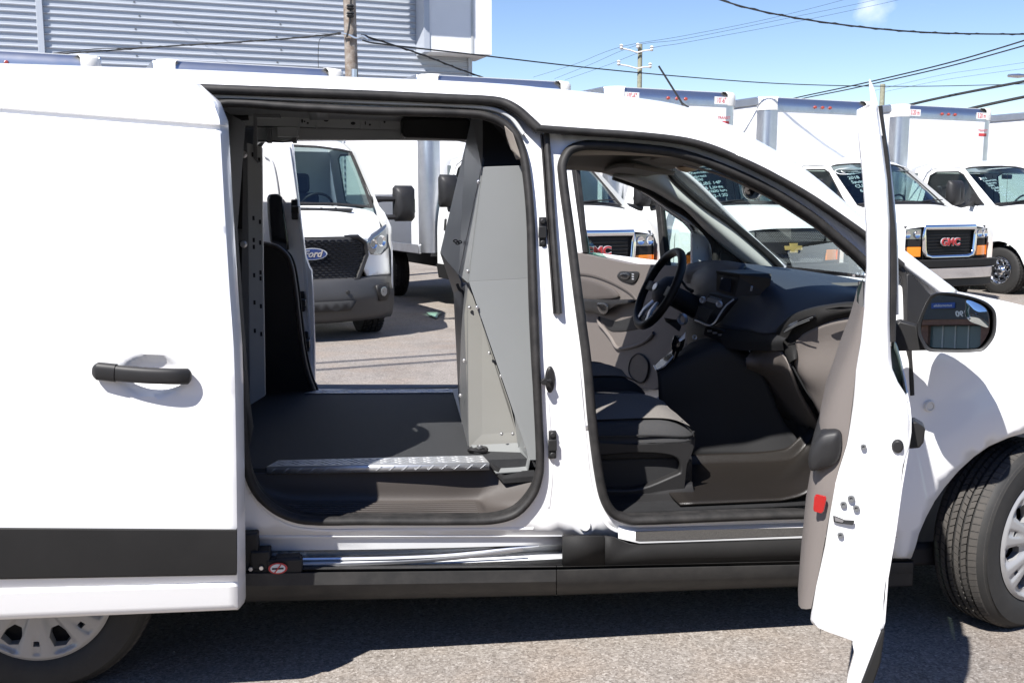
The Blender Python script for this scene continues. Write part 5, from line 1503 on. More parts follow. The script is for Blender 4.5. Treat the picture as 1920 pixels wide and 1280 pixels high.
# ================================================================== OPEN PASSENGER DOOR
TH = math.radians(62.5)
HG = Vector((1.555, .045, 0))
DU = Vector((-math.cos(TH), -math.sin(TH), 0))        # hinge -> latch
DV = Vector((-math.sin(TH), math.cos(TH), 0))         # outer skin -> inner trim
LD = 1.185
def D(u, v, z): return HG + DU * u + DV * v + Vector((0, 0, z))
def duvz(px, py, u):
    """point seen at a pixel on the plane u = const of the open door"""
    return PPL(px, py, HG + DU * u, DU)
def vz(px, py, u):
    q = duvz(px, py, u) - HG
    return q.dot(DV), q.z

# shut face (rear edge of the door): traced outline, left = inner boundary, right = outer boundary
Lf = [(193, 1633), (207, 1606), (224, 1605), (337, 1617), (421, 1623), (500, 1624), (522, 1622), (578, 1619), (643, 1612), (694, 1603), (761, 1598), (806, 1591), (840, 1584), (870, 1574), (905, 1563), (960, 1554), (1025, 1546), (1100, 1527), (1164, 1519)]
Rt = [(188, 1644), (252, 1653), (337, 1664), (421, 1669), (500, 1669), (600, 1668), (663, 1670), (705, 1674), (747, 1701), (789, 1706), (837, 1705), (875, 1693), (950, 1685), (1044, 1670), (1119, 1656), (1160, 1658), (1185, 1653)]
def fx(tab, y):
    t = sorted(tab)
    return float(np.interp(y, [a for a, b in t], [b for a, b in t]))
ULf = LD
def zat(y, x=1620): return vz(x, y, ULf)[1]
ys_list = [196, 207, 224, 260, 300, 337, 380, 421, 460, 500, 540, 578, 610, 643, 670, 694, 720, 747, 761, 789, 806, 837, 855, 875, 905, 930, 960, 990, 1025, 1060, 1100, 1130, 1164]
face = []
for y in ys_list:
    a, b = duvz(fx(Lf, y), y, ULf), duvz(fx(Rt, y), y, ULf)
    d = b - a
    # slightly dished: both edges rolled back
    face.append([a + DU * -.05, a + DU * -.012 , a + d * .06, a + d * .35 - DU * .004, a + d * .62 - DU * .002, a + d * .9, b - DU * .010, b - DU * .03])
for y, l, r in ((1171, 1520.5, 1657), (1178, 1526, 1655), (1185, 1540, 1653), (1193, 1560, 1651), (1201, 1580, 1649), (1209, 1599, 1646)):
    a, b = duvz(l, y, ULf), duvz(r, y, ULf)
    d = b - a
    k = (y - 1164) / 45
    face.append([a + DU * -.05, a - DU * (.012 + .02 * k), a + d * .06 - DU * .02 * k, a + d * .35 - DU * (.004 + .014 * k), a + d * .62 - DU * .008 * k, a + d * .9, b - DU * .010, b - DU * .03])
mb = MB().grid(face)
DOOR = mb.build('passenger_door', M['white'], VAN, smooth=50)
DOOR['label'] = 'open front passenger door, seen on its rear edge'
lip = [duvz(x, y, ULf) for x, y in ((1598, 1205), (1602, 1225), (1590, 1268), (1585, 1300), (1610, 1300), (1616, 1278), (1652, 1183), (1640, 1178))]
MB().prism(lip, -DU * .03).build('door_skin_edge', M['white'], DOOR, bevel=.003)
lip = [duvz(x, y, ULf + .004) for x, y in ((1653, 1182), (1659, 1184), (1651, 1242), (1640, 1275), (1624, 1312), (1606, 1312), (1616, 1280))]
MB().prism(lip, -DU * 1.05).build('door_cladding', M['clad'], DOOR, bevel=.006)

# outer skin and inner shell, running forward to the hinge
def outer_v(z): return 0.0 + (0.10 if z > 1.65 else float(np.interp(z, (0.2, .35, .5, .8, .95, 1.1, 1.4, 1.7), (.05, .02, .0, -.012, -.008, .012, .066, .125))))
top_z = zat(190)
def sil_top(u):      # window-frame height along the door: falls to the front
    return float(np.interp(u, (0, .25, .6, .9, LD), (1.02, 1.20, 1.47, 1.60, top_z)))
bz = zat(1280)
us = [-.06, .0, .1, .3, .55, .8, 1.0, 1.1, LD - .03, LD - .012]
zs = [bz - .02, .3, .4, .6, .8, .92, 1.0]
# the skin follows the traced outer boundary of the shut face
def vout(z):
    y = None
    return None
rt_vz = sorted([(vz(x, y, ULf)[1], vz(x, y, ULf)[0]) for y, x in Rt] + [(vz(1610, 1290, ULf)[1], vz(1612, 1290, ULf)[0])])
lf_vz = sorted([(vz(x, y, ULf)[1], vz(x, y, ULf)[0]) for y, x in Lf])
def VO(z): return float(np.interp(z, [a for a, b in rt_vz], [b for a, b in rt_vz]))
def VI(z): return float(np.interp(z, [a for a, b in lf_vz], [b for a, b in lf_vz]))
V0 = VO(.80)
skin = []
for z in (bz + .0, .38, .45, .55, .65, .75, .85, .92, .97, 1.0, 1.03):
    row_ = []
    for u in us:
        t = max(0, u) / LD
        row_.append(D(u, VO(z) * (.25 + .75 * t ** .7) + (1 - t) * (.75 * (V0 + .02)), z))
    skin.append(row_)
MB().grid(skin).build('door_skin', M['white'], DOOR, smooth=60, solid=.004, solid_off=1)
inn = []
for z in (.47, .55, .7, .85, .95, 1.0):
    inn.append([D(u, VI(z) - .02, z) for u in (0, .2, .6, 1.0, LD - .05)])
MB().grid(inn).build('door_inner_panel', M['white2'], DOOR, smooth=60)
# window frame: rear upright (traced), sloping front bar, glass run
def vcen(z): return (VO(z) + VI(z)) / 2
frame_line = [(LD - .02, 1.02), (LD - .02, 1.2), (LD - .02, 1.4), (LD - .03, top_z - .12), (LD - .08, top_z - .03), (LD - .2, top_z - .02), (.75, 1.56), (.45, 1.40), (.22, 1.20), (.06, 1.05)]
pts = [D(u, vcen(min(z, top_z - .03)) * 1.0, z) for u, z in frame_line]
MB().tube(catmull(pts[3:], 6), .018, 8).build('window_frame', M['white'], DOOR, smooth=60)
# tip of the frame corner
tipp = [duvz(x, y, ULf - .01) for x, y in ((1606, 207), (1633, 193), (1629, 150), (1631, 148), (1639, 166), (1645, 190), (1655, 255), (1640, 260))]
MB().prism(tipp, -DU * .05).build('frame_corner', M['white'], DOOR, bevel=.004)
# black glass run beside the white frame, and bright lip
run = [(1646, 200), (1652, 252), (1659, 300), (1665, 380), (1672, 450), (1673, 520), (1672, 590), (1671, 640)]
MB().tube(catmull([duvz(x, y, ULf - .025) for x, y in run], 5), .009, 8, flat=.010, up=DU).build('glass_run', M['rubber'], DOOR)
run2 = [(1651, 210), (1659, 262), (1668, 330), (1677, 420), (1680, 500), (1681, 590)]
MB().tube(catmull([duvz(x, y, ULf - .09) for x, y in run2], 5), .005, 8).build('glass_edge_trim', M['silverplastic'], DOOR)
MB().prism([D(u, vcen(min(z, top_z - .03)), z) for u, z in ((LD - .06, 1.0), (LD - .06, 1.3), (LD - .08, top_z - .06), (.76, 1.53), (.46, 1.37), (.24, 1.18), (.12, 1.03))], DV * .004).build('door_window', M['sglass'], DOOR)
MB().grid([[D(u, VI(.95) * .9 - .02 + .0 * u, 1.005) for u in (.1, .6, LD - .02)], [D(u, VO(.99) + .004, 1.005) for u in (.1, .6, LD - .02)]]).build('waist_seal', M['rubber'], DOOR, solid=.01)
# trim panel inside: traced rear edge, bulging armrest
trim_l = [(575, 1612), (600, 1606), (640, 1594), (700, 1571), (740, 1558), (790, 1540), (830, 1536), (872, 1530), (880, 1526), (960, 1512), (1060, 1502), (1140, 1496)]
trim_r = [(575, 1621), (600, 1618), (640, 1613), (700, 1604), (740, 1600), (790, 1594), (830, 1588), (872, 1575), (880, 1572), (960, 1556), (1060, 1538), (1140, 1521)]
tb = []
for (y, l), (_, r) in zip(trim_l, trim_r):
    a, b = duvz(l, y, ULf - .03), duvz(r, y, ULf - .006)
    tb.append([b - DU * .02, b, b.lerp(a, .35) + DU * .004, b.lerp(a, .75), a - DU * .02, a - DU * .12 + DV * .008, a - DU * .5 + DV * .012, a - DU * .85 + DV * .0])
MB().grid(tb).build('door_trim', M['taupe'], DOOR, smooth=60)
y, l, r = 1150, 1496, 1520
bt = [[duvz(1496, 1140, ULf - .03), duvz(1508, 1146, ULf - .02), duvz(1519, 1153, ULf - .006)]]
# arm rest and pull
ar = [[(1545, 748), (1556, 752), (1566, 770), (1560, 800)], ]
def dtube(pts, r, nm, m, n=10, flat=None):
    return MB().tube(catmull([D(u, v, z) for u, v, z in pts], 5), r, n, flat=flat).build(nm, m, DOOR, smooth=60)
arm = [duvz(1553, 860, ULf - .02), duvz(1556, 842, ULf - .06), duvz(1564, 800, ULf - .22), duvz(1572, 770, ULf - .36), duvz(1590, 740, ULf - .5)]
AR = []
c0 = [(1521, 885), (1515, 868), (1517, 848), (1527, 826), (1541, 811), (1560, 806), (1574, 806), (1580, 816), (1579, 842), (1572, 864), (1556, 876), (1538, 880)]
c0 = [tuple(p) for p in catmull([Vector(p) for p in c0], 4, True)]
pA = [duvz(x, y, ULf - .004) for x, y in c0]
ca = sum(pA, Vector()) / len(pA)
rowsA = []
for k, (s, du) in enumerate(((.3, .012), (.75, .010), (.92, .004), (1.0, -.012), (1.0, -.06), (.95, -.16), (.85, -.30), (.6, -.46))):
    rowsA.append([ca + (p - ca) * s + DU * du + Vector((0, 0, .0 if k < 5 else .010 * (k - 4))) for p in pA])
mb = MB().grid(rowsA, closed_v=True); mb.f.append(tuple(range(len(pA))))
ch = [duvz(x, y, ULf - .05) for x, y in ((1556, 806), (1562, 776), (1572, 752), (1584, 742), (1586, 770), (1578, 806))]
MB().prism(ch, -DU * .30).build('grab_channel', M['black'], DOOR, bevel=.004)
mb.build('armrest', M['black'], DOOR, smooth=60)
hb = [duvz(x, y, ULf - .235) for x, y in ((1590, 648), (1600, 650), (1601, 664), (1594, 690), (1585, 704), (1579, 700), (1580, 680))]
MB().prism(hb, DV * .012).build('inner_handle', M['black'], DOOR, bevel=.004)
# red reflector, latch slot, screws, plug, outer handle
rf = [duvz(x, y, ULf + .002) for x, y in ((1530, 925), (1549, 929), (1550, 934), (1545, 957), (1541, 961), (1526, 957), (1525, 952), (1527, 930))]
MB().prism(rf, DU * .006).build('door_reflector', M['red'], DOOR, bevel=.002)
def onface(x, y, k=.003): return duvz(x, y, ULf + k)
sl = [onface(x, y) for x, y in ((1562, 966), (1567, 967), (1584, 974), (1602, 975), (1601, 981), (1598, 983), (1570, 979), (1563, 977))]
MB().prism(sl, DU * .003).build('latch_slot', M['dark'], DOOR)
sl = [onface(x, y, .0065) for x, y in ((1565, 968), (1582, 975), (1580, 979), (1566, 976))]
MB().prism(sl, DU * .001).build('latch_claw', M['galv'], DOOR)
RotF = Matrix((( DV.x, -DU.x, 0, 0), (DV.y, -DU.y, 0, 0), (0, 0, 1, 0), (0, 0, 0, 1)))
for x, y, r in ((1596, 934, .0068), (1581.5, 945, .0062), (1605.5, 952, .0062), (1576, 1002.5, .006), (1619, 837, .0055)):
    MB().lathe([(0, -.001), (r * .45, -.001), (r * .5, -.004), (r, -.004), (r * 1.15, 0)], 14, Matrix.Translation(onface(x, y, .001)) @ RotF).build('door_screw', M['greydark'], DOOR)
MB().lathe([(0, -.006), (.008, -.006), (.011, -.003), (.012, 0)], 18, Matrix.Translation(onface(1683, 836, .002)) @ RotF @ Matrix.Scale(1.25, 4, (0, 0, 1))).build('rubber_buffer', M['black'], DOOR)
hq = [duvz(x, y, ULf - .16) for x, y in ((1688, 793), (1716, 790), (1733, 800), (1735, 806), (1732, 830), (1724, 840), (1700, 842), (1688, 838))]
MB().prism(hq, -DU * .05).build('outer_handle', M['black'], DOOR, bevel=.010, seg=3)
# hinge-side: black sail panel, white stub, door check
MB().prism([D(u, v, z) for u, v, z in ((-.02, -.03, .99), (-.02, -.02, 1.16), (.06, .0, 1.20), (.20, -.01, 1.02))], DV * .02).build('sail_panel', M['black'], DOOR, bevel=.004)

# ---- door mirror -----------------------------------------------------------------------------------------
MC = PPL(1796, 604, HG + DU * .20, DU)
s_ = (MC - CAM).dot(F3) / FPX
nrm = (-F3 * .93 - R3 * .18 + Vector((0, 0, .0))).normalized()
# the glass faces back past the door, a little towards the photographer
target = Vector((-3.6, -14.2, 2.7))
vin = (MC - CAM).normalized(); vo_ = (target - MC).normalized()
gn = (vo_ - vin).normalized()
def mq(x, y, d=0.0): return PPL(x, y, MC - gn * d, gn)
hout = [(1742, 556), (1758, 548), (1790, 549), (1830, 558), (1853, 568), (1866, 582), (1869, 600), (1866, 628), (1852, 650), (1838, 659), (1760, 660), (1738, 657), (1725, 640), (1719, 622), (1722, 600)]
ho_ = catmull([Vector(p) for p in hout], 4, True)
cx, cy = 1796, 604
def scl(c, s): return [(cx + (p[0] - cx) * s, cy + (p[1] - cy) * s) for p in c]
rows_ = [[mq(x, y, .004) for x, y in scl(ho_, .90)], [mq(x, y, -.006) for x, y in scl(ho_, .93)], [mq(x, y, -.008) for x, y in scl(ho_, .975)], [mq(x, y, .004) for x, y in scl(ho_, 1.0)], [mq(x, y, .05) - gn * 0 for x, y in scl(ho_, 1.0)]]
for s, d in ((.93, .11), (.75, .155), (.4, .175), (.05, .18)):
    rows_.append([MC + (mq(x, y, 0) - MC) * s - gn * d for x, y in ho_])
MIR = MB().grid(rows_, closed_v=True).build('door_mirror', M['black'], DOOR, smooth=50)
gl = [(1748, 566), (1756, 556), (1790, 556), (1812, 560), (1812, 580), (1818, 594), (1850, 610), (1852, 620), (1842, 640), (1832, 651), (1766, 650), (1744, 648), (1733, 636), (1727, 622), (1732, 600)]
gl = [(1745, 560), (1752, 554), (1780, 555), (1815, 561), (1840, 571), (1852, 582), (1856, 600), (1854, 622), (1842, 643), (1831, 652), (1766, 652), (1745, 650), (1734, 638), (1727, 622), (1731, 598)]
glc = catmull([Vector(p) for p in gl], 3, True)
RC = 3.0                                              # radius of the convex glass
def convex(q): return q - gn * ((q - MC).length_squared / (2 * RC))
gx = Vector((0, 0, 1)).cross(gn).normalized(); gy = gn.cross(gx)
g2 = [((mq(x, y, .003) - MC).dot(gx), (mq(x, y, .003) - MC).dot(gy)) for x, y in glc]
panel2d(g2, [], .006, lambda a, b: MC + gx * a + gy * b - gn * (.003 + (a * a + b * b) / (2 * RC))).build('mirror_glass', M['mirror'], MIR, smooth=80)
# wide-angle insert: outline and a slightly turned second glass
wa = [(1813, 562), (1838, 571), (1850, 581), (1854, 600), (1853, 614), (1836, 609), (1818, 602), (1810, 590), (1811, 574)]
wn = (gn * .985 + R3 * .16 + Vector((0, 0, -.02))).normalized()
mbw = MB()
cw_ = convex(mq(1832, 590, .0018))
pw = [convex(mq(x, y, .0018)) for x, y in catmull([Vector(p) for p in wa], 3, True)]
pw2 = [p + gn * .0012 - (wn - gn) * 0 for p in pw]
dome = []
for s in (1.0, .75, .5, .25, .04):
    dome.append([cw_ + (p - cw_) * s + gn * (.0045 * (1 - s * s)) for p in pw])
mbw.grid(dome, closed_v=True); mbw.build('wide_angle_glass', M['mirror'], MIR, smooth=60)
MB().tube(pw + [pw[0]], .0007, 5).build('wide_angle_rim', M['dark'], MIR)
# foot of the mirror
fo = [duvz(x, y, .16) for x, y in ((1672, 616), (1684, 601), (1722, 612), (1728, 640), (1745, 657), (1676, 658), (1672, 650))]
MB().prism(fo, -DU * .07).build('mirror_arm', M['black'], MIR, bevel=.008, seg=3)
# black triangle on the body where the mirror plate shuts
MB().prism([S(x, y, .006) for x, y in ((1700, 514), (1707, 512), (1748, 556), (1735, 575), (1722, 620), (1702, 620))], (0, .012, 0)).build('mirror_base_plate', M['black'], VAN, bevel=.004)
MB().tube(catmull([S(x, y, .02) for x, y in ((1686, 500), (1696, 520), (1700, 560), (1702, 640), (1706, 700), (1708, 740))], 5), .012, 8).build('door_seal', M['rubber'], VAN)
# ================================================================== TRUCKS BEHIND
def camxy(lat, dep):
    return (CAM.x + math.cos(PSI) * lat + math.sin(PSI) * dep, CAM.y - math.sin(PSI) * lat + math.cos(PSI) * dep)
hx, hy = camxy(.42, -.907); hx -= CAM.x; hy -= CAM.y
HEAD = math.atan2(hy, hx)
ZG = -.06

def ev(a, b, n): return [a + (b - a) * k / n for k in range(n + 1)]

def build_box(T, top, L=3.9, hw=1.16, z0=.78, sign=None, maker=True):
    r = .17
    # vertical aluminium corners and white panels, seen in plan as a rounded rectangle
    def arc(cx, cy, a0, a1, n=6): return [(cx + r * math.cos(math.radians(a0 + (a1 - a0) * k / n)), cy + r * math.sin(math.radians(a0 + (a1 - a0) * k / n))) for k in range(n + 1)]
    zt = top - .24
    MB().box(-.03, 0, -hw + r, hw - r, z0, zt + .02).build('front_panel', M['boxwhite'], T, smooth=0)
    for s in (-1, 1):
        MB().box(-L, -r, s * hw - (.03 if s > 0 else 0), s * hw + (.0 if s > 0 else .03), z0 + .10, top - .10).build('side_panel', M['boxwhite'], T, smooth=0)
        a = arc(-r, s * (hw - r), 0, 90 * s)
        a = [(0.004, s * (hw - r - .06))] + [(x + .004, y + .004 * s) for x, y in a] + [(-r - .06, s * (hw + .004))]
        MB().grid([[Vector((x, y, z)) for x, y in a] for z in (z0, zt + .03)]).build('corner_extrusion', M['galv'], T, smooth=60)
        # moulded corner cap
        caps = []
        for (zz, dd) in ((zt + .02, .010), (zt + .10, .014), (top - .05, .012), (top - .012, -.01), (top, -.06)):
            caps.append([Vector((x + dd, y + dd * s, zz)) for x, y in a])
        caps.append([Vector((-r, s * (hw - r), top + .003)) for x, y in a])
        cp_ = MB().grid(caps).build('corner_cap', M['cap'], T, smooth=50)
        MB().lathe([(0, .012), (.022, .010), (.026, 0)], 12, Matrix.Translation((-.02, s * (hw - .12), top - .08)) @ Matrix.Rotation(math.radians(-90), 4, 'Z')).build('marker_lamp', M['marker'], cp_)
        MB().box(-L, -r, s * (hw + .006) - .02, s * (hw + .006) + .02, top - .14, top).build('side_rail', M['galv'], T, bevel=.02)
        MB().box(-L, -r, s * (hw + .004) - .02, s * (hw + .004) + .02, z0 - .02, z0 + .11).build('side_rail', M['galv'], T, bevel=.008)
    # rolled top rail
    rail = []
    for k in range(7):
        a = math.radians(90 * k / 6)
        rail.append([Vector((-.16 + .165 * math.cos(a), y, top - .16 + .16 * math.sin(a))) for y in (-hw + r + .01, 0, hw - r - .01)])
    rail = [[Vector((.005, y, zt)) for y in (-hw + r + .01, 0, hw - r - .01)]] + rail
    MB().grid(rail).build('top_rail', M['galv'], T, smooth=60)
    rv = MB()
    for k in range(26):
        y = -hw + r + .05 + (2 * (hw - r) - .1) * k / 25
        rv.lathe([(0, .009), (.007, .006), (.009, .004)], 6, Matrix.Translation((0, y, zt + .02)) @ Matrix.Rotation(math.radians(-90), 4, 'Z'))
    rv.build('rivet', M['bolt'], T)['kind'] = 'stuff'
    for y in (-.16, 0, .16):
        MB().lathe([(0, .035), (.018, .032), (.024, .018), (.028, .0)], 12, Matrix.Translation((.004, y, zt + .09)) @ Matrix.Rotation(math.radians(-90), 4, 'Z')).build('marker_lamp', M['marker'], T)
    MB().box(-L, -.1, -hw + .02, hw - .02, top - .03, top - .005).build('box_roof', M['boxwhite'], T, smooth=0)
    MB().box(-L - .02, -L + .03, -hw, hw, z0, top).build('rear_frame', M['galv'], T, bevel=.01)
    MB().box(-L, 0, -hw + .1, hw - .1, z0 - .05, z0).box(-L, .4, -.50, -.36, z0 - .28, z0 - .05).box(-L, .4, .36, .50, z0 - .28, z0 - .05).build('chassis', M['dark'], T)
    if sign:
        for y in (-hw + r + .18, hw - r - .16):
            p = MB().box(.007, .010, y - .13, y + .13, zt + .035, zt + .15).build('height_sticker', M['sticker'], T, smooth=0)
            text_mesh('height_lettering', sign, M['redprint'], p, .115, (.0115, y, zt + .092), (0, 1, 0), (0, 0, 1), .0005, bold=.001, sx=.9 if len(sign) < 6 else .66)
    if maker:
        y = hw - r - .10
        MB().box(.002, .004, y - .10, y + .10, zt - .27, zt - .22).build('maker_sticker', M['redprint'], T, smooth=0)
        text_mesh('maker_lettering', 'TRANSIT', M['redprint'], T, .062, (.004, y, zt - .17), (0, 1, 0), (0, 0, 1), .0005)

def truck_wheel(T, x, y, s, chrome=True, R=.385, nm='wheel'):
    Mx = Matrix.Translation((x, y, R)) @ (Matrix.Rotation(math.pi, 4, 'Z') if s > 0 else Matrix.Identity(4))
    w = .24
    mb = MB().lathe([(.215, .02), (.235, .0), (R - .06, -.006), (R - .02, .012), (R - .004, .03), (R, .05), (R, .085), (R - .012, .086), (R - .012, .096), (R, .097), (R, .145), (R - .012, .146), (R - .012, .156), (R, .157), (R - .004, w - .03), (R - .03, w), (.215, w)], 56, Mx)
    wh = mb.build(nm, M['tyre'], T, smooth=30)
    tb = MB()
    for k in range(44):
        a = 2 * math.pi * k / 44
        for y0, y1, sh in ((.012, .05, 0), (.052, .084, .05), (.098, .144, -.05), (.158, .19, .05), (.192, .228, 0)):
            q = []
            for rr in (R + .009, R - .02):
                for aa, yy in ((a, y0), (a + .085, y0), (a + .085 + sh, y1), (a + sh, y1)):
                    r2 = rr - (.012 if (y0 < .03 or y1 > .2) else 0)
                    q.append(Mx @ Vector((r2 * math.cos(aa), yy, r2 * math.sin(aa))))
            tb.add(q, [(0, 1, 2, 3), (0, 4, 5, 1), (1, 5, 6, 2), (2, 6, 7, 3), (3, 7, 4, 0)])
    tb.build('tread_block', M['tyre'], wh, smooth=0)['kind'] = 'stuff'
    m = M['chrome'] if chrome else M['silver']
    def fn(x_, z_):
        r = math.hypot(x_, z_); a = math.atan2(z_, x_)
        y_ = .045
        if r < .075: y_ = -.005 + .05 * (r / .075) ** 3
        elif r < .19: y_ = .045 - .022 * math.sin(math.pi * (r - .075) / .115) * (.6 + .4 * math.cos(8 * a))
        else: y_ = .045 - (r - .19) * 1.6
        return Mx @ Vector((x_, y_, z_))
    hol = [[((.135 + .024 * math.cos(b)) * math.cos(a0) - .03 * math.sin(b) * math.sin(a0), (.135 + .024 * math.cos(b)) * math.sin(a0) + .03 * math.sin(b) * math.cos(a0)) for b in ev(0, 2 * math.pi * 9 / 10, 9)] for a0 in ev(.2, .2 + 2 * math.pi * 7 / 8, 7)]
    panel2d([(.217 * math.cos(a), .217 * math.sin(a)) for a in ev(0, 2 * math.pi * 47 / 48, 47)], hol, .022, fn).build('rim', m, wh, smooth=50, solid=.008, solid_off=-1)
    MB().lathe([(0, .07), (.215, .07), (.218, .03)], 24, Mx).build('brake_disc', M['dark'], wh)
    return wh

def handwriting(T, lines, p0, ex, ey, size):
    n = 0
    for k, (t, dx, sz) in enumerate(lines):
        n += sz
        text_mesh('window_writing', t, M['ink'], T, size * sz, p0 + ex * (dx * .45 + .0) - ey * (n * size * 1.06), ex + ey * .05, ey, .0008, align='LEFT', shear=.12, bold=.0012, jitter=.005)

def build_cab_gm(T, make, lines=None, circle=False):
    def W(z): return float(np.interp(z, (.4, .6, 1.15, 1.42, 2.02, 2.12), (.96, 1.0, 1.0, .965, .80, .74)))
    def Wx(x, z): return W(z) - max(0, x - 2.25) * .13 - max(0, x - 2.6) * .30
    wp = M['truckwhite']
    def row(x, z, w, crown, drop=.05):
        return [Vector((x - .0 - .10 * abs(s) ** 3 * (1 if x > 1.1 else 0), w * s, z - drop * abs(s) ** 5 + crown * (1 - s * s))) for s in (-1, -.96, -.85, -.5, 0, .5, .85, .96, 1)]
    roof = [row(.08, 2.10, .76, .05), row(.5, 2.13, .77, .05), row(.95, 2.12, .77, .05), row(1.10, 2.075, .775, .035), row(1.14, 2.05, .785, .03)]
    CB = patch(roof, 4, 3).build('cab_roof', wp, T, smooth=50)
    hood = [row(1.93, 1.435, .945, .03), row(2.15, 1.40, .95, .03), row(2.42, 1.34, .93, .03), row(2.62, 1.27, .89, .03), row(2.75, 1.19, .85, .02), row(2.79, 1.13, .83, .012)]
    patch(hood, 4, 3).build('bonnet', wp, T, smooth=50)
    g0 = [row(1.15, 2.045, .745, .028, .02), row(1.55, 1.755, .82, .028, .02), row(1.92, 1.455, .895, .028, .02)]
    for r_ in g0:
        for q in r_: q.x += .05 * (1 - (q.y / .9) ** 2)
    WS = patch(g0, 5, 3).build('windscreen', M['tglass'], T, smooth=60)
    bd = g0[0] + [r_[-1] for r_ in catmull_rows(g0)] + g0[-1][::-1] + [r_[0] for r_ in catmull_rows(g0)][::-1]
    MB().tube([p + Vector((.004, 0, .004)) for p in bd], .020, 6, closed=True, flat=.008, up=(.6, 0, .8)).build('windscreen_seal', M['rubber'], T)
    for r_ in (g0[-1],):
        MB().grid([[p + Vector((.0, 0, -.005)) for p in r_], [p + Vector((.10, 0, -.03)) for p in r_]]).build('scuttle_panel', M['black'], T, solid=.015)
    for y0, y1 in ((-.70, -.05), (.10, .75)):
        pts = [g0[-1][4] + Vector((0, y0, .01)), Vector((1.93 + .03, (y0 + y1) / 2, 1.50)), Vector((1.90, y1, 1.53))]
        MB().tube([Vector((1.98, y0, 1.465)), Vector((1.96, (y0 + y1) / 2, 1.50)), Vector((1.925, y1, 1.515))], [.014, .012, .006], 6).build('wiper', M['black'], T)
    # sides with window openings
    arc_ = [(2.06 + .46 * math.cos(math.radians(a)), .40 + .46 * math.sin(math.radians(a))) for a in ev(0, 180, 12)]
    out = [(.08, .50), (.08, 2.05), (.95, 2.08), (1.12, 2.04), (1.92, 1.43), (2.42, 1.30), (2.62, 1.23), (2.79, 1.10), (2.79, .64), (2.53, .46)] + arc_[1:-1] + [(1.58, .46)]
    win = [(.42, 1.45), (.44, 1.93), (.56, 1.985), (1.02, 1.98), (1.14, 1.93), (1.66, 1.46), (1.60, 1.44)]
    wmain = win
    for s in (-1, 1):
        panel2d(out, [win], .13, lambda x, z: Vector((x, s * Wx(x, z), z))).build('cab_side', wp, T, smooth=50)
        panel2d(win, [], .3, lambda x, z: Vector((x, s * (Wx(x, z) - .012), z))).build('side_window', M['sglass'], T, smooth=0)
        wl = [Vector((x, s * (Wx(x, z) + .002), z)) for x, z in win]
        MB().tube(wl, .014, 6, closed=True, flat=.008, up=(0, s, 0)).build('window_seal', M['rubber'], T)
        MB().tube([Vector((x, s * (Wx(x, z) + .001), z)) for x, z in ((.30, .56), (.30, 1.5), (.34, 1.98), (.5, 2.05), (1.05, 2.045))], .006, 5).build('door_gap', M['dark'], T)
        MB().tube([Vector((x, s * (Wx(x, z) + .001), z)) for x, z in ((1.50, .60), (1.52, 1.0), (1.58, 1.42))], .005, 5).build('door_gap', M['dark'], T)
        MB().prism([Vector((x, s * (Wx(x, z) + .001), z)) for x, z in ((.37, 1.10), (.42, 1.10), (.42, 1.26), (.37, 1.26))], (0, s * .02, 0)).build('door_handle', M['black'], T, bevel=.006)
        # lower cladding, arch liner, mirror
        MB().prism([Vector((x, s * (Wx(x, z) + .002), z)) for x, z in ((.08, .44), (1.57, .44), (1.60, .64), (.08, .64))], (0, s * .02, 0)).build('side_cladding', M['clad'], T, bevel=.006)
        lin_ = [Vector((x, s * (Wx(x, z) - .01), z)) for x, z in arc_]
        MB().grid([[p for p in lin_], [p - Vector((0, s * .45, 0)) for p in lin_]]).build('arch_liner', M['dark'], T)
        mx = MB()
        rows_ = []
        for t, sc in ((0, .75), (.04, .95), (.12, 1), (.5, .95), (.9, .7), (1, .3)):
            rows_.append([Vector((1.50 + .13 * t, s * (1.40 + .125 * sc * cx_), 1.62 + .20 * sc * cz_)) for cx_, cz_ in ((-1, -.8), (-.8, -1), (.8, -1), (1, -.8), (1, .8), (.8, 1), (-.8, 1), (-1, .8))])
        mx.grid(rows_, closed_v=True); o = len(mx.v) - 8; mx.f.append(tuple(range(o, o + 8)))
        MIRR = mx.build('wing_mirror', M['black'], T, smooth=50)
        MB().tube([Vector((1.50, s * .97, 1.46)), Vector((1.53, s * 1.12, 1.44)), Vector((1.53, s * 1.40, 1.40))], [.05, .035, .04], 8).build('mirror_arm', M['black'], MIRR)
        MB().prism([Vector((1.502, s * (1.40 + .105 * a), 1.62 + .175 * b)) for a, b in ((-1, -.95), (1, -.95), (1, .95), (-1, .95))], (-.004, 0, 0)).build('mirror_glass', M['mirror'], MIRR)
        MB().prism([Vector((x, s * (Wx(x, z) + .002), z)) for x, z in ((1.40, 1.44), (1.72, 1.44), (1.46, 1.64))], (0, s * .02, 0)).build('mirror_base', M['black'], T)
    # nose: curved panel pieces laid on x = nose(y)
    def nose(y, d=0.0): return 2.79 - .09 * (abs(y) / .83) ** 3 - .25 * max(0, abs(y) - .78) + d
    def piece(name, y0, y1, z0, z1, m, parent=T, d=0.0, th=.02, n=6, bev=.004, rz=0.0):
        f = MB()
        a = [[Vector((nose(y, d) + (z - .9) * -.02, y, z)) for y in ev(y0, y1, n)] for z in (z0, z1)]
        b = [[p - Vector((th, 0, 0)) for p in r_] for r_ in a]
        f.grid([b[0], a[0], a[1], b[1]])
        for k in (0, -1):
            f.add([b[0][k], a[0][k], a[1][k], b[1][k]], [(0, 1, 2, 3)])
        return f.build(name, m, parent, smooth=40, bevel=bev)
    MB().box(2.45, 2.70, -.80, .80, .45, 1.14).build('nose_filler', M['dark'], T)
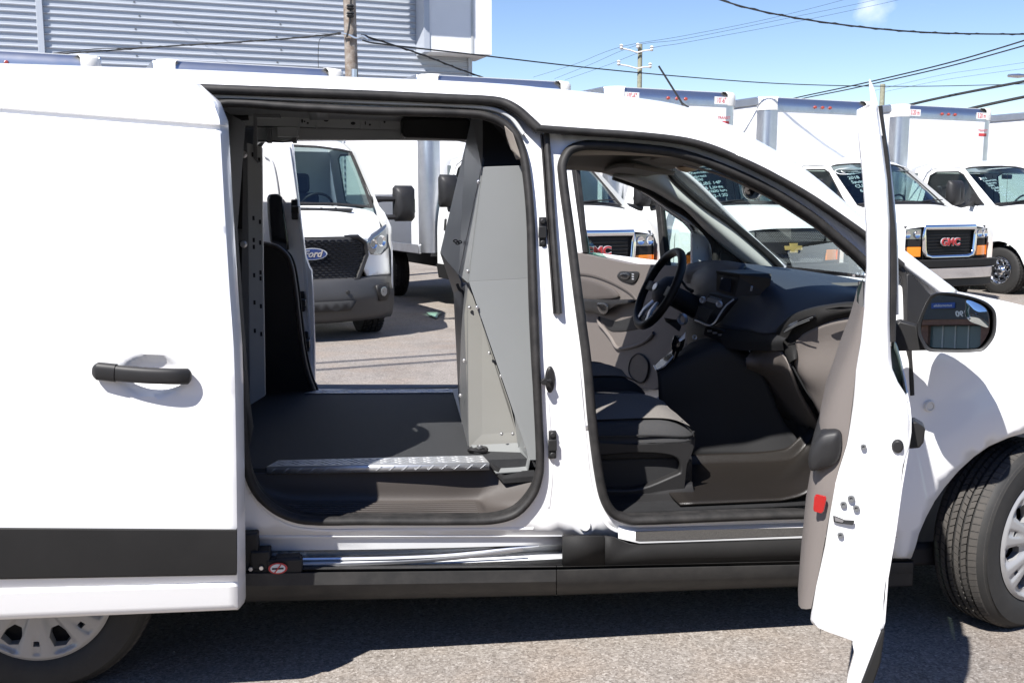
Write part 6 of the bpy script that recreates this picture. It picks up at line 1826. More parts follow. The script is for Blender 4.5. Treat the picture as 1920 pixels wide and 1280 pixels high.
    if make == 'gmc':
        G = piece('grille', -.455, .455, .715, 1.085, M['dark'], d=-.04, n=8)
        for k in range(8):
            z = .745 + k * .044
            piece('grille_bar', -.44, .44, z - .004, z + .004, M['black'], G, d=-.012, th=.03, n=8, bev=0)
        fr_ = []
        for y, z in ((-.50, 1.12), (.50, 1.12), (.505, 1.0), (.49, .80), (.46, .715), (.36, .69), (-.36, .69), (-.46, .715), (-.49, .80), (-.505, 1.0)):
            fr_.append(Vector((nose(y, .012), y, z)))
        MB().tube(fr_, .038, 8, closed=True, flat=.025, up=(1, 0, 0)).build('grille_surround', M['chrome'], G, smooth=60)
        text_mesh('badge', 'GMC', M['silverplastic'], G, .145, (nose(0, .004), 0, .905), (0, 1, 0), (0, 0, 1), .008, bold=.009, sx=1.15)
        text_mesh('badge', 'GMC', M['gmcred'], G, .145, (nose(0, .014), 0, .905), (0, 1, 0), (0, 0, 1), .008, bold=.003, sx=1.15)
    else:
        G = piece('grille', -.58, .58, .68, 1.12, M['black'], d=-.03, n=8)
        hc = MB()
        for z0, z1 in ((.975, 1.105), (.70, .80)):
            z = z0; j = 0
            while z < z1:
                y = -.55 + (.018 if j % 2 else 0)
                while y < .55:
                    x_ = nose(y, -.022)
                    hc.tube([Vector((x_, y + .015 * math.cos(a), z + .011 * math.sin(a))) for a in ev(0, 2 * math.pi * 5 / 6, 5)], .0032, 3, closed=True)
                    y += .036
                z += .019; j += 1
        hc.build('grille_mesh', M['greydark'], G, smooth=0)['kind'] = 'stuff'
        piece('grille_bar', -.60, .60, .81, .965, M['clad'], G, d=.004, n=8)
        bt = [(-.145, -.028), (-.055, -.028), (-.065, -.062), (.075, -.062), (.065, -.028), (.145, -.028), (.135, .028), (.055, .028), (.065, .062), (-.075, .062), (-.065, .028), (-.155, .028)]
        MB().prism([Vector((nose(0, .008), y, .885 + z)) for y, z in bt], (.018, 0, 0)).build('badge', M['gold'], G, bevel=.005)
    for s in (-1, 1):
        a, b = sorted((s * .545, s * .845)) if make == 'gmc' else sorted((s * .60, s * .86))
        H = piece('headlight', a, b, .955, 1.10, M['lens'], d=.0, n=5)
        c = (a + b) / 2
        for yy in ((c - .075, c + .075) if make == 'gmc' else (c,)):
            MB().lathe([(0, -.005), (.038, .010), (.050, .016), (.052, .0)], 16, Matrix.Translation((nose(yy, .002), yy, 1.022)) @ Matrix.Rotation(math.radians(-90), 4, 'Z')).build('headlight_bowl', M['chrome'], H)
        piece('headlight_panel', a, b, .85, .95, M['clad'], d=.0, n=5)
        piece('indicator', a, b, .705, .845, M['orange'], d=.004, n=5)
        # side returns of the lamps
        for nm, z0, z1, m in (('headlight', .955, 1.095, M['lens']), ('headlight_panel', .85, .95, M['clad']), ('indicator', .705, .845, M['orange'])):
            MB().prism([Vector((2.70, s * .84, z0)), Vector((2.42, s * .955, z0 + .01)), Vector((2.42, s * .955, z1 - .01)), Vector((2.70, s * .84, z1))], (0, s * .008, 0)).build(nm, m, T)
    # bumper
    def bump(name, z0, z1, m, d, yw=.98, bev=.012):
        f = MB()
        a = [[Vector((2.93 + d - .16 * (abs(y) / .98) ** 4, y, z)) for y in ev(-yw, yw, 12)] for z in (z0, z1)]
        b = [[p - Vector((.10, 0, 0)) for p in r_] for r_ in a]
        f.grid([b[0], a[0], a[1], b[1]])
        for k in (0, -1): f.add([b[0][k], a[0][k], a[1][k], b[1][k]], [(0, 1, 2, 3)])
        return f.build(name, m, T, smooth=40, bevel=bev)
    bump('bumper_pad', .555, .665, M['clad'], .02)
    if make == 'gmc': bump('bumper', .39, .553, M['chrome'], 0)
    else: bump('bumper', .39, .553, M['clad'], 0)
    bump('bumper_valance', .27, .388, M['black'], -.05, .94)
    MB().tube([Vector((1.98, -.78, 1.45)), Vector((1.97, -.785, 1.95))], .003, 5).build('aerial', M['wire'], T)
    # inside
    MB().box(.12, .16, -.86, .86, .7, 1.98).build('cab_back_wall', M['cab_in'], T)
    MB().box(1.42, 1.95, -.90, .90, 1.05, 1.40).build('dashboard', M['cab_in'], T, bevel=.06)
    MB().box(.12, 1.9, -.92, .92, .60, .66).build('cab_floor', M['dark'], T)
    for y in (-.42, .42):
        MB().box(.35, .85, y - .26, y + .26, .8, .98).box(.30, .44, y - .25, y + .25, .95, 1.52).box(.32, .42, y - .13, y + .13, 1.55, 1.76).build('seat', M['cab_seat'], T, bevel=.04)
    c_ = Vector((1.28, .42, 1.42))
    u_, v_ = Vector((.42, 0, .9)), Vector((0, 1, 0))
    MB().tube([c_ + u_ * .19 * math.cos(a) + v_ * .19 * math.sin(a) for a in ev(0, 2 * math.pi * 23 / 24, 23)], .016, 8, closed=True).build('steering_wheel', M['black'], T)
    MB().prism([Vector((1.34, .42 + a, 1.40 + b)) for a, b in ((-.09, -.03), (.09, -.03), (.12, .05), (-.12, .05))], (.04, 0, 0)).build('steering_hub', M['black'], T)
    MB().box(1.30, 1.33, -.12, .12, 1.86, 1.94).build('rear_view_mirror', M['black'], T, bevel=.015)
    for y in (-.42, .42):
        MB().box(1.12, 1.30, y - .25, y + .25, 1.955, 1.975).build('sun_visor', M['cab_in'], T, bevel=.006)
    for s in (-1, 1):
        truck_wheel(T, 2.06, s * .94, s, True)
        truck_wheel(T, -2.1, s * 1.02, s, False)
    if lines:
        a, b = g0[0], g0[-1]
        pl, pu = Vector(a[1]), Vector(b[1])
        p0 = Vector(a[0]).lerp(Vector(b[0]), .12) + Vector((.035, .22, .03))
        ex = (a[4] - a[1]).normalized()
        ey = (a[3] - b[3]).normalized()
        ex = (ex - ey * ex.dot(ey)).normalized()
        p0 = a[1].lerp(b[1], .10 if circle or make == 'gmc' else (.26 if len(lines) > 8 else .12)) + Vector((.024, .03, .024))
        handwriting(T, lines, p0, ex, ey, .090 if len(lines) < 9 else .072)
        if circle:
            cpt = p0 + ex * .16 - ey * .09
            MB().tube([cpt + ex * .24 * math.cos(t) + ey * (.085 + .012 * math.cos(2 * t)) * math.sin(t) for t in ev(0, 2 * math.pi * 27 / 28, 27)], .007, 4, closed=True).build('window_writing', M['ink'], T)
    # paper on the dash, sticker in the screen
    MB().prism([Vector((1.62, .0, 1.412)), Vector((1.62, .34, 1.412)), Vector((1.82, .34, 1.414)), Vector((1.82, .0, 1.414))], (0, 0, .002)).build('dash_paper', M['sticker'], T)

def catmull_rows(g):
    return [[a.lerp(b, .5) for a, b in zip(g[i], g[i + 1])] for i in range(len(g) - 1)]

ROWGRP = 'box trucks parked in a row behind the van'
def place(name, lat, dep, label, cat='box truck', grp=ROWGRP):
    x, y = camxy(lat, dep)
    return empty(name, (x, y, ZG), label, cat, grp, rz=HEAD, local=True)

TA = place('box_truck', -.16, 14.6, 'white box truck with red GMC grille seen through the driver window of the open van')
build_box(TA, 3.22)
build_cab_gm(TA, 'gmc')
TB = place('box_truck', 2.53, 15.93, 'white box truck with gold bow tie badge, seen through the open van windscreen')
build_box(TB, 3.20, sign="10'-6\"")
build_cab_gm(TB, 'chevy', [('2016', .10, 1), ('Chevrolet', .04, .9), ('Express', .06, .9), ('3500', .12, .8), ('CUBE 14P', .12, 1), ('6.6 Litres', .18, 1), ('41000 km', .26, .9), ('22-120', .32, 1.05)])
TC = place('box_truck', 5.17, 17.26, 'white box truck with red GMC grille and chrome bumper right of the open door')
build_box(TC, 3.18, maker=False)
build_cab_gm(TC, 'gmc', [('Camion', .04, 1), ('usagé', .17, .7), ('2018', .10, 1.1), ('Savana', .10, 1.1), ('CUBE 12', .12, 1.1), ('6.6 Litre', .17, 1.15), ('A74 km', .27, .9), ('22-131', .28, 1.3)], circle=True)
TD = place('box_truck', 7.84, 18.6, 'white box truck cut by the right edge, handwritten prices on its windscreen')
build_box(TD, 3.18, sign='3.20 m')
build_cab_gm(TD, 'chevy', [('2015', .06, 1), ('Chevrolet', .12, .9), ('Express', .15, .9), ('3500', .14, .85), ('CUBE 14', .17, .9), ('Roof rack', .22, .85), ('6.6 Litres', .29, .85), ('78000 km', .33, .8), ('22-134', .36, 1.15)])
TE = copy_tree(TC)
x, y = camxy(11.15, 19.95); TE.location = (x, y, ZG)
TE['label'] = 'white box truck farthest right, only the side of its box in view'
for c in [c for c in TE.children if c.name.startswith('window_writing')]: bpy.data.objects.remove(c)
TL = copy_tree(TA)
x, y = camxy(-5.95, 11.9); TL.location = (x, y, ZG)
TL['label'] = 'white box truck farthest left, only its top rail shows above the van roof'

# ---- the van-nosed cutaway truck seen through the cargo bay --------------------------------------------------
def build_cab_transit(T):
    def W(z): return float(np.interp(z, (.3, .6, 1.1, 1.5, 2.1, 2.3), (.98, 1.02, 1.02, .99, .90, .84)))
    def Wx(x, z): return W(z) - max(0, x - 2.1) * .16 - max(0, x - 2.5) * .5
    wp = M['truckwhite']
    def row(x, z, w, crown, drop=.05, sw=.12):
        return [Vector((x - sw * abs(s) ** 3 * (1 if x > .9 else 0), w * s, z - drop * abs(s) ** 5 + crown * (1 - s * s))) for s in (-1, -.96, -.85, -.5, 0, .5, .85, .96, 1)]
    patch([row(.08, 2.27, .82, .06), row(.7, 2.28, .83, .06), row(1.14, 2.21, .85, .05), row(1.34, 2.11, .875, .04)], 4, 3).build('cab_roof', wp, T, smooth=50)
    g0 = [row(1.36, 2.09, .865, .035, .02, .14), row(1.67, 1.78, .905, .035, .02, .16), row(1.96, 1.44, .945, .03, .02, .18)]
    patch(g0, 5, 3).build('windscreen', M['tglass'], T, smooth=60)
    bd = g0[0] + [r_[-1] for r_ in catmull_rows(g0)] + g0[-1][::-1] + [r_[0] for r_ in catmull_rows(g0)][::-1]
    MB().tube([p + Vector((.004, 0, .004)) for p in bd], .022, 6, closed=True, flat=.008, up=(.6, 0, .8)).build('windscreen_seal', M['rubber'], T)
    patch([row(1.98, 1.42, .955, .03, .05, .18), row(2.2, 1.36, .94, .035, .05, .20), row(2.45, 1.26, .90, .03, .05, .22), row(2.62, 1.20, .86, .02, .05, .24), row(2.69, 1.13, .84, .0, .03, .25)], 4, 3).build('bonnet', wp, T, smooth=50)
    vt = MB().prism([Vector((2.13, y, 1.412 - .0)) for y in (.0,)] * 0 + [Vector((2.12, -.08, 1.410)), Vector((2.12, .62, 1.396)), Vector((2.19, .58, 1.376)), Vector((2.19, -.04, 1.390))], (0.006, 0, .022)).build('bonnet_vent', M['black'], T)
    for y in (.1, .26, .42):
        MB().box(2.12, 2.17, y - .006, y + .006, 1.41, 1.428).build('vent_divider', M['clad'], vt)
    out = [(.08, .40), (.08, 2.2), (1.1, 2.19), (1.30, 2.09), (1.90, 1.44), (2.25, 1.30), (2.45, 1.22), (2.56, 1.08), (2.58, .62), (2.36, .46)] + [(1.9 + .43 * math.cos(math.radians(a)), .36 + .43 * math.sin(math.radians(a))) for a in ev(10, 170, 11)] + [(1.46, .40)]
    win = [(.5, 1.5), (.5, 2.02), (.62, 2.06), (1.12, 2.05), (1.24, 1.98), (1.66, 1.52), (1.60, 1.46), (1.2, 1.42), (.6, 1.46)]
    for s in (-1, 1):
        panel2d(out, [win], .13, lambda x, z: Vector((x, s * Wx(x, z), z))).build('cab_side', wp, T, smooth=50)
        panel2d(win, [], .3, lambda x, z: Vector((x, s * (Wx(x, z) - .012), z))).build('side_window', M['sglass'], T, smooth=0)
        MB().tube([Vector((x, s * (Wx(x, z) + .002), z)) for x, z in win], .014, 6, closed=True, flat=.008, up=(0, s, 0)).build('window_seal', M['rubber'], T)
        # two-arm mirror
        rows_ = []
        for t, sc in ((0, .8), (.05, .97), (.2, 1), (.6, .92), (.9, .7), (1, .35)):
            rows_.append([Vector((1.62 + .16 * t, s * (1.37 + .13 * sc * a), 1.47 + .21 * sc * b)) for a, b in ((-1, -.85), (-.8, -1), (.8, -1), (1, -.85), (1, .85), (.8, 1), (-.8, 1), (-1, .85))])
        mx = MB().grid(rows_, closed_v=True); o = len(mx.v) - 8; mx.f.append(tuple(range(o, o + 8)))
        MR = mx.build('wing_mirror', M['black'], T, smooth=50)
        for z in (1.52, 1.31):
            MB().tube([Vector((1.66, s * .96, z - .01)), Vector((1.69, s * 1.1, z)), Vector((1.69, s * 1.26, z))], [.045, .032, .03], 8).build('mirror_arm', M['black'], MR)
        MB().prism([Vector((1.68, s * 1.495, z)) for z in (1.36, 1.52)] + [Vector((1.76, s * 1.47, z)) for z in (1.52, 1.36)], (0, s * .012, 0)).build('mirror_indicator', M['lens'], MR)
        lin_ = [(1.9 + .43 * math.cos(math.radians(a)), .36 + .43 * math.sin(math.radians(a))) for a in ev(0, 180, 12)]
        MB().grid([[Vector((x, s * (Wx(x, z) - .01), z)) for x, z in lin_], [Vector((x, s * .5, z)) for x, z in lin_]]).build('arch_liner', M['dark'], T)
        truck_wheel(T, 1.9, s * .95, s, False, .36)
        truck_wheel(T, -2.0, s * 1.02, s, False, .36)
    def nose(y, z, d=0): return 2.69 - .235 * (abs(y) / .84) ** 2.6 + d + .04 * math.exp(-((z - .55) / .16) ** 2)
    def shape(name, pts, m, parent=T, d=0.0, th=.03, step=.06, bev=.006):
        return panel2d(pts, [], step, lambda y, z: Vector((nose(y, z, d), y, z))).build(name, m, parent, smooth=40, solid=th, solid_off=0, bevel=0)
    MB().box(2.0, 2.40, -.78, .78, .40, 1.12).build('nose_filler', M['dark'], T)
    # white nose skin either side, grille, badge
    for s in (-1, 1):
        shape('nose_panel', [(s * .56, 1.14), (s * .84, 1.13), (s * .93, 1.05), (s * .95, .70), (s * .62, .70), (s * .52, .9)], wp, d=-.006)
        H = shape('headlight', [(s * .60, 1.05), (s * .69, 1.14), (s * .90, 1.245), (s * .93, 1.19), (s * .93, .99), (s * .82, .92), (s * .68, .93)], M['lens'], d=.008, th=.02)
        for yy, zz, rr in ((s * .71, 1.04, .05), (s * .82, 1.07, .062)):
            MB().lathe([(0, -.01), (rr * .7, .01), (rr, .022), (rr, .0)], 16, Matrix.Translation((nose(yy, zz, .006), yy, zz)) @ Matrix.Rotation(math.radians(-90 + s * 25), 4, 'Z')).build('headlight_bowl', M['chrome'], H)
        F = shape('fog_lamp_bezel', [(s * .70, .60), (s * .88, .62), (s * .89, .50), (s * .84, .43), (s * .74, .43)], M['black'], d=.085, th=.03)
        MB().lathe([(0, .0), (.04, .012), (.05, .01), (.052, .0)], 16, Matrix.Translation((nose(s * .80, .53, .10), s * .80, .53)) @ Matrix.Rotation(math.radians(-90 + s * 30), 4, 'Z')).build('fog_lamp', M['lens'], F)
    G = shape('grille', [(-.52, 1.12), (.52, 1.12), (.60, 1.06), (.62, .93), (.50, .68), (.44, .655), (-.44, .655), (-.50, .68), (-.62, .93), (-.60, 1.06)], M['dark'], d=.004, th=.03)
    ring_ = [(-.52, 1.12), (.52, 1.12), (.60, 1.06), (.62, .93), (.50, .68), (.44, .655), (-.44, .655), (-.50, .68), (-.62, .93), (-.60, 1.06)]
    MB().tube([Vector((nose(y, z, .02), y, z)) for y, z in ring_], .028, 8, closed=True).build('grille_surround', M['black'], G)
    hc = MB()
    z = .69; j = 0
    while z < 1.10:
        y = -.56 + (.0375 if j % 2 else 0)
        while y < .57:
            if inside((y, z), ring_) and inside((y + .05, z), ring_) and inside((y - .05, z), ring_):
                hc.tube([Vector((nose(y, z, .022), y + .034 * math.cos(a), z + .016 * math.sin(a))) for a in ev(0, 2 * math.pi * 5 / 6, 5)], .0042, 4, closed=True)
            y += .075
        z += .026; j += 1
    hc.build('grille_mesh', M['gloss'], G, smooth=40)['kind'] = 'stuff'
    el = [(.16 * math.cos(a), .062 * math.sin(a)) for a in ev(0, 2 * math.pi * 31 / 32, 31)]
    Bd = MB().prism([Vector((nose(0, .89, .035), a, .955 + b)) for a, b in el], (.012, 0, 0)).build('badge', M['silverplastic'], G)
    MB().prism([Vector((nose(0, .89, .048), a * .92, .955 + b * .88)) for a, b in el], (.004, 0, 0)).build('badge_field', M['blue'], Bd)
    text_mesh('badge_lettering', 'Ford', M['chrome'], Bd, .098, (nose(0, .89, .054), 0, .955), (0, 1, 0), (0, 0, 1), .002, shear=.35, bold=.003)
    # dark bumper moulding
    bp_ = [[Vector((nose(y, z, dd), y, z)) for y in ev(-.97, .97, 14)] for z, dd in ((.70, .02), (.66, .055), (.50, .085), (.40, .08), (.27, .05), (.22, -.02))]
    patch(bp_, 3, 1).build('bumper', M['bumper'], T, smooth=50, solid=.04, solid_off=-1)
    shape('bumper_intake', [(-.44, .46), (.44, .46), (.38, .36), (-.38, .36)], M['dark'], d=.092, th=.06)
    for y in (-.36, .36):
        MB().lathe([(0, .01), (.018, .008), (.022, 0)], 12, Matrix.Translation((nose(y, .55, .085), y, .55)) @ Matrix.Rotation(math.radians(-90), 4, 'Z')).build('parking_sensor', M['black'], T)
    # inside of the cab
    MB().box(.10, .14, -.9, .9, .7, 2.12).build('cab_back_wall', M['white2'], T)
    p = MB().box(.142, .145, -.02, .28, 1.86, 1.90).build('maker_sticker', mat('faded_pink_print', (.45, .16, .2), .6), T)
    text_mesh('maker_lettering', 'TRANSIT', M['redprint'], T, .085, (.146, .13, 1.95), (0, 1, 0), (0, 0, 1), .0005)
    MB().box(1.45, 1.98, -.9, .9, 1.0, 1.36).build('dashboard', M['cab_in'], T, bevel=.06)
    for y in (-.42, .42):
        MB().box(.35, .85, y - .27, y + .27, .8, 1.0).box(.28, .44, y - .26, y + .26, .95, 1.60).box(.30, .42, y - .15, y + .15, 1.60, 1.84).build('seat', M['cab_seat'], T, bevel=.05)
    c_ = Vector((1.30, .42, 1.42)); u_, v_ = Vector((.5, 0, .86)), Vector((0, 1, 0))
    MB().tube([c_ + u_ * .19 * math.cos(a) + v_ * .19 * math.sin(a) for a in ev(0, 2 * math.pi * 23 / 24, 23)], .016, 8, closed=True).build('steering_wheel', M['black'], T)
    MB().prism([Vector((1.66, .45, 1.362)), Vector((1.66, .80, 1.362)), Vector((1.90, .80, 1.385)), Vector((1.90, .45, 1.385))], (0, 0, .002)).build('dash_paper', M['sticker'], T)
    MB().tube([Vector((2.0, -.7, 1.43)), Vector((1.99, 0, 1.47)), Vector((1.95, .55, 1.46))], [.014, .012, .006], 6).build('wiper', M['black'], T)
TF = place('box_truck', -3.22, 13.0, 'white box truck with dark honeycomb grille and double-arm mirrors, behind the cargo bay')
build_box(TF, 3.20, maker=False)
build_cab_transit(TF)
# ================================================================== BUILDING, POLES, CABLES
def AT(px, py, dep):
    d = ray(px, py)
    hdep = d.x * math.sin(PSI) + d.y * math.cos(PSI)
    return CAM + d * (dep / hdep)

# ---- long metal-clad warehouse -------------------------------------------------------------------
c = AT(880, 100, 27.0)
WD = Vector((math.sin(math.radians(77.5)), math.cos(math.radians(77.5)), 0))     # along the wall, to the right
WN = Vector((WD.y, -WD.x, 0))                                                     # out of the wall, to the street
WB = empty('warehouse', (c.x - WD.x * 14, c.y - WD.y * 14, -.08), 'long warehouse clad in ribbed silver-blue metal, upper left', 'building', local=True)
WB.rotation_euler = (0, 0, math.atan2(WD.y, WD.x))
# local: x along the wall, -y to the street
m_rib = mat('ribbed_wall_metal', (.47, .50, .55), .4, metal=.2, var=.08, vscale=.35, rvar=.08)
LW0, LW1, HT = -40.0, 13.95, 13.0
prof = []
pit = .150
z = 0.0
while z < HT:
    prof += [(0, z), (0, z + pit * .66), (-.030, z + pit * .76), (-.034, z + pit * .90)]
    z += pit
xs_ = [LW0, -18.0, -6.0, 4.0, 11.0, LW1]
WALL = MB().grid([[Vector((x, y, zz)) for x in xs_] for y, zz in prof]).build('ribbed_wall', m_rib, WB, smooth=0)
MB().box(LW0, LW1, .05, 18, 0, HT).build('warehouse_block', M['grey2'], WB, smooth=0)
def wall_local(px, py):
    p = PPL(px, py, Vector((c.x, c.y, 0)), WN)
    q = p - Vector((c.x - WD.x * 14, c.y - WD.y * 14, -.08))
    return q.dot(WD), q.z
for px in (76,):
    x, z = wall_local(px, 50)
    MB().box(x - .07, x + .07, -.10, -.034, 0, HT).build('downpipe', m_rib, WB, bevel=.01)
sc_ = MB()
for k in range(9):
    for j in range(26):
        x = -16.5 + k * 3.2 + (j % 2) * .1
        z = 3.0 + j * pit * 2
        sc_.box(x - .02, x + .02, -.012, 0, z + .02, z + .05)
sc_.build('wall_screw', M['greydark'], WB, smooth=0)['kind'] = 'stuff'
x0, zb = wall_local(783, 104)
x1 = 14.35
MB().box(x0, x1, -.75, .6, zb, HT + 1).build('white_canopy', M['boxwhite'], WB, smooth=0)
xj, _ = wall_local(868, 60)
MB().box(xj - .03, xj + .03, -.77, -.74, zb, HT + 1).build('panel_joint', M['grey2'], WB, smooth=0)
MB().box(x0 - .04, x0 + .10, -.78, -.02, zb - .02, HT + 1).build('edge_flashing', m_rib, WB, smooth=0)
MB().box(13.95, 14.05, -.08, .2, 0, zb).build('corner_flashing', m_rib, WB, smooth=0)
# unseen block above the view, throws the slanting shadow on the white panel
MB().prism([Vector((x0 - .1, -.75, zb + 2.1)), Vector((x0 - .1, -1.7, zb + 2.5)), Vector((x0 - .1, -1.7, zb + 4.0)), Vector((x0 - .1, -.75, zb + 4.4))], (-1.2, 0, 0)).build('shadow_block', m_rib, WB)

# ---- utility poles ---------------------------------------------------------------------------------
def pole(name, px, dep, top_py, r0, r1, m, label, lean=0.0):
    b = AT(px, 400, dep); b.z = -.08
    t = AT(px, top_py, dep)
    root = empty(name, b, label, 'utility pole')
    rows = []
    for k in range(9):
        s = k / 8
        rows.append([Vector((b.x + lean * s + (r0 + (r1 - r0) * s) * math.cos(a), b.y + (r0 + (r1 - r0) * s) * math.sin(a), b.z + (t.z - b.z) * s)) for a in ev(0, 2 * math.pi * 13 / 14, 13)])
    mb = MB().grid(rows, closed_v=True); o = len(mb.v) - 14; mb.f.append(tuple(range(o, o + 14)))
    mb.build('pole_shaft', m, root, smooth=60)
    return root, b, t
NP, b1, t1 = pole('utility_pole', 668, 19.5, -90, .135, .112, M['wood'], 'brown wooden utility pole in front of the ribbed warehouse wall', -.05)
for y in (14, 28):
    p = AT(657, y, 19.3)
    MB().lathe([(0, -.05), (.05, -.05), (.075, -.02), (.05, 0), (.075, .02), (.05, .05), (0, .05)], 12, Matrix.Translation(p) @ Matrix.Rotation(math.radians(90), 4, 'X')).build('insulator', M['wire'], NP)
MB().tube([AT(658, 0, 19.3), AT(657, 30, 19.3), AT(654, 55, 19.3), AT(650, 70, 19.3)], .018, 6).build('pole_bracket', M['wire'], NP)
MB().tube(catmull([AT(x, y, 19.32) for x, y in ((640, 62), (655, 66), (668, 72), (680, 68), (690, 74))], 4), .02, 6).build('cable_clamp', M['galv'], NP)
MB().tube([AT(664, 130, 19.3), AT(664, 146, 19.3)], .05, 8).build('pole_hook', M['galv'], NP)
FP, b2, t2 = pole('utility_pole', 1195, 46, 83, .14, .10, M['wood2'], 'green-tinged far utility pole with two crossarms above the box trucks')
for yc, yl, yr, xl_, xr_ in ((99, 88, 91, 1165, 1222), (129, 118, 123, 1160, 1219)):
    for xe, ye in ((xl_, yl), (xr_, yr)):
        MB().tube([AT(1195, yc, 45.8), AT((1195 + xe) / 2, (yc * 1.2 + ye) / 2.2, 45.8), AT(xe, ye + 3, 45.8)], .034, 6).build('crossarm', M['ceramic'], FP)
        MB().lathe([(0, -.13), (.05, -.12), (.085, -.05), (.05, 0), (.09, .05), (.055, .10), (0, .12)], 10, Matrix.Translation(AT(xe, ye, 45.8)) @ Matrix.Rotation(math.radians(90), 4, 'X')).build('insulator', M['ceramic'], FP)
MB().lathe([(0, -.13), (.05, -.12), (.085, -.05), (.05, 0), (.09, .05), (.055, .10), (0, .12)], 10, Matrix.Translation(AT(1196, 86, 45.8)) @ Matrix.Rotation(math.radians(90), 4, 'X')).build('insulator', M['ceramic'], FP)
pole('utility_pole', 1645, 52, 158, .15, .12, M['wood2'], 'top of a grey pole peeping out beside the open door tip', -.05)
LP = empty('street_lamp', AT(1960, 400, 40), 'street lamp head reaching in at the right edge above the trucks', 'street lamp')
MB().tube([Vector((AT(1960, 400, 40).x, AT(1960, 400, 40).y, -.08)), AT(1960, 180, 40), AT(1956, 150, 40), AT(1935, 142, 40), AT(1915, 142, 40)], .06, 8).build('lamp_post', M['galv'], LP)
MB().lathe([(0, -.4), (.09, -.36), (.14, -.1), (.10, .3), (0, .36)], 14, Matrix.Translation(AT(1905, 142.5, 40)) @ Matrix.Rotation(math.radians(90), 4, 'Z') @ Matrix.Scale(.6, 4, (0, 0, 1))).build('lamp_head', M['galv'], LP)

# ---- overhead cables -----------------------------------------------------------------------------------
def cable(pts, r, label, grp=None, twist=False, cat='cable', ext=True):
    w_ = [AT(*p) for p in pts]
    if ext and pts[-1][0] > 1550:                      # runs on past the frame
        d_ = (w_[-1] - w_[-2]).normalized()
        w_ += [w_[-1] + d_ * 9 + Vector((0, 0, .25)), w_[-1] + d_ * 22 + Vector((0, 0, 1.0))]
    q = catmull(w_, 10)
    r = r * (.62 if twist else .66)
    mb = MB().tube(q, r, 6)
    if twist:
        s = []
        L = 0
        for i, p in enumerate(q):
            if i: L += (p - q[i - 1]).length
            s.append(p + Vector((0, .0, 0)) + U3 * (r * 1.2 * math.sin(L * 14)) + R3 * (r * 1.2 * math.cos(L * 14)))
        mb.tube(s, r * .7, 5)
    return tag(mb.build('overhead_cable', M['wire'], None), label, cat, grp)
cable([(60, 104, 20.6), (190, 96, 20.3), (300, 88, 20), (450, 79, 19.8), (560, 71, 19.6), (645, 62, 19.35)], .022, 'thick cable bundle running left from the near pole across the ribbed wall', twist=True)
cable([(100, 100, 20.6), (180, 92, 20.3), (270, 90, 20.0), (300, 88, 20)], .012, 'short loose cable end left of the bundle on the ribbed wall')
cable([(678, 66, 19.4), (735, 84, 20), (800, 106, 21), (870, 133, 22), (960, 165, 23)], .026, 'thick cable dropping right from the near pole past the white panel', twist=True)
cable([(680, 76, 19.4), (700, 81, 20), (900, 104, 24), (1100, 127, 28), (1280, 144, 32), (1460, 157, 36), (1640, 162, 40), (1800, 161, 44), (2000, 154, 48)], .024, 'long straight cable from the near pole across the sky to the right')
cable([(597, 132, 19.7), (597, 90, 19.7), (601, 73, 19.7), (640, 64, 19.4)], .008, 'thin drop wire hanging from the cable bundle beside the near pole')
cable([(60, 22, 25), (300, 40, 24.5), (500, 55, 24), (640, 66, 22), (657, 68, 19.6)], .008, 'thin faint wire sloping along the ribbed wall to the near pole')
cable([(1300, -22, 16), (1350, 0, 16), (1430, 22, 16), (1550, 43, 16.2), (1700, 59, 16.5), (1830, 64, 17), (2000, 63, 17.5)], .020, 'twisted black cable sagging across the upper right of the sky', twist=True)
cable([(1430, 198, 31), (1500, 182, 30), (1580, 165, 28), (1660, 147, 26), (1760, 123, 24), (1850, 98, 22), (2000, 50, 20)], .024, 'upper of two black cables rising to the right behind the door tip')
cable([(1440, 200, 31), (1510, 184, 30), (1590, 168, 28), (1670, 150, 26), (1770, 127, 24), (1860, 103, 22), (2000, 62, 20)], .022, 'lower of two black cables rising to the right behind the door tip')
cable([(1670, 206, 25), (1730, 191, 24.5), (1800, 176, 24), (1920, 153, 23), (2040, 130, 22)], .045, 'thick black cable rising right above the rightmost box trucks')
cable([(1770, 216, 25), (1840, 199, 24.5), (1920, 182, 24), (2040, 158, 23)], .052, 'shortest thick black cable at the right edge above the last box')
TG = 'thin power lines on the far pole'
for k, pts in enumerate(([(1000, 145, 60), (1080, 120, 52), (1166, 88, 46), (1280, 68, 50), (1440, 36, 54), (1600, -5, 58)], [(1040, 148, 60), (1110, 120, 52), (1196, 85, 46), (1280, 74, 50), (1480, 34, 54), (1660, -4, 58)], [(1060, 150, 60), (1140, 122, 52), (1222, 91, 46), (1280, 81, 50), (1500, 40, 54), (1720, -8, 58)], [(1640, 170, 70), (1760, 142, 66), (1850, 128, 62), (2000, 105, 58)], [(1660, 172, 70), (1760, 152, 66), (1860, 137, 62), (2000, 118, 58)])):
    lab = ('topmost thin power line at the far pole', 'thin power line over the top of the far pole', 'thin power line at the right arm of the far pole', 'upper thin grey line behind the rightmost trucks', 'lower thin grey line behind the rightmost trucks')[k]
    cable(pts, .012, lab, TG, cat='power line')
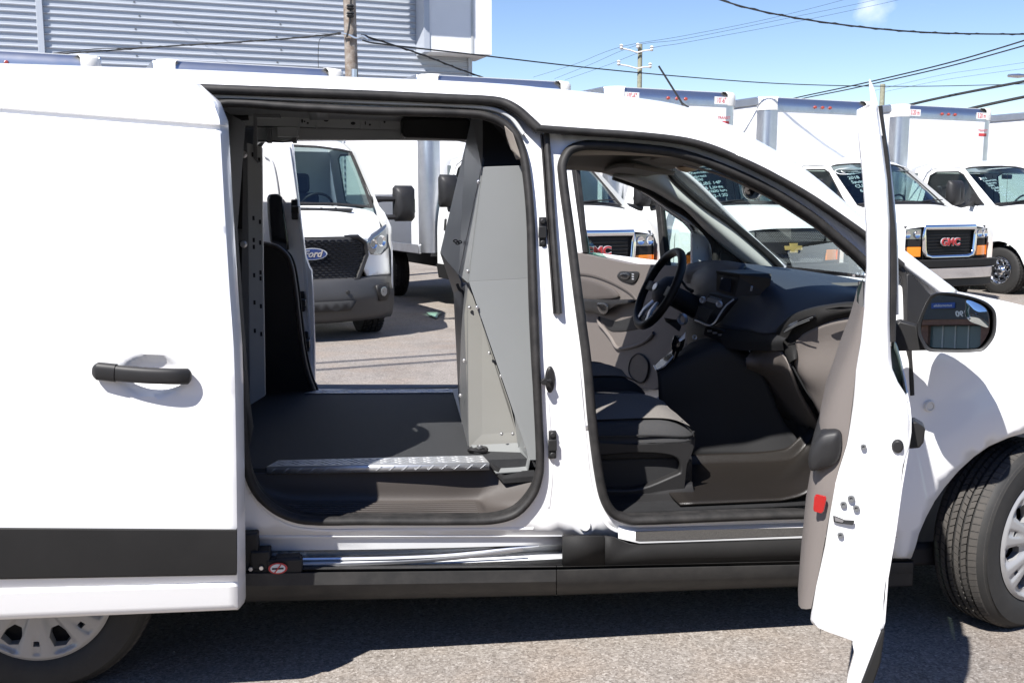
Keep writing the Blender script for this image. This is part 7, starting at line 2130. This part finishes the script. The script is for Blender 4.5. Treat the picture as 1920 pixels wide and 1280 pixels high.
# cables over the yard itself; they draw the two soft lines on the asphalt
for (a, b), lab in ((((560, 694), (900, 668)), 'cable crossing high over the yard, its shadow on the asphalt'), (((560, 680), (900, 656)), 'second cable high over the yard beside its twin')):
    p, q = PZ(*a, 0), PZ(*b, 0)
    d = (q - p).normalized()
    h = SUNV * (9.0 / SUNV.z)
    tag(MB().tube([p - d * 16 + h, p + h, q + h, q + d * 12 + h], .036, 6).build('overhead_cable', M['wire'], None), lab, 'cable')
# scrap on the ground between the trucks
sp = [PZ(x, y, -.03) for x, y in ((799, 585), (822, 586), (829, 585), (822, 591), (819, 596), (806, 592))]
tag(MB().add([p + Vector((0, 0, .006 * (k % 2))) for k, p in enumerate(sp)], [(0, 1, 5), (1, 2, 3), (1, 3, 4, 5)]).build('paper_scrap', mat('pale_green_paper', (.42, .52, .40), .8), None, solid=.002), 'pale green scrap of paper lying on the shaded asphalt', 'litter')

# ---- the showroom behind the photographer, seen only in the door mirror -----------------------------------
BH = empty('showroom', (-4, -15, 0), 'brick showroom with dark fascia, seen in the door mirror', 'building')
m_br = mat('brown_brick', (.21, .115, .085), .85, var=.3, vscale=6)
m_fa = mat('dark_fascia', (.045, .05, .055), .5)
m_gl = mat('shop_window', (.10, .15, .16), .12, spec=.8)
for k in range(9):
    x = -17.4 + k * 3.0
    MB().box(x - .28, x + .28, -15.0, -14.5, 0, 2.6).build('brick_pier', m_br, BH, smooth=0)
    if k < 8:
        MB().box(x + .28, x + 2.72, -14.9, -14.8, .45, 2.6).build('shop_window', m_gl, BH, smooth=0)
        MB().box(x + .28, x + 2.72, -15.0, -14.7, 0, .45).build('plinth', m_br, BH, smooth=0)
        for t in (.9, 1.5, 2.1): MB().box(x + t - .03, x + t + .03, -14.8, -14.74, .45, 2.6).build('window_mullion', M['grey2'], BH, smooth=0)
MB().box(-17, 9, -15.2, -14.3, 2.6, 2.85).build('soffit_band', m_br, BH, smooth=0)
MB().box(-17, 9, -15.2, -14.25, 2.85, 5.6).build('fascia', m_fa, BH, smooth=0)
MB().box(-17, 9, -24, -15.2, 0, 5.5).build('showroom_block', m_br, BH, smooth=0)
SG = MB().box(-4.85, -3.75, -14.22, -14.16, 3.36, 3.62).build('blue_sign', mat('blue_sign_panel', (.02, .07, .30), .4), BH, smooth=0)
text_mesh('sign_lettering', 'automobile', M['sticker'], SG, .19, (-4.3, -14.15, 3.49), (-1, 0, 0), (0, 0, 1), .003)
text_mesh('house_number', '4190', M['sticker'], BH, .36, (-3.35, -14.24, 3.08), (-1, 0, 0), (0, 0, 1), .01, shear=.2, bold=.01)
